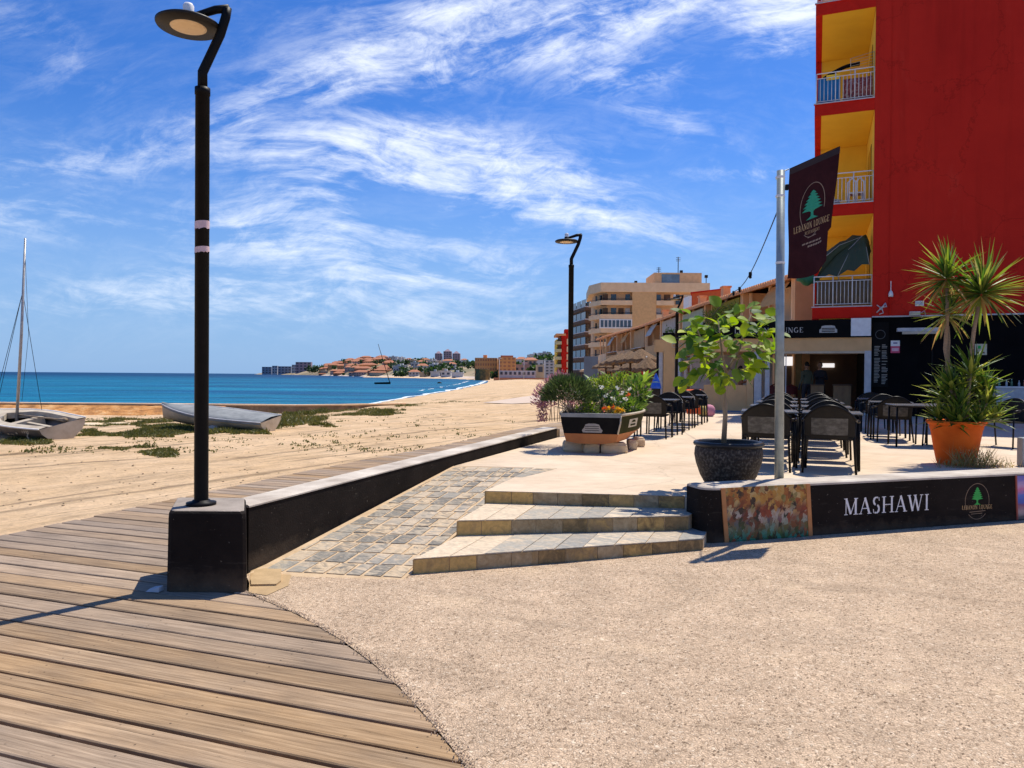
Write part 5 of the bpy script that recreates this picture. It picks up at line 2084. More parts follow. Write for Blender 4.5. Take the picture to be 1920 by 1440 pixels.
for (px, py, dd, rx, rz_, n, ln, wd_, mt, lab) in mix:
    c = D(px, py, dd)
    s = dd / F
    g = thing('planter_plant', lab, 'plant', (c.x, c.y, RZ - .05), 0, 'plants in the boat planter')
    mb = MB()
    tuft_cloud(mb, tuple(c), (rx * s, rx * s * .8, rz_ * s), n, ln, wd_, 0, br_, .5, .3)
    mb.build('foliage', M[mt], g)
    mb = MB()
    for i in range(7):
        a = br_.uniform(0, 6.28)
        mb.tube([(c.x + .03 * math.cos(a), c.y + .03 * math.sin(a), RZ - .08), (c.x + rx * s * .6 * math.cos(a), c.y + rx * s * .5 * math.sin(a), c.z + rz_ * s * .5)], [.006, .003], 4)
    mb.build('stems', M['bark'], g)
fl_ = [('whitefl', 'small white flowers dotted over the planter bushes', [(1128, 727), (1158, 728), (1165, 738), (1148, 748), (1180, 730), (1138, 742), (1172, 748)], 3),
       ('redfl', 'red and orange flowers among the planter bushes', [(1178, 740), (1150, 764), (1134, 767)], 4),
       ('yellowfl', 'bright yellow flowers at the planter rim', [(1160, 768), (1166, 770), (1156, 772), (1140, 766)], 5)]
for mt, lab, pts, n in fl_:
    mb = MB()
    for (px, py) in pts:
        c = D(px, py, 12.05 if py < 760 else 11.85)
        for k in range(n * 4):
            d = Vector((br_.uniform(-1, 1), br_.uniform(-1.2, .4), br_.uniform(-.3, 1)))
            leaf(mb, c + rv(br_) * .035, d, rv(br_), .035, .028, .1, .1, 0, True)
    tag(mb.build('flowers', M[mt]), lab, 'flowers', None, 'stuff')


# ---------------------------------------------------------------- dinghies on the sand
def dinghy(name, label, loc, rz, L=4.2, W=1.5, Hh=.52, tilt=(0, 0), open_=True, cols=('hull', 'hull_grey', 'hull'), mast=None, wheel=False):
    g = thing(name, label, 'boat', loc, rz, 'dinghies parked on the sand')
    g.rotation_euler = (tilt[0], tilt[1], rz)

    def W_(p):
        return (Matrix.Translation(g.location) @ g.rotation_euler.to_matrix().to_4x4()) @ Vector(p)
    n = 16

    def sec(t, inn=0.0):
        # t 0 stern .. 1 bow ; y across, x along
        x = -L / 2 + L * t
        w = W / 2 * (.80 + .20 * math.sin(min(1, t * 1.7) * math.pi / 2)) * (1 - max(0, (t - .35) / .65) ** 2.3) + .015
        sh = Hh * (1 + .32 * t * t)
        kz = .0 + .30 * Hh * max(0, t - .55) ** 1.5 * 3
        ch = kz + .16 * (1 - t * .3) + .04
        w2, ch2, kz2, sh2 = w - inn * .6, ch + inn, kz + inn, sh - (inn * .2)
        w2 = max(w2, .01)
        x2 = x
        return [(x2, -w2, sh2), (x2, -w2 * .93, (sh2 + ch2) / 2), (x2, -w2 * .74, ch2), (x2, -w2 * .3, kz2 + .03), (x2, 0, kz2), (x2, w2 * .3, kz2 + .03), (x2, w2 * .74, ch2), (x2, w2 * .93, (sh2 + ch2) / 2), (x2, w2, sh2)]
    out = [[W_(p) for p in sec(i / n)] for i in range(n + 1)]
    mb = MB()
    mb.loft(out, 0, False, False, True)
    mb.build('hull', M[cols[0]], g)
    mb = MB()
    s0 = sec(0)
    a = [W_((p[0] - .0, p[1], p[2])) for p in s0]
    b = [W_((p[0] + .05, p[1] * .97, p[2])) for p in s0]
    mb.face(a)
    mb.face(b[::-1])
    mb.build('transom', M[cols[2]], g)
    if open_:
        inn = [[W_(p) for p in sec(i / n, .06)] for i in range(n + 1)]
        mb = MB()
        mb.loft(inn, 0, False, False, True)
        mb.build('inner_hull', M['hull_grey' if cols[0] == 'hull_grey' else 'hull'], g)
        # side decks and foredeck
        for sgn in (-1, 1):
            mb = MB()
            rr0, rr1 = [], []
            ins = []
            for i in range(n + 1):
                s = sec(i / n)[8 if sgn > 0 else 0]
                wdk = .20 if i / n < .6 else .20 + (i / n - .6) * 2
                yin = max(abs(s[1]) - wdk, 0)
                rr0.append(W_((s[0], s[1] * 1.02, s[2] + .012)))
                rr1.append(W_((s[0], sgn * yin, s[2] + .03)))
            mb.loft([[p, q_] for p, q_ in zip(rr0, rr1)], 0, False)
            mb.loft([[q_, q_ + Vector((0, 0, -.16))] for q_ in rr1], 0, False)
            mb.build('side_deck', M['hull'], g)
        mb = MB()
        mb.hexa([W_(p) for p in ((-.15, -W * .30, .16), (.15, -W * .30, .16), (.15, W * .30, .16), (-.15, W * .30, .16))], [W_(p) for p in ((-.15, -W * .30, .44), (.15, -W * .3, .44), (.15, W * .3, .44), (-.15, W * .3, .44))])
        mb.build('thwart', M['hull'], g)
        mb = MB()
        mb.hexa([W_(p) for p in ((-L * .45, -.04, .1), (.1, -.04, .1), (.1, .04, .1), (-L * .45, .04, .1))], [W_(p) for p in ((-L * .45, -.04, .34), (.1, -.04, .40), (.1, .04, .40), (-L * .45, .04, .34))])
        mb.build('centre_case', M['hull'], g)
    else:
        mb = MB()
        rgs = []
        for i in range(n + 1):
            s = sec(i / n)
            rgs.append([W_((s[0][0], s[0][1] * 1.03, s[0][2] - .06)), W_((s[0][0], s[0][1] * 1.03, s[0][2] + .01)), W_((s[0][0], s[0][1] * .5, s[0][2] + .05)), W_((s[0][0], 0, s[0][2] + .07 + .02 * math.sin(i * 2.1))),
                        W_((s[0][0], s[8][1] * .5, s[0][2] + .05)), W_((s[0][0], s[8][1] * 1.03, s[0][2] + .01)), W_((s[0][0], s[8][1] * 1.03, s[0][2] - .06))])
        mb.loft(rgs, 0, False, False, True)
        mb.build('deck_cover', M['deckgrey'], g)
    mb = MB()
    for j in (0, 8):
        mb.tube([W_((sec(i / n)[j][0], sec(i / n)[j][1] * 1.02, sec(i / n)[j][2] + .01)) for i in range(n + 1)], .022, 5)
    mb.build('rubbing_strake', M['white' if open_ else 'greywhite'], g)
    if open_:
        mb = MB()
        for i, (xx, zz, ww, hh) in enumerate(((-1.55, .34, .05, .10), (-1.47, .34, .05, .10), (-1.38, .34, .06, .10), (-1.28, .34, .04, .07), (-1.0, .30, .10, .05), (-.8, .27, .16, .03), (-.55, .26, .08, .04))):
            t = (xx + L / 2) / L
            q8 = sec(t)
            yy = q8[7][1] + .02
            mb.face([W_((xx, yy, zz)), W_((xx + ww, yy, zz)), W_((xx + ww, yy + .012, zz + hh)), W_((xx, yy + .012, zz + hh))])
        mb.build('registration_marks', M['hull'], g)
        mb = MB()
        mb.tube([W_((-L / 2 + .62, W * .41, .40)), W_((-L / 2 + .70, W * .42, .26)), W_((-L / 2 + .62, W * .41, .12)), W_((-L / 2 + .40, W * .39, .04)), W_((-L / 2 + .15, W * .36, .04))], .018, 5)
        mb.build('mooring_rope', M['hull'], g)
        mb = MB()
        mb.tube([W_((-L * .3, -W * .2, .46)), W_((L * .2, -W * .12, .50))], .022, 5)
        mb.tube([W_((-L * .3, -W * .2, .46)), W_((-L * .38, -W * .22, .45))], [.03, .07], 6)
        mb.build('oar', M['bark'], g)
    if mast:
        mx, mh = mast
        mb = MB()
        b0, b1 = W_((mx, 0, .12)), W_((mx, 0, .12)) + Vector((.25, 0, mh))
        mb.tube([b0, b0.lerp(b1, .5) + Vector((.02, 0, 0)), b1], [.042, .038, .026], 8)
        mb.build('mast', M['alu'], g)
        mb = MB()
        mb.tube([b0.lerp(b1, .72), W_((L * .48, 0, Hh * 1.2))], .008, 4)
        mb.tube([b0.lerp(b1, .72), W_((mx - .3, W * .45, Hh))], .008, 4)
        mb.tube([b0.lerp(b1, .72), W_((mx - .3, -W * .45, Hh))], .008, 4)
        mb.tube([b0.lerp(b1, .95), b0.lerp(b1, .5) + Vector((.22, 0, 0)), b0.lerp(b1, .15) + Vector((.12, 0, 0))], .006, 4)
        mb.build('rigging', M['black_metal'], g)
    if wheel:
        ax = W_((-.35, -W * .5, -.02))
        for sgn in (-1, 1):
            c = W_((-.3, sgn * W * .42, -.02))
            ydir = (W_((0, 1, 0)) - W_((0, 0, 0))).normalized()
            m2 = MB()
            up = Vector((0, 0, 1))
            sdv = ydir.cross(up).normalized()
            for r_, mtn, th in ((.23, 'tyre', .09), (.12, 'rim', .11)):
                m2 = MB()
                rg = []
                for off in (-th / 2, th / 2):
                    rg.append([c + ydir * off + (up * math.cos(2 * math.pi * k / 20) + sdv * math.sin(2 * math.pi * k / 20)) * r_ for k in range(20)])
                m2.loft(rg, 0, True, True)
                if mtn == 'tyre':
                    wobj = m2.build('wheel', M['greywhite'], g)
                else:
                    m2.build('hub', M['rubber'], wobj)
        mb = MB()
        mb.tube([W_((-.3, -W * .42, -.02)), W_((-.3, W * .42, -.02))], .025, 6)
        for sgn in (-1, 1):
            mb.tube([W_((-.3, sgn * .2, -.02)), W_((L * .4, 0, .06))], .02, 6)
        mb.build('trolley', M['dark_metal'], g)
    return g


def GS(px, py):
    z = -.3
    for _ in range(12):
        p = G(px, py, z)
        z = sand_z(p.x, p.y)
    return p


a = GS(92, 826)
dz = sand_z(a.x, a.y)
d1 = dinghy('sailing_dinghy', 'open grey dinghy with bare mast at the left edge of the sand', (-13.25, 20.3, sand_z(-13.2, 20.3) + .02), R(146), 4.2, 1.4, .47, (R(-13), R(-1)), True, ('hull_grey', 'hull_grey', 'hull'), (0.72, 5.35))
a = GS(412, 810)
dz = sand_z(a.x, a.y)
dinghy('sailing_dinghy', 'pale covered dinghy on a launching trolley behind the nearest lamp post', (-9.15, 22.9, sand_z(-9.15, 22.9) + .10), R(163), 4.0, 1.25, .42, (R(-10), R(-3.4)), False, ('hull', 'hull', 'hull'), None, True)

# low wall along the water
sww = thing('sea_wall', 'low weathered wall with pale capping along the water behind the dinghies', 'wall', (-10.9, 36.3, -.5))
wl = [(-60, 31), (-40, 34.6), (-26.5, 37.0), (-18, 37.0), (-10.9, 37.3), (-9.0, 39.0), (-7.3, 42.0), (-6.4, 44.5), (-6.6, 46)]
tp = [.00, .00, .00, .0, -.02, -.05, -.10, -.16, -.20]
mb, mc = MB(), MB()
for i in range(len(wl) - 1):
    a, b = Vector(wl[i]), Vector(wl[i + 1])
    ns = max(2, int((b - a).length / .7))
    d = (b - a).normalized()
    n = Vector((-d.y, d.x))
    for k in range(ns):
        p, q = a.lerp(b, k / ns), a.lerp(b, (k + 1) / ns)
        z0, z1 = tp[i] + (tp[i + 1] - tp[i]) * k / ns, tp[i] + (tp[i + 1] - tp[i]) * (k + 1) / ns
        mb.hexa([(p.x, p.y, -1.6), (q.x, q.y, -1.6), (q.x + n.x * .4, q.y + n.y * .4, -1.6), (p.x + n.x * .4, p.y + n.y * .4, -1.6)],
                [(p.x, p.y, z0), (q.x, q.y, z1), (q.x + n.x * .4, q.y + n.y * .4, z1), (p.x + n.x * .4, p.y + n.y * .4, z0)])
        mc.hexa([(p.x - n.x * .04, p.y - n.y * .04, z0), (q.x - n.x * .04, q.y - n.y * .04, z1), (q.x + n.x * .45, q.y + n.y * .45, z1), (p.x + n.x * .45, p.y + n.y * .45, z0)],
                [(p.x - n.x * .04, p.y - n.y * .04, z0 + .07), (q.x - n.x * .04, q.y - n.y * .04, z1 + .07), (q.x + n.x * .45, q.y + n.y * .45, z1 + .07), (p.x + n.x * .45, p.y + n.y * .45, z0 + .07)])
mb.build('wall_body', M['weathered_wall'], sww)
mc.build('capping', M['cream'], sww)
# eroded earth bank in front of it
mb = MB()
rows = []
for j in range(9):
    t = j / 8
    rowp = []
    for i in range(130):
        x = -31 + i * .13
        y = 36.9 - t * 1.9
        nz = mnoise.noise(Vector((x * .7, t * 2.5, 2))) * .5 + mnoise.noise(Vector((x * 2.3, t * 5, 7))) * .28
        z = -.03 + (-.58) * t + nz * .40 * math.sin(math.pi * min(t * 1.1, 1))
        rowp.append((x, y + nz * .5, min(z, -.01)))
    rows.append(rowp)
mb.loft(rows, 0, False, False, False)
structure('earth_bank', mb, M['earth'], 'eroded orange earth bank under the sea wall', 'bank')

# grass patches
gr = random.Random(31)
mb = MB()


def gpatch(px0, px1, py0, py1, n, hmax, skew=0.0):
    for _ in range(n):
        for tr in range(6):
            px = gr.uniform(px0, px1)
            t = gr.random()
            py = py0 + (py1 - py0) * t + (px - px0) * skew
            p = GS(px, py)
            if mnoise.noise(Vector((p.x * .55, p.y * .45, 4))) + .35 * mnoise.noise(Vector((p.x * 1.9, p.y * 1.7, 8))) > -.02 + .5 * abs(2 * (px - px0) / (px1 - px0) - 1) ** 4 * .5:
                break
        else:
            continue
        z = sand_z(p.x, p.y)
        for k in range(3):
            leaf(mb, (p.x + gr.uniform(-.06, .06), p.y + gr.uniform(-.06, .06), z), Vector((gr.uniform(-.8, .8), gr.uniform(-.8, .8), 1)), rv(gr), gr.uniform(.3, 1) * hmax * (.5 + 1.6 * max(0, mnoise.noise(Vector((p.x * 1.1, p.y * .9, 12))) + .2)), .035, .1, .3)


gpatch(130, 350, 786, 820, 6200, .10)
gpatch(170, 640, 786, 812, 3800, .09)
gpatch(0, 110, 818, 834, 900, .09)
gpatch(300, 560, 798, 816, 2600, .13)
gpatch(430, 620, 766, 800, 3600, .22)
gpatch(500, 760, 762, 780, 4200, .15)
gpatch(700, 800, 757, 762, 420, .08)
gpatch(180, 330, 838, 862, 700, .06)
gpatch(0, 1000, 775, 850, 900, .07)
gpatch(780, 900, 752, 756, 300, .06)
tag(mb.build('beach_grass', M['grass']), 'green and yellow grass patches on the sand around the dinghies', 'grass', None, 'stuff')
# small stones and debris on the sand
mb = MB()
for _ in range(420):
    px, py = gr.uniform(0, 1000), gr.uniform(775, 960) 
    p = G(px, py, -.2)
    if interp(deckL, p.y) - p.x < .15:
        continue
    z = sand_z(p.x, p.y)
    s = gr.uniform(.006, .016) * (1 + p.y / 20)
    mb.hexa([(p.x - s, p.y - s, z - .01), (p.x + s, p.y - s * .8, z - .01), (p.x + s * .7, p.y + s, z - .01), (p.x - s * .9, p.y + s * .8, z - .01)],
            [(p.x - s * .5, p.y - s * .5, z + s * .5), (p.x + s * .4, p.y - s * .5, z + s * .6), (p.x + s * .4, p.y + s * .5, z + s * .5), (p.x - s * .4, p.y + s * .4, z + s * .4)])
tag(mb.build('pebbles', pm('beach_pebbles', (.45, .32, .18), (.16, .11, .06), 30, .9, island=.35)), 'small stones and debris scattered on the sand', 'pebbles', None, 'stuff')
mb = MB()
for (px, py, s) in ((172, 815, .5), (222, 812, .45), (540, 800, .35)):
    p = G(px, py, -.42)
    z = sand_z(p.x, p.y)
    mb = MB()
    rg = []
    for zz, k in ((-.05, 1), (.03, .95), (.07, .6)):
        rg.append([(p.x + s * k * math.cos(a) * (1 + .2 * math.sin(3 * a + s * 9)), p.y + s * .8 * k * math.sin(a), z + zz) for a in [2 * math.pi * q / 10 for q in range(10)]])
    mb.loft(rg, 0, True, True, True)
    tag(mb.build('flat_rock', M['stone']), {172: 'flat pale rock just right of the open dinghy', 222: 'flat pale rock in the grass left of the lamp post', 540: 'pale rock at the stern of the covered dinghy'}[px], 'rock', 'flat rocks on the sand')
# ================================================================== RED BUILDING WITH THE RESTAURANT
K = Vector((11.65, 24.0, 0))


def kp(t, v, z):
    """t along U from the corner, v along V, height z"""
    p = K + U * t + V * v
    return Vector((p.x, p.y, z))


def kbox(mb, t0, t1, v0, v1, z0, z1, mi=0):
    mb.hexa([kp(t0, v0, z0), kp(t1, v0, z0), kp(t1, v1, z0), kp(t0, v1, z0)], [kp(t0, v0, z1), kp(t1, v0, z1), kp(t1, v1, z1), kp(t0, v1, z1)], mi)


rb = thing('red_apartment_block', 'tall red apartment block with yellow balconies above the restaurant', 'building', tuple(K))
mb = MB()
kbox(mb, .46, 14, .03, 12, 3.62, 19)
mb.build('gable_wall', M['red'], rb)
mb = MB()
kbox(mb, 0, .46, 0, 12, 3.62, 19)
mb.build('corner_pilaster', M['red'], rb)
mb = MB()
kbox(mb, .02, 14, .10, .5, .2, 3.62)
mb.build('ground_floor_wall', M['blackwall'], rb)
mb = MB()
kbox(mb, .0, 14, -.02, .09, 3.58, 3.62)
mb.build('cable_ledge', M['greywhite'], rb)
for (t0, t1) in ((1.72, 1.76), (4.9, 4.94)):
    mb = MB()
    kbox(mb, t0, t1, .08, .10, .4, 3.5)
    mb.build('panel_joint', M['black_metal'], rb)
BW, BL_ = 1.80, 4.1
levels = [3.95, 7.33, 10.68, 14.0]
for li, zt in enumerate(levels):
    mb = MB()
    kbox(mb, -BW, -.003, 0, BL_, zt - .38, zt)
    kbox(mb, -BW - .03, -.003, -.03, .0, zt - .03, zt + .02)
    sl = mb.build('balcony_slab', M['redtrim'], rb)
    mb = MB()
    kbox(mb, -BW - .03, -.003, -.035, -.031, zt - .01, zt + .025)
    mb.build('drip_edge', M['greywhite'], sl)
    mb = MB()
    kbox(mb, -BW + .21, -.01, .05, BL_ - .16, zt - .392, zt - .381)
    mb.build('soffit', M['yellow'], sl)
    nxt = levels[li + 1] - .38 if li < 3 else 17
    mb = MB()
    kbox(mb, -BW + .211, -.004, BL_ - .14, BL_ - .0, zt, nxt)
    mb.build('wing_wall', M['yellow'], sl)
    mb = MB()
    mb.hexa([kp(-BW + .04, BL_ - .16, zt), kp(-BW + .21, BL_ - .16, zt), kp(-BW + .21, BL_ + .03, zt), kp(-BW + .04, BL_ + .03, zt)],
            [kp(-BW - .0, BL_ - .16, nxt), kp(-BW + .21, BL_ - .16, nxt), kp(-BW + .21, BL_ + .03, nxt), kp(-BW - .0, BL_ + .03, nxt)])
    mb.build('wing_edge', M['redtrim'], sl)
    # back wall with a door
    mb = MB()
    kbox(mb, -.003, .0, .02, BL_ - .15, zt, nxt)
    mb.build('back_wall', M['yellow'], sl)
    mb = MB()
    kbox(mb, -.02, -.006, 1.2, 2.9, zt + .05, zt + 2.2)
    mb.build('balcony_door', M['glassdark'], sl)
    # railing
    mb = MB()
    for z in (zt + .10, zt + .86, zt + 1.02):
        mb.tube([kp(-BW + .05, .06, z), kp(-.01, .06, z)], .018 if z > zt + .9 else .013, 6)
        mb.tube([kp(-BW + .05, .06, z), kp(-BW + .05, BL_ - .2, z)], .018 if z > zt + .9 else .013, 6)
    nb = 15
    for k in range(nb + 1):
        t = -BW + .05 + (BW - .06) * k / nb
        mb.tube([kp(t, .06, zt + .02 if k % 5 == 0 else zt + .10), kp(t, .06, zt + .86 if k % 5 else zt + 1.02)], .010 if k % 5 else .018, 5)
    for k in range(1, 26):
        v = .06 + (BL_ - .26) * k / 26
        mb.tube([kp(-BW + .05, v, zt + .10), kp(-BW + .05, v, zt + .86)], .009, 5)
    mb.build('railing', M['white'], sl)

# canopy of the restaurant
cn = thing('restaurant_canopy', 'beige framed restaurant front with black sign fascia beside the red block', 'restaurant', tuple(kp(-3.5, 0, .4)))
mb = MB()
kbox(mb, -7.05, -.005, -.02, .30, 2.50, 2.94)
mb.build('beam', M['beige'], cn)
mb = MB()
kbox(mb, -7.0, -.005, .302, 7.5, 2.60, 2.90)
mb.build('roof_slab', M['tan'], cn)
mb = MB()
kbox(mb, -4.55, -.01, -.10, .10, 2.943, 3.53)
fas = mb.build('sign_fascia', M['black_sign'], cn)
mb = MB()
kbox(mb, -6.75, -4.552, -.06, .10, 2.943, 3.18)
mb.build('planter_trough', M['black_sign'], cn)
mb = MB()
ta_ = text_width('LEBANON LOUNGE') * .17
add_text(mb, 'LEBANON LOUNGE', lambda x, y, l: kp(-4.28 + x * 2.22 / ta_, -.104 - l, 3.12 + y), .17, 0, .08, 1.1)
mb.build('sign_lettering', pm('pale_sign_letters', (.50, .48, .44), None, 30, .5), fas)
mb = MB()
pts = [(-.27, 0), (.27, 0), (.27, .10), (.22, .14), (.20, .22), (.10, .24), (-.10, .24), (-.20, .22), (-.22, .14), (-.27, .10)]
mb.face([kp(-1.30 + x, -.103, 3.10 + y) for x, y in pts])
bdg = mb.build('sign_badge', pm('badge_pale', (.45, .44, .40), None, 30, .5), fas)
mb = MB()
for k in range(3):
    mb.face([kp(-1.50, -.106, 3.13 + k * .05), kp(-1.10, -.106, 3.13 + k * .05), kp(-1.10, -.106, 3.155 + k * .05), kp(-1.50, -.106, 3.155 + k * .05)])
mb.build('badge_lines', M['black_sign'], fas)


def post(t0, t1, v0, v1, z1, m, nm='post'):
    mb = MB()
    kbox(mb, t0, t1, v0, v1, .38, z1)
    return mb.build(nm, M[m] if isinstance(m, str) else m, cn)


post(-.20, -.006, -.05, .12, 2.50, 'greywhite')
post(-6.72, -6.32, -.04, .35, 2.50, 'beige', 'pillar')
post(-6.32, -6.12, -.01, .35, 2.50, 'greywhite')
post(-6.90, -6.76, .05, .2, 2.50, 'greywhite')
post(-7.02, -6.91, .2, .4, 2.50, 'black_metal')
post(-3.86, -3.64, -.03, .28, 2.50, 'beige', 'pillar')
post(-3.62, -3.38, -.01, .20, 2.50, 'greywhite')
post(-3.27, -3.12, .02, .18, 2.50, 'greywhite')
mb = MB()
kbox(mb, -5.30, -3.865, -.01, .15, .38, 1.34)
mb.build('low_wall', M['beige'], cn)
mb = MB()
kbox(mb, -5.30, -3.865, -.03, .02, .38, .45)
mb.build('wall_skirting', pm('blue_grey_skirt', (.20, .22, .30), None, 6, .8), cn)
mb = MB()
kbox(mb, -6.1, -5.305, .0, .10, .38, 1.20)
mb.build('low_wall', pm('brick_red_wall', (.40, .20, .13), None, 6, .9), cn)
# back and side walls of the dining room
mb = MB()
kbox(mb, -3.3, .0, 7.0, 7.2, .38, 2.6)
mb.build('rear_wall', M['brown'], cn)
mb = MB()
kbox(mb, -.10, -.005, .5, 7.0, .38, 2.6)
mb.build('side_wall', M['blackwall'], cn)
mb = MB()
kbox(mb, -3.12, -.2, 3.9, 4.0, .38, .40)
mb = MB()
kbox(mb, -6.9, -3.4, 7.2, 7.3, .38, 2.6)
mb.build('rear_wall', M['greywhite'], cn)
day_glow = bpy.data.materials.new('daylight_glow_pane')
day_glow.use_nodes = True
bs = day_glow.node_tree.nodes['Principled BSDF']
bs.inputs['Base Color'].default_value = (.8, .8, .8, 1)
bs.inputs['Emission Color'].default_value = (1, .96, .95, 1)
bs.inputs['Emission Strength'].default_value = .75  # panes glow by emission, in place of daylight through rear openings
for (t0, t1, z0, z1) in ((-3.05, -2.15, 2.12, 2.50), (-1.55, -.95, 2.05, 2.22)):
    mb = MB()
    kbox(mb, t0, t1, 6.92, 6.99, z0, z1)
    mb.build('window', day_glow, cn)
mb = MB()
kbox(mb, -2.35, -2.15, 2.5, 2.7, .38, 2.6)
mb.build('inner_pillar', pm('ochre_pillar', (.30, .20, .08), None, 6, .9), cn)
mb = MB()
kbox(mb, -2.62, -2.59, .16, .19, .38, 2.5)
mb.build('door_mullion', M['greywhite'], cn)
mb = MB()
kbox(mb, -3.12, -.2, -.02, .18, 2.42, 2.498)
mb.build('roller_blind', pm('cream_blind', (.60, .46, .30), None, 6, .7), cn)
for (t0, t1, nm, lab) in ((-1.82, -1.40, 'wooden_counter', 'wooden counter block left of the dark doorway'), (-1.10, -.55, 'wooden_counter', 'wooden counter block by the right post of the doorway')):
    g = thing(nm, lab, 'counter', tuple(kp((t0 + t1) / 2, 1.2, TZ)), 0, 'counters in the restaurant')
    mb = MB()
    kbox(mb, t0, t1, 1.0, 1.6, TZ + .10, TZ + .95)
    mb.build('counter_body', pm('counter_wood' + str(t0), (.30, .17, .07), (.20, .11, .05), 5, .6, stretch=(1, 1, .3)), g)
    mb = MB()
    kbox(mb, t0 - .03, t1 + .03, .95, 1.65, TZ + .95, TZ + .99)
    mb.build('counter_top', M['brown'], g)
    mb = MB()
    kbox(mb, t0 + .03, t1 - .03, 1.05, 1.55, TZ + .0, TZ + .10)
    mb.build('plinth', M['black_metal'], g)
mb = MB()
kbox(mb, -.62, -.03, -.125, -.104, 2.98, 3.56)
mb.build('white_panel', M['white'], cn)

# greenery on the left of the fascia
mb = MB()
hr = random.Random(12)
for k in range(500):
    p = kp(hr.uniform(-6.7, -4.6), hr.uniform(-.1, .1), 3.16 + abs(hr.gauss(0, .07)))
    leaf(mb, p, rv(hr) + Vector((0, -.3, .6)), rv(hr), .09, .03, .1, .2)
tag(mb.build('trailing_plants', M['darkgreen']), 'dark trailing plants in the trough over the left of the canopy', 'plants', None, 'stuff')
# ring ornaments hanging under the beam
for k, t in enumerate((-6.35, -6.12, -5.9)):
    p = kp(t, -.08, 2.72)
    mb = MB()
    mb.tube([(p.x + .07 * math.cos(a), p.y - .02, p.z + .07 * math.sin(a)) for a in [2 * math.pi * i / 14 for i in range(15)]], .014, 5)
    tag(mb.build('ring_ornament', M['hull']), ['leftmost pale ring hanging on the canopy beam', 'middle pale ring hanging on the canopy beam', 'rightmost pale ring hanging on the canopy beam'][k], 'ornament', 'rings on the canopy beam')


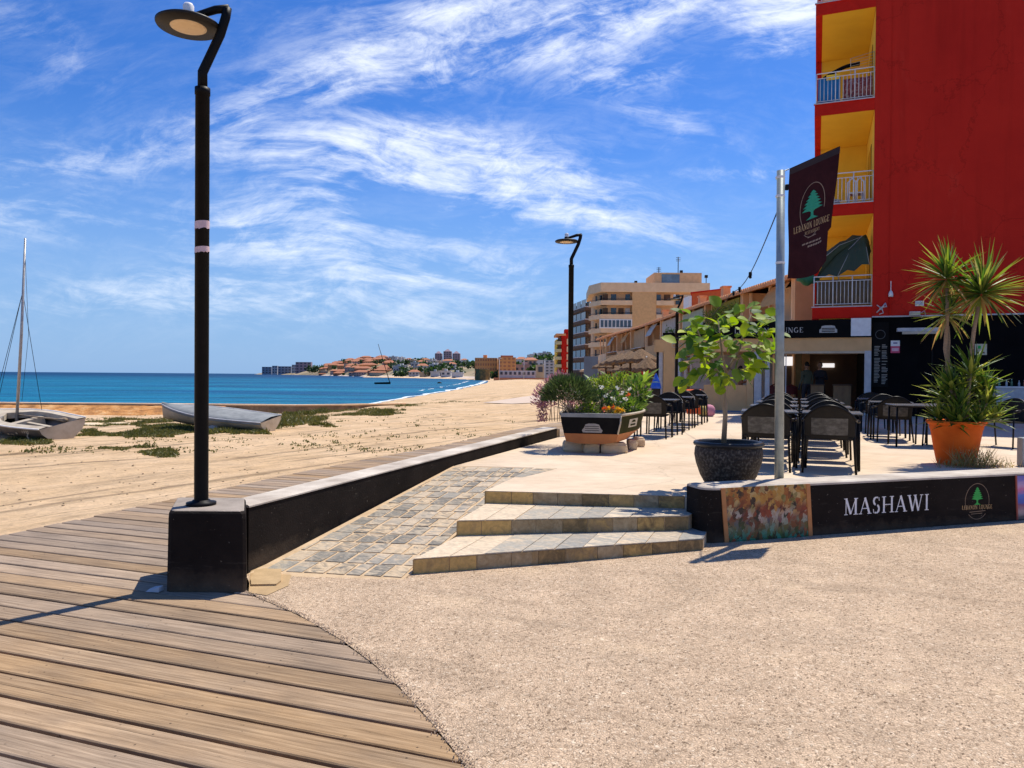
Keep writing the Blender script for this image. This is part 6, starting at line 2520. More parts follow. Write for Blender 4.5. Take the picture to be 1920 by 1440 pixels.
# people in the doorway (bodies grown with the skin modifier)
def person(label, base, rz, seated=False, shirt='shirt_g', lean=0.0, arm=0, hairc='hair'):
    g = thing('person', label, 'person', base, rz, 'people in the restaurant doorway')
    if seated:
        J = {'pel': (0, 0, .52, .15), 'sp': (0, .01, .72, .135), 'ch': (0, .03, .92, .155), 'nk': (0, .02, 1.07, .055), 'hd': (0, 0, 1.14, .06)}
        legs = lambda s: [(s * .10, -.02, .50, .095), (s * .13, -.42, .50, .065), (s * .13, -.44, .10, .045), (s * .13, -.55, .04, .035)]
        sh, hz = 1.00, 1.22
    else:
        J = {'pel': (0, 0, .95, .15), 'sp': (0, 0, 1.12, .135), 'ch': (0, 0, 1.34, .16), 'nk': (0, -.01, 1.50, .055), 'hd': (0, -.02, 1.57, .06)}
        legs = lambda s: [(s * .10, 0, .88, .10), (s * .12, -.02, .50, .065), (s * .12, .03, .10, .045), (s * .13, -.12, .04, .038)]
        sh, hz = 1.42, 1.66
    vs, es, rad = [], [], []

    def add(p, par=None):
        vs.append(p[:3])
        rad.append(p[3])
        if par is not None:
            es.append((par, len(vs) - 1))
        return len(vs) - 1
    a = add(J['pel'])
    b = add(J['sp'], a)
    c = add(J['ch'], b)
    d = add(J['nk'], c)
    e = add(J['hd'], d)
    for s in (-1, 1):
        q = a
        for p in legs(s):
            q = add(p, q)
        q = add((s * .17, 0, sh, .055), c)
        el = add((s * .24, -.06 if arm else .03, sh - .27, .042), q)
        wr = add((s * (.10 if arm else .25), -.26 if arm else -.06, sh - (.20 if arm else .50), .030), el)
        hd = add((s * (.06 if arm else .25), -.33 if arm else -.09, sh - (.19 if arm else .57), .030), wr)
        for f in range(4):
            add((s * (.06 if arm else .25) + (f - 1.5) * .018, (-.41 if arm else -.10) - .004 * f, sh - (.20 if arm else .65) + (.008 * f), .009), hd)
        add((s * (.02 if arm else .21), (-.36 if arm else -.13), sh - (.16 if arm else .61), .010), hd)
    me = bpy.data.meshes.new('body')
    me.from_pydata(vs, es, [])
    o = bpy.data.objects.new('body', me)
    C.objects.link(o)
    md = o.modifiers.new('skin', 'SKIN')
    for i, r_ in enumerate(rad):
        o.data.skin_vertices[0].data[i].radius = (r_, r_ * .8)
    o.data.skin_vertices[0].data[0].use_root = True
    sb = o.modifiers.new('sub', 'SUBSURF')
    sb.levels = 1
    sb.render_levels = 2
    # clothes by height: shirt above the waist, trousers below, skin at the hands
    m, bb, p, out = newmat('body_' + shirt + str(seated))
    tc = bb.n('ShaderNodeTexCoord')
    sp = bb.n('ShaderNodeSeparateXYZ')
    bb.L(tc.outputs['Object'], sp.inputs[0])
    waist = .56 if seated else 1.0
    colr = {'shirt_g': (.10, .11, .07), 'shirt_d': (.02, .02, .03), 'shirt_o': (.55, .20, .08)}[shirt]
    c1 = bb.mix(bb.m('GREATER_THAN', sp.outputs[2], waist), (.035, .035, .045), colr)
    c2 = bb.mix(bb.m('GREATER_THAN', sp.outputs[2], sh + .07), c1, (.42, .24, .16))
    bb.L(c2, p.inputs['Base Color'])
    p.inputs['Roughness'].default_value = .8
    me.materials.append(m)
    o.parent = g
    mb = MB()
    mb.sphere((0, -.01, hz), (.075, .092, .115), 16, 12)
    mb.add([(-.012, -.098, hz - .005), (.012, -.098, hz - .005), (.016, -.095, hz - .03), (-.016, -.095, hz - .03), (0, -.122, hz - .024), (0, -.100, hz + .02)], [(0, 1, 4), (1, 2, 4), (2, 3, 4), (3, 0, 4), (0, 5, 1)], 0)
    for s in (-1, 1):
        mb.sphere((s * .076, 0, hz - .01), (.010, .02, .03), 6, 5)
    hd_ = mb.build('head', M['skin'])
    hd_.parent = g
    mb = MB()
    for s in (-1, 1):
        mb.sphere((s * .028, -.092, hz + .008), (.011, .006, .008), 8, 6)
    mb.add([(-.022, -.094, hz - .055), (.022, -.094, hz - .055), (.018, -.092, hz - .064), (-.018, -.092, hz - .064)], [(0, 1, 2, 3)], 0)
    ey = mb.build('face_features', M['hair'])
    ey.parent = hd_
    mb = MB()
    rg = []
    for j in range(7):
        a_ = math.pi * j / 12
        rg.append([(.082 * math.sin(a_ + .02) * math.cos(t), .008 + .10 * math.sin(a_ + .02) * math.sin(t), hz + .012 + .118 * math.cos(a_) - (.05 * (math.sin(t) > 0) * (j / 6))) for t in [2 * math.pi * k / 16 for k in range(16)]])
    mb.loft(rg, 0, True, True, True)
    h_ = mb.build('hair', M[hairc])
    h_.parent = hd_
    return g


q = kp(-1.62, .75, TZ)
person('person in an olive shirt with dark hair standing behind the left wooden counter', (q.x, q.y + .9, TZ), .3 + math.pi, False, 'shirt_g')
q = kp(-1.22, 1.2, TZ)
person('person in dark clothes standing between the two wooden counters', (q.x, q.y + .8, TZ), -.5, False, 'shirt_d', 0, 1)
q = kp(-4.15, .9, TZ)
person('person in an orange top seated behind the beige low wall', (q.x, q.y, TZ + .28), 1.2, True, 'shirt_o', 0, 1)
q = kp(-4.15, 1.0, TZ)
mb = MB()
kbox(mb, -4.4, -3.9, .75, 1.25, TZ, TZ + .62)
tag(mb.build('bench', M['brown']), 'brown seat under the person in orange behind the low wall', 'seat')
# a few red woven chairs and dark clutter inside
for k, (t, v) in enumerate(((-3.0, 2.2), (-2.4, 1.9), (-2.0, 3.4))):
    q = kp(t, v, TZ)
    g = thing('indoor_chair', ['dark red chair inside the doorway, leftmost of three', 'dark red chair inside the doorway, middle of three', 'dark red chair deepest inside the room'][k], 'chair', tuple(q), .4 * k, 'red chairs indoors')
    rm = bpy.data.materials.get('dark_red_seat') or pm('dark_red_seat', (.20, .02, .02), (.12, .012, .012), 6, .5)
    mb = MB()
    mb.box((q.x, q.y, TZ + .46), (.44, .44, .05), .4 * k, 0, .01)
    mb.build('seat', rm, g)
    mb = MB()
    mb.tube([(q.x - .2, q.y + .2, TZ + .5), (q.x - .2, q.y + .22, TZ + .85), (q.x, q.y + .24, TZ + .95), (q.x + .2, q.y + .22, TZ + .85), (q.x + .2, q.y + .2, TZ + .5)], .03, 6)
    mb.face([(q.x - .2, q.y + .21, TZ + .6), (q.x + .2, q.y + .21, TZ + .6), (q.x + .17, q.y + .23, TZ + .9), (q.x - .17, q.y + .23, TZ + .9)])
    mb.build('backrest', rm, g)
    for sx in (-1, 1):
        for sy in (-1, 1):
            mb = MB()
            mb.tube([(q.x + sx * .19, q.y + sy * .19, TZ), (q.x + sx * .19, q.y + sy * .19, TZ + .45)], .015, 5)
            mb.build('leg', M['chair_metal'], g)

# ---------------------------------------------------------------- fittings on the red block
def wallthing(name, label, cat, parts, t, z):
    g = thing(name, label, cat, tuple(kp(t, -.02, z)))
    for nm, mat_, (t0, t1, v0, v1, z0, z1) in parts:
        mb = MB()
        kbox(mb, t0, t1, v0, v1, z0, z1)
        mb.build(nm, mat_, g)
    return g


def tz(px, py):
    """position on the gable plane"""
    r = ray(px, py)
    n = V
    t = (K.dot(n)) / r.dot(n)
    P = Vector((0, 0, CZ)) + r * t
    return (P - K).dot(U), P.z


M['emerg'] = pm('cream_plastic', (.72, .70, .64), None, 6, .5)
a, z = tz(1724, 569)
wallthing('emergency_light', 'small white rectangular wall light above the black wall', 'wall light', [('case', M['emerg'], (a - .12, a + .12, -.05, .028, z - .08, z + .08)), ('lens', M['greywhite'], (a - .09, a + .09, -.06, -.05, z - .04, z + .04))], a, z)
a, z = tz(1670, 552)
g = wallthing('wall_antenna', 'small white dome antenna with spike on the red wall', 'antenna', [('spike', M['white'], (a - .01, a + .01, -.05, -.03, z + .1, z + .42))], a, z)
mb = MB()
mb.lathe([(.001, .14), (.05, .08), (.07, 0), (.07, -.08), (.001, -.08)], tuple(kp(a, -.04, z)), 12)
mb.build('dome', M['white'], g)
mb = MB()
kbox(mb, a - .015, a + .015, -.01, .028, 3.63, z - .08)
mb.build('conduit', M['redtrim'], g)
a, z = tz(1652, 578)
g = thing('cctv_bracket', 'small grey twisted metal bracket at the corner of the red wall', 'bracket', tuple(kp(a, -.05, z)))
mb = MB()
mb.tube([kp(a - .13, -.04, z - .14), kp(a + .05, -.10, z + .05), kp(a + .12, -.04, z + .16)], .022, 5)
mb.tube([kp(a - .13, -.10, z + .10), kp(a + .02, -.04, z - .02), kp(a + .06, -.12, z - .16), kp(a - .06, -.1, z - .2)], .018, 5)
mb.tube([kp(a + .12, -.04, z + .16), kp(a + .15, -.1, z + .04), kp(a + .04, -.1, z + .02)], .018, 5)
mb.build('arms', M['greywhite'], g)
mb = MB()
kbox(mb, a - .05, a + .05, -.03, .0, z - .05, z + .05)
mb.build('wall_plate', M['greywhite'], g)
a, z = tz(1714, 589)
g = thing('flood_lamp', 'grey flood lamp on the ledge between red and black walls', 'lamp', tuple(kp(a, -.1, z)))
mb = MB()
kbox(mb, a - .15, a + .15, -.22, -.04, z - .06, z + .07)
mb.build('lamp_housing', M['greywhite'], g)
mb = MB()
kbox(mb, a - .13, a + .13, -.235, -.222, z - .05, z + .05)
mb.build('lens', M['hull'], g)
mb = MB()
mb.tube([kp(a + .15, -.1, z), kp(a + .28, -.05, z + .10), kp(a + .32, -.02, z - .02), kp(a + .2, -.02, z - .12)], .012, 5)
mb.build('cable', M['greywhite'], g)
a, z = tz(1718, 620)
wallthing('awning_cassette', 'closed awning cassette with pale front bar on the black wall', 'awning', [('cassette', M['greywhite'], (a - .55, a + .62, -.22, .095, z - .03, z + .08)), ('front_bar', M['hull'], (a - .42, a + .55, -.26, -.225, z - .12, z - .035))], a, z)
a, z = tz(1679, 650)
g = wallthing('wall_notice', 'white and pink notice on the black wall beside the menu board', 'notice', [('white_half', M['white'], (a - .13, a + .13, .07, .095, z + .02, z + .20)), ('pink_half', pm('pink_notice', (.62, .06, .14), None, 9, .5), (a - .13, a + .13, .07, .095, z - .20, z + .018)),
                                                                                                        ('pale_block', pm('pale_pink', (.75, .45, .50), None, 9, .5), (a - .10, a + .10, .064, .069, z - .14, z - .04)), ('blue_mark', pm('navy_mark', (.08, .08, .25), None, 9, .5), (a - .06, a + .06, .064, .069, z + .10, z + .14))], a, z)
a, z = tz(1840, 655)
wallthing('wall_notice', 'square cream notice with a green leaf mark behind the yucca trunk', 'notice', [('board', pm('cream_notice', (.62, .56, .38), None, 9, .5), (a - .16, a + .16, .07, .095, z - .17, z + .17)), ('green_mark', M['cedar'], (a - .08, a - .0, .064, .069, z + .02, z + .12)), ('text_line', M['brown'], (a - .10, a + .10, .064, .069, z - .12, z - .08))], a, z)
# chalk menu board
a0, z1 = tz(1637, 604)
a1, z0 = tz(1664, 726)
g = wallthing('menu_board', 'tall dark menu board with two columns of fine lettering by the corner post', 'menu board', [('board', pm('slate_board', (.012, .011, .010), None, 6, .8, spec=.05), (a0, a1 + .02, .055, .095, z0, z1))], a0, z0)
mb = MB()
mr = random.Random(2)
zz = z1 - .75
while zz > z0 + .1:
    for c0 in (a0 + .05, a0 + .27):
        w_ = mr.uniform(.10, .18)
        if mr.random() < .92:
            mb.face([kp(c0, .053, zz), kp(c0 + w_, .053, zz), kp(c0 + w_, .053, zz + .022), kp(c0, .053, zz + .022)])
    zz -= .048
mb.build('menu_lines', pm('chalk', (.34, .31, .25), None, 20, .8), g)
mb = MB()
p = kp((a0 + a1) / 2, .05, z1 - .40)
for k in range(18):
    x, y = R(20 * k), R(20 * k + 20)
    mb.face([kp((a0 + a1) / 2 + .13 * math.cos(x), .053, z1 - .40 + .13 * math.sin(x)), kp((a0 + a1) / 2 + .15 * math.cos(x), .053, z1 - .40 + .15 * math.sin(x)),
             kp((a0 + a1) / 2 + .15 * math.cos(y), .053, z1 - .40 + .15 * math.sin(y)), kp((a0 + a1) / 2 + .13 * math.cos(y), .053, z1 - .40 + .13 * math.sin(y))])
mb.build('menu_emblem', pm('faint_chalk', (.10, .10, .09), None, 20, .8), g)
# white counter cabinet at the right edge with bottles
a0, z1 = tz(1862, 724)
g = wallthing('service_cabinet', 'long white cabinet against the black wall at the right edge', 'cabinet', [('cabinet_body', M['greywhite'], (a0, a0 + 3, -.5, .08, .44, z1 - .04)), ('cabinet_top', M['white'], (a0 - .02, a0 + 3, -.53, .085, z1 - .04, z1)), ('plinth', M['black_metal'], (a0 + .05, a0 + 3, -.45, .05, .40, .44))], a0, .4)
for k in range(6):
    p = kp(a0 + .12 + k * .16 + (k % 2) * .03, -.2, z1)
    g = thing('bottle', ['green glass bottle at the left end of the white cabinet', 'second bottle from the left on the white cabinet', 'third bottle from the left on the white cabinet', 'fourth bottle from the left on the white cabinet', 'fifth bottle from the left on the white cabinet', 'bottle nearest the right edge on the white cabinet'][k], 'bottle', tuple(p), 0, 'bottles on the white cabinet')
    mb = MB()
    hb = .10 + .02 * (k % 3)
    mb.lathe([(.001, 0), (.03, 0), (.03, hb), (.012, hb + .035), (.012, hb + .06), (.001, hb + .06)], tuple(p), 12)
    mb.build('glass_body', pm(f'bottle_glass{k}', ((.05, .25, .18), (.5, .5, .5), (.10, .18, .10), (.4, .42, .45), (.3, .1, .05), (.06, .2, .2))[k], None, 9, .2), g)
    mb = MB()
    mb.lathe([(.014, hb + .06), (.014, hb + .075), (.001, hb + .075)], tuple(p), 10)
    mb.build('cap', M['white'], g)

# ---------------------------------------------------------------- things kept on the balconies
zt = levels[0]
g = thing('green_parasol', 'large dark green parasol half folded over the lowest balcony', 'parasol', tuple(kp(-.95, .5, zt)))
mb = MB()
hub = kp(-.30, .35, zt + 2.35)
tips = []
segs = [(-1.55, .25, 1.60), (-1.75, .5, .95), (-1.05, -.15, .98), (-.55, -.25, 1.12), (-.10, -.05, 1.35), (-.02, .4, 1.85), (-.05, 1.0, 2.25), (-.8, 1.2, 2.30), (-1.5, 1.0, 1.9)]
gp = [kp(t, v, zt + z) for t, v, z in segs]
for i in range(len(gp)):
    a, b = gp[i], gp[(i + 1) % len(gp)]
    m1 = hub.lerp(a, .55) + Vector((0, 0, .16))
    m2 = hub.lerp(b, .55) + Vector((0, 0, .16))
    mm = (m1 + m2) / 2 + Vector((0, 0, -.08))
    ab = (a + b) / 2 + (hub - (a + b) / 2) * .10
    mb.add([hub, m1, mm, m2, a, ab, b], [(0, 1, 2), (0, 2, 3), (1, 4, 5, 2), (2, 5, 6, 3)], 0, False)
mb.build('canopy', M['greenumb'], g)
mb = MB()
mb.tube([kp(-1.02, .3, zt), kp(-.98, .3, zt + 1.6), hub], .022, 8)
mb.build('pole', M['alu'], g)
mb = MB()
for p in gp[::2]:
    mb.tube([hub + Vector((0, 0, -.02)), hub.lerp(p, .55) + Vector((0, 0, .14)), p + Vector((0, 0, -.01))], .010, 4)
mb.build('ribs', M['alu'], g)
mb = MB()
rg = []
c = kp(-1.95, .6, zt + 1.02)
for j in range(7):
    rg.append([(c.x + (j - 3) * .11, c.y + .2 * math.cos(k * .9), c.z + .22 * math.sin(k * .9) * math.sin(math.pi * (j + .6) / 7.2) + .04 * math.sin(j * 2)) for k in range(7)])
mb.loft(rg, 0, True, True, True)
tag(mb.build('rolled_canvas', pm('bright_green_canvas', (.03, .17, .08), (.02, .11, .05), 5, .8)), 'bundle of brighter green canvas hanging beside the balcony railing', 'canvas')
mb = MB()
for k in range(20):
    t0 = -BW + .12 + k * .082
    mb.face([kp(t0, .14 + .02 * (k % 2), zt + .06), kp(t0 + .082, .14 + .02 * ((k + 1) % 2), zt + .06), kp(t0 + .082, .14 + .02 * ((k + 1) % 2), zt + .92), kp(t0, .14 + .02 * (k % 2), zt + .92)])
tag(mb.build('reed_screen', pm('reed_screen', (.17, .12, .07), (.09, .065, .04), 18, .9, stretch=(1, 1, .2))), 'brown reed screen tied behind the lowest balcony railing', 'screen')
zt = levels[1]
g = thing('plastic_chair', 'white plastic chair folded on the middle balcony beside the banner', 'chair', tuple(kp(-.75, .6, zt)))
for nm, t0 in (('backrest', -.62), ('armrest', -.38)):
    mb = MB()
    for tt in (t0,):
        mb.tube([kp(tt - .14, .45, zt + .12), kp(tt - .12, .45, zt + .78), kp(tt, .45, zt + .92), kp(tt + .12, .45, zt + .78), kp(tt + .14, .45, zt + .12)], .03, 6)
    mb.build(nm, M['white'], g)
mb = MB()
kbox(mb, -.72, -.26, .48, .9, zt + .42, zt + .46)
mb.build('seat', M['white'], g)
for t, v in ((-.7, .5), (-.28, .5), (-.7, .88), (-.28, .88)):
    mb = MB()
    mb.tube([kp(t, v, zt), kp(t, v, zt + .43)], .02, 5)
    mb.build('leg', M['white'], g)
for k, t in enumerate((-1.45, -1.1)):
    p = kp(t, .5, zt)
    mb = MB()
    mb.lathe([(.001, 0), (.10, 0), (.13, .22), (.14, .23), (.10, .25), (.001, .24)], tuple(p), 16)
    g = mb.build('plant_pot', M['greywhite'])
    tag(g, ['left grey pot behind the middle balcony railing', 'right grey pot behind the middle balcony railing'][k], 'pot', 'pots on the middle balcony')
zt = levels[2]
mb = MB()
for k in range(9):
    t0 = -BW + .10 + k * .075
    mb.face([kp(t0, .10 + .02 * (k % 2), zt + .05), kp(t0 + .075, .10 + .02 * ((k + 1) % 2), zt + .05), kp(t0 + .075, .10 + .02 * ((k + 1) % 2), zt + .86), kp(t0, .10 + .02 * (k % 2), zt + .86)])
tag(mb.build('beach_towel', M['bluetowel']), 'blue beach towel hung inside the upper balcony railing', 'towel')
mb = MB()
kbox(mb, -BW + .35, -BW + .75, .07, .085, zt + .78, zt + .95)
tag(mb.build('yellow_cloth', M['yellow']), 'yellow cloth over the upper balcony rail above the blue towel', 'cloth')
mb = MB()
for k in range(9):
    t0 = -.95 + k * .10
    mb.face([kp(t0, .22 + .03 * (k % 2), zt + .05), kp(t0 + .1, .22 + .03 * ((k + 1) % 2), zt + .05), kp(t0 + .1, .22 + .03 * ((k + 1) % 2), zt + .80), kp(t0, .22 + .03 * (k % 2), zt + .80)])
tag(mb.build('patterned_blanket', pm('dark_red_blanket', (.30, .06, .05), (.05, .04, .06), 14, .9, c3=(.45, .38, .30))), 'dark red patterned blanket on the right of the upper balcony', 'blanket')
g = thing('clothes_airer', 'white wire clothes airer standing over the upper balcony railing', 'clothes airer', tuple(kp(-.4, .3, zt)))
mb = MB()
mb.tube([kp(-.72, .15, zt + .9), kp(-.72, .15, zt + 1.42), kp(-.02, .15, zt + 1.55), kp(-.02, .15, zt + .9)], .012, 5)
mb.build('airer_frame', M['hull'], g)
for k in range(5):
    mb = MB()
    mb.tube([kp(-.72, .15 + .0, zt + 1.0 + k * .085), kp(-.02, .15, zt + 1.06 + k * .095)], .006, 4)
    mb.build('wire', M['hull'], g)
mb = MB()
rg = []
for j in range(9):
    t = -BW + .25 + j * .14
    z = zt + 1.0 + .35 * math.sin(math.pi * min(j / 7, 1) * .5)
    rg.append([kp(t, .5 + .07 * math.cos(k * 1.05), z + .06 * math.sin(k * 1.05)) for k in range(6)])
mb.loft(rg, 0, True, True, True)
tag(mb.build('folded_board', M['black_sign']), 'long black folded board leaning above the blue towel', 'board')

# ================================================================== ROW OF HOUSES ALONG THE BEACH FRONT
def hx(y):
    return interp([(11.95, 30), (11.25, 45), (11.1, 64), (10.2, 78), (9.9, 95)], y)


hcols = ['cream', 'tan', 'beige', 'cream', 'tan', 'cream', 'beige', 'tan', 'cream', 'tan']
for k in range(9):
    y0 = 31.2 + k * 6.1
    y1 = y0 + 6.08
    x0, x1 = hx(y0), hx(y1)
    nlab = ['first house of the row, nearest the red block', 'second house of the row with plants on its balcony', 'third house of the row with pale green screen', 'fourth house of the row by the farthest lamp', 'fifth tiled house of the beach row', 'sixth tiled house of the beach row', 'seventh tiled house of the beach row', 'eighth tiled house, far along the row', 'last tiled house at the far end of the row'][k]
    g = thing('terraced_house', nlab, 'house', (x0, y0, 0), 0, 'tiled houses along the beach front')
    W8 = 8.5
    m = M[hcols[k]]
    mb = MB()
    mb.hexa([(x0 + 1.4, y0 + .1, -.2), (x0 + W8, y0 + .1, -.2), (x1 + W8, y1 - .1, -.2), (x1 + 1.4, y1 - .1, -.2)], [(x0 + 1.4, y0 + .1, 5.9), (x0 + W8, y0 + .1, 8.0), (x1 + W8, y1 - .1, 8.0), (x1 + 1.4, y1 - .1, 5.9)])
    mb.build('wall', m, g)
    mb = MB()
    mb.hexa([(x0, y0 + .0, -.2), (x0 + 1.4, y0 + .0, -.2), (x0 + 1.4, y0 + .28, -.2), (x0, y0 + .28, -.2)], [(x0, y0 + .0, 5.85), (x0 + 1.4, y0 + .0, 5.85), (x0 + 1.4, y0 + .28, 5.85), (x0, y0 + .28, 5.85)])
    mb.build('party_wall', M['tan'], g)
    # roof: tiled slab sloping down towards the sea
    mb = MB()
    n = 22
    for i in range(n):
        ya, yb = y0 + (y1 - y0) * i / n, y0 + (y1 - y0) * (i + 1) / n
        xa = x0 + (x1 - x0) * i / n
        ym = (ya + yb) / 2
        rg = []
        for xx, zz in ((-.35, 5.86), (2.0, 6.48), (5.0, 7.25), (W8, 8.12)):
            rg.append([(xa + xx, ya, zz), (xa + xx, ym - .05, zz + .09), (xa + xx, ym + .05, zz + .09), (xa + xx, yb, zz), (xa + xx, yb, zz - .12), (xa + xx, ya, zz - .12)])
        mb.loft(rg, 0, True, True)
    rf = mb.build('roof', M['orange_tile'], g)
    if k in (0, 1, 3, 4, 6):
        mb = MB()
        cx_ = x0 + 3.2
        mb.hexa([(cx_, y0 + 1.2, 6.5), (cx_ + .5, y0 + 1.2, 6.5), (cx_ + .5, y0 + 1.8, 6.5), (cx_, y0 + 1.8, 6.5)], [(cx_, y0 + 1.2, 7.75), (cx_ + .5, y0 + 1.2, 7.75), (cx_ + .5, y0 + 1.8, 7.75), (cx_, y0 + 1.8, 7.75)])
        ch = mb.build('chimney', M['tan'], rf)
        mb = MB()
        mb.hexa([(cx_ - .06, y0 + 1.14, 7.75), (cx_ + .56, y0 + 1.14, 7.75), (cx_ + .56, y0 + 1.86, 7.75), (cx_ - .06, y0 + 1.86, 7.75)], [(cx_ - .06, y0 + 1.14, 7.87), (cx_ + .56, y0 + 1.14, 7.87), (cx_ + .56, y0 + 1.86, 7.87), (cx_ - .06, y0 + 1.86, 7.87)])
        mb.build('chimney_cap', M['orange_tile'], g)
    # balcony slab with solid parapet
    mb = MB()
    mb.hexa([(x0 + .0, y0 + .285, 2.95), (x0 + 1.4, y0 + .285, 2.95), (x1 + 1.4, y1, 2.95), (x1, y1, 2.95)], [(x0, y0 + .285, 3.15), (x0 + 1.4, y0 + .285, 3.15), (x1 + 1.4, y1, 3.15), (x1, y1, 3.15)])
    bs_ = mb.build('balcony', M['tan'], g)
    mb = MB()
    mb.hexa([(x0 - .02, y0 + .29, 3.15), (x0 + .12, y0 + .29, 3.15), (x1 + .12, y1 - .01, 3.15), (x1 - .02, y1 - .01, 3.15)], [(x0 - .02, y0 + .29, 4.10 - .3 * (k % 2)), (x0 + .12, y0 + .29, 4.10 - .3 * (k % 2)), (x1 + .12, y1 - .01, 4.10 - .3 * (k % 2)), (x1 - .02, y1 - .01, 4.10 - .3 * (k % 2))])
    mb.build('parapet', [M['tan'], M['beige'], M['cream']][k % 3], bs_)
    for (ya, yb, za, zb, nm) in ((1.0, 2.6, 3.2, 5.3, 'window'), (3.5, 5.2, 3.2, 5.3, 'window'), (.9, 2.4, .4, 2.5, 'shop_window'), (3.3, 5.4, .4, 2.5, 'shop_window')):
        mb = MB()
        xw = x0 + 1.39
        mb.hexa([(xw - .03, y0 + ya, za), (xw + .05, y0 + ya, za), (xw + .05 + (x1 - x0) * .2, y0 + yb, za), (xw - .03 + (x1 - x0) * .2, y0 + yb, za)], [(xw - .03, y0 + ya, zb), (xw + .05, y0 + ya, zb), (xw + .05 + (x1 - x0) * .2, y0 + yb, zb), (xw - .03 + (x1 - x0) * .2, y0 + yb, zb)])
        mb.build(nm, M['glassdark'], g)
    if k in (1, 2, 3, 5):
        mb = MB()
        sm = pm('screen%d' % k, {1: (.30, .26, .03), 2: (.36, .42, .33), 3: (.42, .40, .36), 5: (.45, .30, .16)}[k], None, 2, .8)
        mb.hexa([(x0 - .05, y0 + .5, 4.1), (x0 + .0, y0 + .5, 4.1), (x0 + .0, y1 - .4, 4.1), (x0 - .05, y1 - .4, 4.1)], [(x0 - .05, y0 + .5, 5.7), (x0 + .0, y0 + .5, 5.7), (x0, y1 - .4, 5.7), (x0 - .05, y1 - .4, 5.7)])
        mb.build('balcony_screen', sm, g)
    if k % 2:
        mb = MB()
        mb.tube([(x0 + .05, y0 + .3, 4.15), (x1 + .05, y1 - .05, 4.15)], .03, 5)
        mb.build('handrail', M['white'], bs_)
    # half-drawn blind and a small shade sail under the eaves
    if k in (0, 4, 6, 7):
        mb = MB()
        ya, yb = y0 + .6 + (k % 3) * .8, y0 + 3.0 + (k % 3) * .8
        mb.loft([[(x0 + .02, ya, 5.75), (x0 + .02, yb, 5.75)], [(x0 - .35, ya, 5.2), (x0 - .35, yb, 5.2)], [(x0 - .55, ya, 4.8), (x0 - .55, yb, 4.8)]], 0, False)
        mb.build('sun_blind', pm('blind%d' % k, ((.60, .34, .12), (.5, .5, .45), (.62, .42, .2))[k % 3], None, 3, .9), g)
    for j in range(3):
        mb = MB()
        yy = y0 + .3 + j * 2.8
        mb.hexa([(x0, yy, 4.1), (x0 + .12, yy, 4.1), (x0 + .12, yy + .14, 4.1), (x0, yy + .14, 4.1)], [(x0, yy, 5.84), (x0 + .12, yy, 5.84), (x0 + .12, yy + .14, 5.84), (x0, yy + .14, 5.84)])
        mb.build('balcony_post', M['cream'], g)
    # ground floor awning
    if k > 0:
        mb = MB()
        am = M['tan'] if k % 2 else M['cream']
        mb.loft([[(x0 + .0, y0 + .3, 2.85), (x1 + .0, y1 - .1, 2.85)], [(x0 - 1.2, y0 + .3, 2.62), (x1 - 1.2, y1 - .1, 2.62)], [(x0 - 2.2, y0 + .3, 2.30), (x1 - 2.2, y1 - .1, 2.30)], [(x0 - 2.22, y0 + .3, 2.08), (x1 - 2.22, y1 - .1, 2.08)]], 0, False)
        mb.build('awning', pm('awning%d' % k, ((.42, .22, .09), (.24, .13, .06), (.50, .33, .17))[k % 3], None, 3, .9), g)
        for yy in (y0 + .4, y1 - .3):
            mb = MB()
            mb.tube([(x0 - 2.15, yy, -.1), (x0 - 2.15, yy, 2.1)], .05, 6)
            mb.build('awning_post', M['brown'], g)
# plants on the second house's balcony
mb = MB()
for k in range(1100):
    yy = hr.uniform(37.6, 43.0)
    leaf(mb, (hx(yy) - .15 + hr.uniform(-.15, .15), yy, hr.uniform(4.0, 5.4)), rv(hr), rv(hr), .22, .05, .1, .2)
tag(mb.build('balcony_plants', M['lime']), 'yellow green potted plants along the second house balcony', 'plants', None, 'stuff')
# orange lift housing on a roof far along
g = thing('roof_hut', 'orange red rooftop hut with a white side above the tiled roofs', 'roof hut', tuple(D(1300, 580, 95)))
mb = MB()
a, b = D(1297, 546, 95), D(1345, 575, 95)
mb.hexa([(a.x, 95, b.z - 1.5), (b.x, 93, b.z - 1.5), (b.x + 1, 97, b.z - 1.5), (a.x + 1, 99, b.z - 1.5)], [(a.x, 95, a.z - .3), (b.x, 93, a.z), (b.x + 1, 97, a.z), (a.x + 1, 99, a.z - .3)])
mb.build('hut_wall', pm('orange_hut', (.62, .12, .03), None, 2, .8), g)
mb = MB()
mb.hexa([(a.x - .2, 94.8, a.z - .3), (b.x + .2, 92.8, a.z), (b.x + 1, 97.2, a.z), (a.x + 1, 99.2, a.z - .3)], [(a.x - .2, 94.8, a.z - .15), (b.x + .2, 92.8, a.z + .15), (b.x + 1, 97.2, a.z + .15), (a.x + 1, 99.2, a.z - .15)])
mb.build('hut_roof', M['red'], g)
mb = MB()
mb.hexa([(a.x - .35, 95.3, b.z - 1.5), (a.x - .02, 94.9, b.z - 1.5), (a.x - .02, 98, b.z - 1.5), (a.x - .35, 98, b.z - 1.5)], [(a.x - .35, 95.3, a.z - .6), (a.x - .02, 94.9, a.z - .6), (a.x - .02, 98, a.z - .6), (a.x - .35, 98, a.z - .6)])
mb.build('hut_side', M['white'], g)

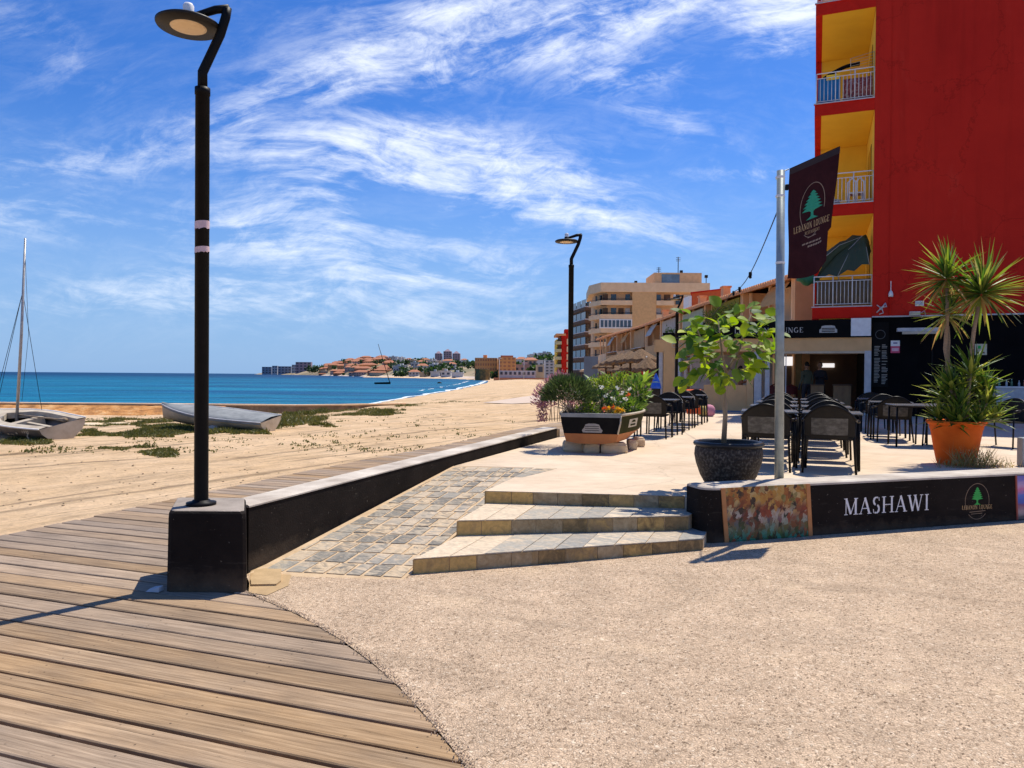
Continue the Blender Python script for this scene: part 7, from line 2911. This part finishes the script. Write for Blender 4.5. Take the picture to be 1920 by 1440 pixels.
# thatched parasols and beach bar clutter in front of the row
tp_ = [(1165, 662, 44, 1.0), (1182, 658, 40, .95), (1202, 654, 36, .9), (1150, 668, 52, 1.0), (1214, 670, 34, .7), (1190, 673, 42, .85), (1172, 680, 50, .9), (1136, 676, 60, 1.1)]
pl_ = ['nearest the canopy pillar', 'second from the canopy', 'third from the canopy', 'fourth from the canopy', 'low one beside the canopy pillar', 'low one in the middle of the group', 'low one behind the group', 'farthest of the thatched group']
order = sorted(range(8), key=lambda i: tp_[i][2])
for r_, i in enumerate(order):
    px, py, dd, rr0_ = tp_[i]
    p = D(px, py, dd)
    g = thing('thatched_parasol', 'thatched beach parasol with dark pole, ' + ['nearest the canopy pillar', 'second nearest the canopy', 'third along from the canopy', 'fourth along from the canopy', 'fifth along from the canopy', 'sixth along from the canopy', 'seventh along, far from the canopy', 'farthest from the canopy'][r_], 'parasol', (p.x, p.y, 0), 0, 'thatched parasols by the row')
    mb = MB()
    rg = []
    for z, r0 in ((0, .06), (-.22, rr0_ * .45), (-.48, rr0_ * .95), (-.62, rr0_), (-.60, rr0_ * .7), (-.35, .05)):
        rg.append([(p.x + r0 * math.cos(2 * math.pi * q / 22) * (1 + .05 * math.sin(q * 7)), p.y + r0 * math.sin(2 * math.pi * q / 22), p.z + z - (.06 * (q % 2) if z < -.4 else 0)) for q in range(22)])
    mb.loft(rg, 0, True, True)
    mb.build('thatch', M['thatch'], g)
    mb = MB()
    mb.tube([(p.x, p.y, -.1), (p.x, p.y, p.z - .3)], .06, 7)
    mb.build('pole', M['brown'], g)
# red lantern, white awning, blue parasol bag
p = D(1212, 688, 34)
g = thing('red_parasol', 'small closed red parasol among the thatched ones', 'parasol', (p.x, p.y, 0))
mb = MB()
mb.lathe([(.02, .45), (.22, .2), (.28, -.1), (.20, -.35), (.03, -.4)], tuple(p), 12)
mb.build('folded_canopy', pm('crimson_cloth', (.55, .02, .04), None, 6, .8), g)
mb = MB()
mb.tube([(p.x, p.y, 0), (p.x, p.y, p.z + .5)], .03, 6)
mb.build('pole', M['greywhite'], g)
p = G(1230, 728, 1.05)
p = D(1230, 716, 24.6)
g = thing('blue_cooler', 'blue pyramid shaped cover standing behind the left row of chairs', 'cover', (p.x, p.y, TZ))
mb = MB()
mb.lathe([(.02, .28), (.09, .12), (.17, -.14), (.18, -.22), (.001, -.22)], tuple(p), 10)
mb.build('blue_cover', M['blue'], g)
mb = MB()
mb.lathe([(.15, -.22), (.15, TZ - p.z), (.001, TZ - p.z)], tuple(p), 10)
mb.build('stand', M['dark_metal'], g)
mb = MB()
a, b = D(1095, 668, 66), D(1121, 700, 66)
mb.hexa([(a.x, 66, 0), (b.x, 66, 0), (b.x + .2, 68, 0), (a.x + .2, 68, 0)], [(a.x, 66, a.z), (b.x, 66, a.z), (b.x + .2, 68, a.z), (a.x + .2, 68, a.z)])
tag(mb.build('kiosk', pm('blue_grey_panel', (.20, .25, .30), (.16, .2, .24), 1, .6)), 'plain blue grey kiosk wall behind the planter bushes', 'kiosk')
# palms / leafy plants behind the planter, along the promenade
pr = random.Random(77)
for k, (px, py, dd, h) in enumerate(((1200, 700, 20, 1.1), (1185, 705, 22, 1.1), (1150, 708, 20, .9), (1128, 712, 24, 1.0), (1100, 715, 26, .8))):
    p = D(px, py, dd)
    g = thing('banana_plant', ['broad leaved plant just left of the canopy pillar', 'second broad leaved plant left of the canopy pillar', 'leafy plant over the middle of the boat planter', 'leafy plant behind the lime bush', 'leafy plant right of the second lamp post'][k], 'plant', (p.x, p.y, 0), 0, 'leafy plants behind the planter')
    mb = MB()
    for i in range(26):
        a = pr.uniform(0, 6.28)
        d = Vector((math.cos(a) * .6, math.sin(a) * .6, pr.uniform(.3, 1.4)))
        leaf(mb, (p.x + pr.gauss(0, .12), p.y + pr.gauss(0, .1), p.z - h * .4 + pr.uniform(0, .25)), d, (0, 0, 1), pr.uniform(.35, .6), .13, .2, .4, 0, True)
    mb.build('leaves', M['green'] if k % 2 == 0 else M['lime'], g)
    mb = MB()
    mb.tube([(p.x, p.y, 0), (p.x, p.y, p.z - h * .3)], .035, 6)
    mb.build('stem', M['bark'], g)
# low white beach wall behind the plants
mb = MB()
a, b = D(1130, 700, 30), D(1228, 700, 28.4)
mb.hexa([(a.x, a.y, 0), (b.x, b.y, 0), (b.x, b.y + .2, 0), (a.x, a.y + .2, 0)], [(a.x, a.y, 1.15), (b.x, b.y, 1.15), (b.x, b.y + .2, 1.15), (a.x, a.y + .2, 1.15)])
tag(mb.build('terrace_parapet', M['cream']), 'low cream parapet behind the broad leaved plants', 'wall')
# closed white parasols seen through the opening
for k, px in enumerate((1276, 1286, 1297)):
    p = D(px, 700, 29.5)
    g = thing('white_parasol', ['closed white parasol, left one seen through the canopy opening', 'closed white parasol, middle one seen through the canopy opening', 'closed white parasol, right one seen through the canopy opening'][k], 'parasol', (p.x, p.y, TZ), 0, 'closed white parasols')
    mb = MB()
    mb.lathe([(.01, .35), (.06, .25), (.11, -.1), (.13, -.45), (.10, -.5)], tuple(p), 10)
    mb.build('folded_canopy', M['white'], g)
    mb = MB()
    mb.tube([(p.x, p.y, TZ), (p.x, p.y, p.z + .4)], .02, 6)
    mb.build('pole', M['alu'], g)


# ================================================================== APARTMENT BUILDINGS FARTHER OFF
def bx(mb, x0, x1, y0, y1, z0, z1, mi=0):
    mb.hexa([(x0, y0, z0), (x1, y0, z0), (x1, y1, z0), (x0, y1, z0)], [(x0, y0, z1), (x1, y0, z1), (x1, y1, z1), (x0, y1, z1)], mi)


# big beige block
Y0 = 160
def X_(px, d=Y0):
    return (px - 960) / F * d
def Z_(py, d=Y0, hz=706):
    return CZ + (hz - py) * d / F


g = thing('apartment_block', 'large beige apartment block with long balconies and rooftop penthouse', 'building', (X_(1125), Y0, 0))
mb = MB()
pf = [(X_(1125) + 1.5, Y0 + 1.6), (X_(1330), Y0 + 1.6), (X_(1330) + 3, Y0 + 22), (X_(1108) + 2.2, Y0 + 22), (X_(1108) + 1.2, Y0 + 7)]
mb.prism(pf, 0, 20.4)
mb.build('wall', M['tan'], g)
mb = MB()
pc_ = [(X_(1125), Y0), (X_(1328), Y0 - .5), (X_(1330), Y0 + 22), (X_(1108) + 1, Y0 + 22), (X_(1108), Y0 + 6)]
mb.prism(pc_, 19.9, 21.9)
mb.build('cornice', M['cream'], g)
for li in range(6):
    z = 2.3 + li * 3.0
    lv = ['lowest', 'second', 'third', 'fourth', 'fifth', 'top'][li]
    for nm, seg in (('balcony', [(X_(1108), Y0 + 6), (X_(1125), Y0), (X_(1184), Y0 - .3)]), ('balcony', [(X_(1229), Y0 - .3), (X_(1262), Y0 - .3)]) if li > 1 else (None, None)):
        if nm is None:
            continue
        mb = MB()
        for i in range(len(seg) - 1):
            a, b = Vector(seg[i]), Vector(seg[i + 1])
            n = Vector((-(b - a).y, (b - a).x)).normalized()
            mb.prism([tuple(a), tuple(b), tuple(b + n * 1.9), tuple(a + n * 1.9)], z - .25, z)
            mb.prism([tuple(a), tuple(b), tuple(b + n * .15), tuple(a + n * .15)], z, z + .75)
            rl = MB()
        bo = mb.build(nm, M['cream'], g)
        mb = MB()
        for i in range(len(seg) - 1):
            a, b = Vector(seg[i]), Vector(seg[i + 1])
            mb.tube([(a.x, a.y, z + 1.05), (b.x, b.y, z + 1.05)], .06, 4)
        mb.build('handrail', M['dark_metal'], bo)
    # windows
    wr_ = [(1130, 1140), (1146, 1156), (1160, 1170), (1173, 1182), (1211, 1219), (1232, 1240), (1246, 1258), (1268, 1276), (1284, 1298)]
    for wi, (a, b) in enumerate(wr_):
        if pr.random() < .12:
            continue
        mb = MB()
        x0, x1 = X_(a), X_(b)
        bx(mb, x0, x1, Y0 + 1.5, Y0 + 1.58, z + .1, z + 2.25)
        wm = [M['glassdark'], M['greywhite'], M['glass'], M['brown']][pr.choice([0, 0, 1, 2, 1, 3])]
        w = mb.build('window', wm, g)
    if li < 5:
        mb = MB()
        bx(mb, X_(1186), X_(1194), Y0 + 1.3, Y0 + 1.6, z - .2, z + 2.6)
        mb.build('shutter_panel', M['white'] if li % 2 else M['greywhite'], g)
    for px in (1112, 1118):
        mb = MB()
        t = (px - 1108) / 17
        bx(mb, X_(px) + 1.0, X_(px) + 1.5, Y0 + 7 - 6 * t, Y0 + 7.6 - 6 * t, z + .1, z + 2.2)
        mb.build('window', M['glassdark'], g)
mb = MB()
bx(mb, X_(1184), X_(1229), Y0 - .1, Y0 + 1.6, 0, 20.0)
mb.build('stair_bay', M['beige'], g)
mb = MB()
zz = 2.3 + 3 * 3 - 3
z = 11.3
bx(mb, X_(1123), X_(1184), Y0 - .2, Y0 + .1, z + .7, z + 2.7)
eb = mb.build('enclosed_balcony', M['white'], g)
for k in range(8):
    mb = MB()
    x0 = X_(1125 + k * 7.3)
    bx(mb, x0, x0 + .62, Y0 - .26, Y0 - .21, z + .95, z + 2.45)
    mb.build('pane', M['glass'], eb)
mb = MB()
bx(mb, X_(1228), X_(1318), Y0 + 2, Y0 + 12, 21.9, 24.4)
ph = mb.build('penthouse', M['tan'], g)
mb = MB()
bx(mb, X_(1242), X_(1276), Y0 + 1.9, Y0 + 1.99, 22.1, 24.0)
mb.build('penthouse_window', M['glassblue'], ph)
for px, h in ((1277, 28.2), (1240, 25.9), (1283, 25.2), (1196, 22.8), (1331, 24.2)):
    mb = MB()
    zb_ = 24.4 if px not in (1196, 1331) else 21.9
    mb.tube([(X_(px), Y0 + 4, zb_), (X_(px), Y0 + 4, h)], .09, 4)
    if px in (1277, 1240):
        for q in range(3):
            mb.tube([(X_(px) - .5, Y0 + 4, h - .2 - q * .35), (X_(px) + .5, Y0 + 4, h - .2 - q * .35)], .05, 4)
    else:
        bx(mb, X_(px) - .3, X_(px) + .3, Y0 + 3.7, Y0 + 4.3, h - .6, h)
    mb.build('antenna' if px in (1277, 1240) else 'vent', M['dark_metal'], g)

# brown block with white bands
g = thing('apartment_block', 'dark brown apartment block with pale bands behind the second lamp post', 'building', (X_(1095, 200), 200, 0))
d = 200
mb = MB()
pl = [(X_(1079, d), d + 16), (X_(1096, d), d), (X_(1113, d), d + 1), (X_(1113, d) + 4, d + 30), (X_(1079, d) + 4, d + 30)]
mb.prism(pl, 0, 21.5)
mb.build('wall', M['brown'], g)
for li in range(6):
    z = 2.5 + li * 3.4
    mb = MB()
    e = .5
    mb.prism([(pl[0][0] - e, pl[0][1] - e), (pl[1][0] - e * .3, pl[1][1] - e), (pl[2][0], pl[2][1] - e), (pl[2][0], pl[2][1] + 2), (pl[0][0] + 2, pl[0][1] + 4)], z, z + .8)
    mb.build('balcony_band', M['brown'], g)
    mb = MB()
    mb.prism([(pl[0][0] - e - .1, pl[0][1] - e - .1), (pl[1][0] - e * .3, pl[1][1] - e - .1), (pl[2][0], pl[2][1] - e - .1), (pl[2][0], pl[2][1] + 2), (pl[0][0] + 2, pl[0][1] + 4)], z + .8, z + 1.05)
    mb.build('white_band', M['greywhite'], g)
    for k in range(5):
        mb = MB()
        if k < 3:
            t = (k + .3) / 3
            ax, ay = pl[0][0] + (pl[1][0] - pl[0][0]) * t, pl[0][1] + (pl[1][1] - pl[0][1]) * t
            mb.prism([(ax - .12, ay - .1), (ax + .6, ay - 4.2), (ax + .7, ay - 4.0), (ax + .1, ay + .1)], z + 1.0, z + 2.9)
        else:
            x0 = pl[1][0] + .4 + (k - 3) * 1.1
            bx(mb, x0, x0 + .8, d - .12, d - .02, z + 1.0, z + 2.9)
        mb.build('window', M['glassdark'] if k % 2 else M['glass'], g)

# red and yellow tower
d = 290
g = thing('apartment_block', 'red and yellow apartment block left of the second lamp post', 'building', (X_(1050, d), d, 0))
mb = MB()
bx(mb, X_(1052, d), X_(1078, d), d, d + 20, -.5, Z_(627, d, 705.7))
mb.build('wall', M['red'], g)
mb = MB()
bx(mb, X_(1044, d), X_(1052, d) - .02, d + 3, d + 18, -.5, Z_(636, d, 705.7))
mb.build('side_wing', M['yellow'], g)
mb = MB()
bx(mb, X_(1059, d), X_(1066, d), d + 2, d + 8, Z_(627, d, 705.7), Z_(617, d, 705.7))
mb.build('roof_tower', M['red'], g)
mb = MB()
bx(mb, X_(1042, d), X_(1060, d), d - .6, d + 16, Z_(630, d, 705.7), Z_(626, d, 705.7))
mb.build('roof_edge', M['orange_tile'], g)
for li in range(5):
    z = 2.0 + li * 3.0
    mb = MB()
    bx(mb, X_(1040.5, d), X_(1052, d), d - 1.5, d + 2.9, z, z + 1.2)
    mb.build('balcony', pm('pale_yellow_balcony%d' % li, (.55, .50, .28), None, 1, .9), g)
    mb = MB()
    bx(mb, X_(1046, d), X_(1051, d), d - .05, d + 2.9, z + 1.3, z + 2.7)
    mb.build('window', M['brown'], g)
    mb = MB()
    bx(mb, X_(1062, d), X_(1068, d), d - .3, d - .02, z, z + 2.2)
    mb.build('balcony', M['cream'], g)

# ================================================================== FAR TOWN ACROSS THE BAY
prof_base = [(440, 3300), (490, 2700), (560, 2100), (600, 1500), (660, 1100), (730, 800), (800, 650), (880, 520), (905, 430), (960, 420), (1100, 420)]
def dbase(px):
    for i in range(len(prof_base) - 1):
        a, b = prof_base[i], prof_base[i + 1]
        if a[0] <= px <= b[0]:
            t = (px - a[0]) / (b[0] - a[0])
            return a[1] * (b[1] / a[1]) ** t
    return 420
top_px = [(440, 701), (478, 699), (490, 696), (540, 693), (588, 691), (606, 686), (622, 681), (640, 678), (662, 676), (700, 673), (745, 674), (790, 678), (840, 680), (890, 682), (930, 684), (975, 681), (1000, 674), (1020, 669), (1045, 668), (1100, 670), (1150, 676), (1200, 690)]
def ytop(px):
    for i in range(len(top_px) - 1):
        a, b = top_px[i], top_px[i + 1]
        if a[0] <= px <= b[0]:
            return a[1] + (b[1] - a[1]) * (px - a[0]) / (b[0] - a[0])
    return 695
hill_col = pm('hill_ground', (.30, .22, .12), (.10, .12, .05), .012, .95, c3=(.42, .33, .20), detail=8)
mb = MB()
rows = []
NJ = 9
for i in range(67):
    px = 470 + i * 11
    db = dbase(px)
    depth = 700 if px < 900 else 900
    rw = []
    for j in range(NJ + 1):
        t = j / NJ
        dd = db + depth * t ** 1.2
        yt = ytop(px) + 3.5
        zt_ = CZ + ((701 + (px - 480) * .0079) - yt) * (db + depth) / F
        z = -1.6 + (zt_ + 1.6) * (1 - (1 - t) ** 1.5)
        z += mnoise.noise(Vector((px * .03, t * 3, 1))) * 3 * t
        rw.append((X_(px, dd), dd, z))
    rw.append((X_(px, db + depth * 1.6), db + depth * 1.6, -3))
    rows.append(rw)
mb.loft(rows, 0, False, False, True)
structure('headland', mb, hill_col, 'hilly headland with the town across the bay', 'hill')
def hill_z(px, t):
    db = dbase(px)
    depth = 700 if px < 900 else 900
    yt = ytop(px) + 3.5
    zt_ = CZ + ((701 + (px - 480) * .0079) - yt) * (db + depth) / F
    z = -1.6 + (zt_ + 1.6) * (1 - (1 - t) ** 1.5) + mnoise.noise(Vector((px * .03, t * 3, 1))) * 3 * t
    return db + depth * t ** 1.2, z
# far beach strip
mb = MB()
pts0, pts1 = [], []
for i in range(40):
    px = 600 + i * 8.2
    db = dbase(px)
    w = 22 if px < 740 else 30
    pts0.append((X_(px, db - w), db - w, -1.1))
    pts1.append((X_(px, db + 25), db + 25, .9))
mb.loft([pts0, pts1], 0, False)
structure('far_beach', mb, M['pale_path'], 'thin pale beach on the far side of the bay', 'beach')

fm = {'white': pm('far_white', (.62, .60, .58), (.50, .48, .46), .2, .9), 'pink': pm('far_pink', (.52, .36, .30), (.44, .30, .25), .2, .9), 'terra': pm('far_terracotta', (.48, .20, .10), (.40, .16, .08), .2, .9),
      'sand': pm('far_sandstone', (.55, .42, .28), (.46, .35, .23), .2, .9), 'grey': pm('far_grey', (.30, .32, .36), (.24, .26, .30), .2, .9), 'roof': pm('far_roof', (.46, .19, .10), (.38, .15, .08), .2, .9),
      'dark': pm('far_window', (.07, .08, .10), None, .2, .5), 'mauve': pm('far_mauve', (.36, .26, .28), (.30, .22, .25), .2, .9), 'orange': pm('far_orange', (.74, .36, .13), (.66, .30, .10), .2, .9), 'lgrey': pm('far_light_grey', (.45, .46, .47), None, .2, .9)}
tr_ = random.Random(4)


def far_house(px, dd, z0, w, h, dp_, wall, roof, label, group, rzp=True):
    """small distant house: body, roof and a row of windows in one look"""
    x = X_(px, dd)
    g = thing('distant_house', label, 'house', (x, dd, z0), 0, group)
    mb = MB()
    bx(mb, x - w / 2, x + w / 2, dd, dd + dp_, z0 - 4, z0 + h)
    nf = max(1, int(h / 3.2))
    nw = max(2, int(w / 3))
    for f in range(nf):
        for q in range(nw):
            xa = x - w / 2 + w * (q + .25) / nw
            mb.hexa([(xa, dd - .12, z0 + f * 3.2 + 1), (xa + w / nw * .5, dd - .12, z0 + f * 3.2 + 1), (xa + w / nw * .5, dd - .02, z0 + f * 3.2 + 1), (xa, dd - .02, z0 + f * 3.2 + 1)],
                    [(xa, dd - .12, z0 + f * 3.2 + 2.6), (xa + w / nw * .5, dd - .12, z0 + f * 3.2 + 2.6), (xa + w / nw * .5, dd - .02, z0 + f * 3.2 + 2.6), (xa, dd - .02, z0 + f * 3.2 + 2.6)], 1)
    mb.build('wall', [fm[wall], fm['dark']], g)
    mb = MB()
    if roof == 'hip':
        e = .8
        b_ = [(x - w / 2 - e, dd - e), (x + w / 2 + e, dd - e), (x + w / 2 + e, dd + dp_ + e), (x - w / 2 - e, dd + dp_ + e)]
        rz_ = z0 + h + min(w, dp_) * .22
        mb.hexa([(p[0], p[1], z0 + h) for p in b_], [(x - w * .22, dd + dp_ * .4, rz_), (x + w * .22, dd + dp_ * .4, rz_), (x + w * .22, dd + dp_ * .6, rz_), (x - w * .22, dd + dp_ * .6, rz_)])
        mb.build('roof', fm['roof'], g)
    else:
        bx(mb, x - w / 2 - .3, x + w / 2 + .3, dd - .3, dd + dp_ + .3, z0 + h, z0 + h + .6)
        bx(mb, x - w * .15, x + w * .1, dd + 2, dd + dp_ - 2, z0 + h + .6, z0 + h + 2.2)
        mb.build('roof', fm[wall], g)
    return g


# left: terracotta village on the promontory; right: whiter town
ORDN = ('first second third fourth fifth sixth seventh eighth ninth tenth eleventh twelfth thirteenth fourteenth fifteenth sixteenth seventeenth eighteenth nineteenth '
        'twentieth').split()


def ordn(i):
    if i < 20:
        return ORDN[i]
    t, u = divmod(i + 1, 10)
    if u == 0:
        return {3: 'thirtieth', 4: 'fortieth', 5: 'fiftieth', 6: 'sixtieth', 7: 'seventieth', 8: 'eightieth', 9: 'ninetieth', 10: 'hundredth'}.get(t, 'last')
    return {2: 'twenty', 3: 'thirty', 4: 'forty', 5: 'fifty', 6: 'sixty', 7: 'seventy', 8: 'eighty', 9: 'ninety'}.get(t, 'hundred') + '-' + ORDN[u - 1]


TIER = ['waterfront tier', 'second tier', 'third tier', 'fourth tier', 'fifth tier', 'sixth tier', 'seventh tier', 'eighth tier', 'crest tier']
cname = {'terra': 'terracotta', 'pink': 'pinkish', 'sand': 'sand coloured', 'orange': 'orange', 'white': 'white', 'lgrey': 'light grey'}
n_h = 0
for rown, t in enumerate((.0, .08, .17, .27, .38, .5, .64, .8, .95)):
    px = 604 + (rown % 3) * 4
    kk = [0, 0]
    while px < 1030:
        dd, z = hill_z(px, t)
        left = px < 735
        if left:
            w, h, dp_ = tr_.uniform(11, 26), tr_.uniform(4.5, 8), 14
        elif px < 890:
            w, h, dp_ = tr_.uniform(7, 15), tr_.uniform(3.5, 8), 10
        else:
            w, h, dp_ = tr_.uniform(9, 17), tr_.uniform(4, 8), 12
        s = w * F / dd
        if tr_.random() < (.92 if left else .80) and not (862 < px < 972 and t < .45):
            wall = tr_.choice(['terra', 'terra', 'pink', 'sand', 'orange']) if left else tr_.choice(['white', 'white', 'sand', 'pink', 'lgrey', 'white'])
            roof = 'hip' if (left and tr_.random() < .85) or tr_.random() < .30 else 'flat'
            side = 0 if left else 1
            lab = f"{cname[wall]} house with {'tiled' if roof == 'hip' else 'flat'} roof, {ordn(kk[side])} from left, {TIER[rown]} of the {'reddish headland' if left else 'pale far town'}"
            kk[side] += 1
            far_house(px, dd, z - .5, w, h, dp_, wall, roof, lab, 'reddish houses on the far headland' if left else 'pale houses of the far town')
            n_h += 1
        px += s * tr_.uniform(.9, 1.3) + (.3 if left else 1.0)
print('far houses', n_h)
# named blocks
def far_block(px0, px1, py0, py1, dd, wall, label, cols=5, flo=5, name='distant_block', group=None, dp_=15, winmat='dark'):
    hz = 701 + (px0 - 480) * .0079
    x0, x1 = X_(px0, dd), X_(px1, dd)
    z1, z0 = CZ + (hz - py0) * dd / F, CZ + (hz - py1) * dd / F
    g = thing(name, label, 'building', (x0, dd, z0), 0, group)
    mb = MB()
    bx(mb, x0, x1, dd, dd + dp_, z0 - 5, z1)
    mb.build('wall', fm[wall], g)
    H = z1 - max(z0, -1)
    for f in range(flo):
        for q in range(cols):
            mb = MB()
            xa = x0 + (x1 - x0) * (q + .2) / cols
            xb = x0 + (x1 - x0) * (q + .75) / cols
            za = max(z0, -1) + H * (f + .3) / flo
            zb = max(z0, -1) + H * (f + .8) / flo
            bx(mb, xa, xb, dd - .3, dd - .02, za, zb)
            mb.build('window', fm[winmat], g)
    return g, x0, x1, z0, z1


far_block(491, 509, 688, 701, 2500, 'grey', 'leftmost grey block at the tip of the headland', 3, 3)
far_block(510, 520, 686, 701, 2450, 'lgrey', 'narrow pale block second from the headland tip', 2, 3)
far_block(521, 546, 687, 701, 2400, 'grey', 'long low grey block third from the headland tip', 4, 3)
far_block(547, 556, 684, 700, 2350, 'lgrey', 'small pale block left of the tallest headland block', 2, 3)
far_block(554, 583, 679, 700, 2250, 'mauve', 'tallest pinkish grey block near the tip of the headland', 4, 4)
for k, (a, b, y) in enumerate(((815, 828, 661), (831, 846, 657), (848, 862, 661))):
    gg, x0, x1, z0, z1 = far_block(a, b, y + 2, 690, 1250, 'mauve', ['left of the three mauve towers above the town', 'middle and tallest of the three mauve towers', 'right of the three mauve towers above the town'][k], 3, 8, 'tower_block', 'three mauve towers')
    mb = MB()
    xm = (x0 + x1) / 2
    mb.hexa([(x0 + 1, 1250, z1), (x1 - 1, 1250, z1), (x1 - 1, 1264, z1), (x0 + 1, 1264, z1)], [(xm - 1, 1255, z1 + 4), (xm + 1, 1255, z1 + 4), (xm + 1, 1258, z1 + 4), (xm - 1, 1258, z1 + 4)])
    mb.build('roof', fm['mauve'], gg)
gg, x0, x1, z0, z1 = far_block(890, 932, 671, 706, 440, 'orange', 'orange brown apartment block left of centre above the far beach', 9, 4, winmat='terra')
mb = MB()
bx(mb, X_(905, 440), X_(912, 440), 445, 452, z1, z1 + 1.8)
mb.build('stair_head', fm['orange'], gg)
gg, x0, x1, z0, z1 = far_block(934, 967, 670, 704, 430, 'orange', 'taller orange apartment block beside its twin above the far beach', 4, 5, winmat='terra')
mb = MB()
bx(mb, X_(938, 430), X_(962, 430), 436, 446, z1, z1 + 1.2)
mb.build('roof_terrace', fm['roof'], gg)
gg, x0, x1, z0, z1 = far_block(1022, 1046, 676, 704, 380, 'lgrey', 'grey apartment building left of the red and yellow block', 3, 5)
gg, x0, x1, z0, z1 = far_block(983, 1006, 675, 700, 470, 'sand', 'sandy house with arched windows right of the orange blocks', 3, 2)
mb = MB()
mb.hexa([(x0 - 1, 469, z1), (x1 + 1, 469, z1), (x1 + 1, 486, z1), (x0 - 1, 486, z1)], [(x0 + 2, 474, z1 + 1.6), (x1 - 2, 474, z1 + 1.6), (x1 - 2, 480, z1 + 1.6), (x0 + 2, 480, z1 + 1.6)])
mb.build('roof', fm['roof'], gg)
gg, x0, x1, z0, z1 = far_block(1006, 1021, 684, 704, 400, 'sand', 'low sandy house with round window beside the grey building', 1, 1)
# stone watch tower on the beach
dd = 385
mb = MB()
c = Vector((X_(904, dd), dd + 6, 0))
rg = []
for z, s in ((-1.8, 1.0), (1.5, .96), (4.4, .93), (4.7, .98), (5.0, .97), (5.05, .85)):
    rg.append([(c.x + 4.3 * s * math.cos(2 * math.pi * k / 8 + .39), c.y + 4.3 * s * math.sin(2 * math.pi * k / 8 + .39), z) for k in range(8)])
mb.loft(rg, 0, True, True)
tag(mb.build('watch_tower', pm('brown_masonry', (.16, .11, .045), (.09, .065, .03), .8, .95, .05, 4, c3=(.36, .20, .05))), 'squat brown stone tower at the end of the sand', 'tower')
# beach pavilion
gg, x0, x1, z0, z1 = far_block(936, 1004, 695, 706, 360, 'white', 'long low white beach pavilion with dark glass front', 8, 1, 'beach_pavilion', None, 8)
mb = MB()
bx(mb, X_(926, 360), X_(1030, 360), 356, 359.6, -.9, .6)
mb.build('terrace_base', fm['terra'], gg)
# lamp standards along the far promenade
for k, px in enumerate((936, 982, 1021)):
    mb = MB()
    mb.tube([(X_(px, 352), 352, -.5), (X_(px, 352), 352, 9.6)], .14, 5)
    mb.tube([(X_(px, 352), 352, 9.6), (X_(px, 352) + 1, 352, 9.8)], .12, 5)
    tag(mb.build('far_lamp_post', M['greywhite']), ['slim far lamp post in front of the orange blocks', 'slim far lamp post in front of the pavilion', 'slim far lamp post right of the pavilion'][k], 'street lamp', 'lamp posts on the far promenade')


# trees of the far town
def far_tree(px, t, sz, label, group):
    dd, z = hill_z(px, t)
    x = X_(px, dd)
    g = thing('distant_tree', label, 'tree', (x, dd, z), 0, group)
    mb = MB()
    for _ in range(46):
        v = rv(tr_)
        p = Vector((x + v.x * sz * .8, dd + v.y * sz * .6, z + sz * .75 + v.z * sz * .5))
        leaf(mb, p, rv(tr_), rv(tr_), sz * .55, sz * .4, .1, .1)
    mb.build('crown', M['darkgreen'], g)
    mb = MB()
    mb.tube([(x, dd, z - 1), (x, dd, z + sz * .6)], sz * .06, 4)
    mb.build('trunk', M['brown'], g)


tpx = sorted([q for q in (tr_.uniform(588, 1035) for _ in range(150)) if q > 725 or tr_.random() < .45])
for k, px in enumerate(tpx):
    far_tree(px, tr_.uniform(.0, .75), tr_.uniform(3.5, 6.5), f'dark green tree, {ordn(k) if k < 99 else "one beyond the ninety-ninth, " + ordn(k - 99)} from the left among the far town houses', 'trees of the far town')
for k, (px, sz) in enumerate(((580, 14), (585, 12), (590, 13), (596, 13), (603, 9), (644, 8), (650, 7))):
    far_tree(px, .9 if px > 620 else .3, sz, f'dark tree, {ordn(k)} from the left along the crest of the headland village', 'trees on the headland crest')

# the moored boat with a leaning mast out in the bay
dd = 205
p = D(718, 719, dd)
g = thing('moored_sailboat', 'small dark moored boat with a tall leaning mast out in the bay', 'boat', (p.x, dd, -1))
mb = MB()
rg = []
for i in range(9):
    t = i / 8
    w = .9 * math.sin(math.pi * min(.98, .15 + t * .85)) ** .6
    rg.append([(p.x - 2.3 + 4.4 * t, dd - w, -.55 + .15 * t), (p.x - 2.3 + 4.4 * t, dd - w * .6, -1.1), (p.x - 2.3 + 4.4 * t, dd + w * .6, -1.1), (p.x - 2.3 + 4.4 * t, dd + w, -.55 + .15 * t)])
mb.loft(rg, 0, True, True)
mb.build('hull', M['hull_black'], g)
mb = MB()
mb.tube([D(731, 718, dd), D(709, 645, dd)], [.12, .07], 6)
mb.build('mast', M['dark_metal'], g)
# buoy
p = D(824, 717, 235)
mb = MB()
mb.lathe([(.001, -.5), (.7, -.4), (.8, 0), (.5, .3), (.001, .35)], (p.x, p.y, -.9), 12)
tag(mb.build('dark_buoy', M['hull_black']), 'dark buoy floating right of the moored boat', 'buoy')
# small figures / bushes on the far sand
for k, (px, py, s) in enumerate(((999, 711, 1.0), (1004, 709, .7), (1002, 707, .9))):
    p = G(px, py, -.3)
    g = thing('beach_shrub', ['small dark shrub where the sand meets the far promenade', 'second dark shrub at the far promenade', 'third dark shrub at the far promenade'][k], 'shrub', tuple(p), 0, 'shrubs at the end of the sand')
    mb = MB()
    for _ in range(80):
        v = rv(tr_)
        leaf(mb, p + Vector((v.x * s * 1.2, v.y, .6 + v.z * .7)), rv(tr_), rv(tr_), .5, .3)
    mb.build('foliage', M['darkgreen'], g)
    mb = MB()
    mb.tube([tuple(p), (p.x, p.y, p.z + .6)], .08, 5)
    mb.build('stem', M['brown'], g)
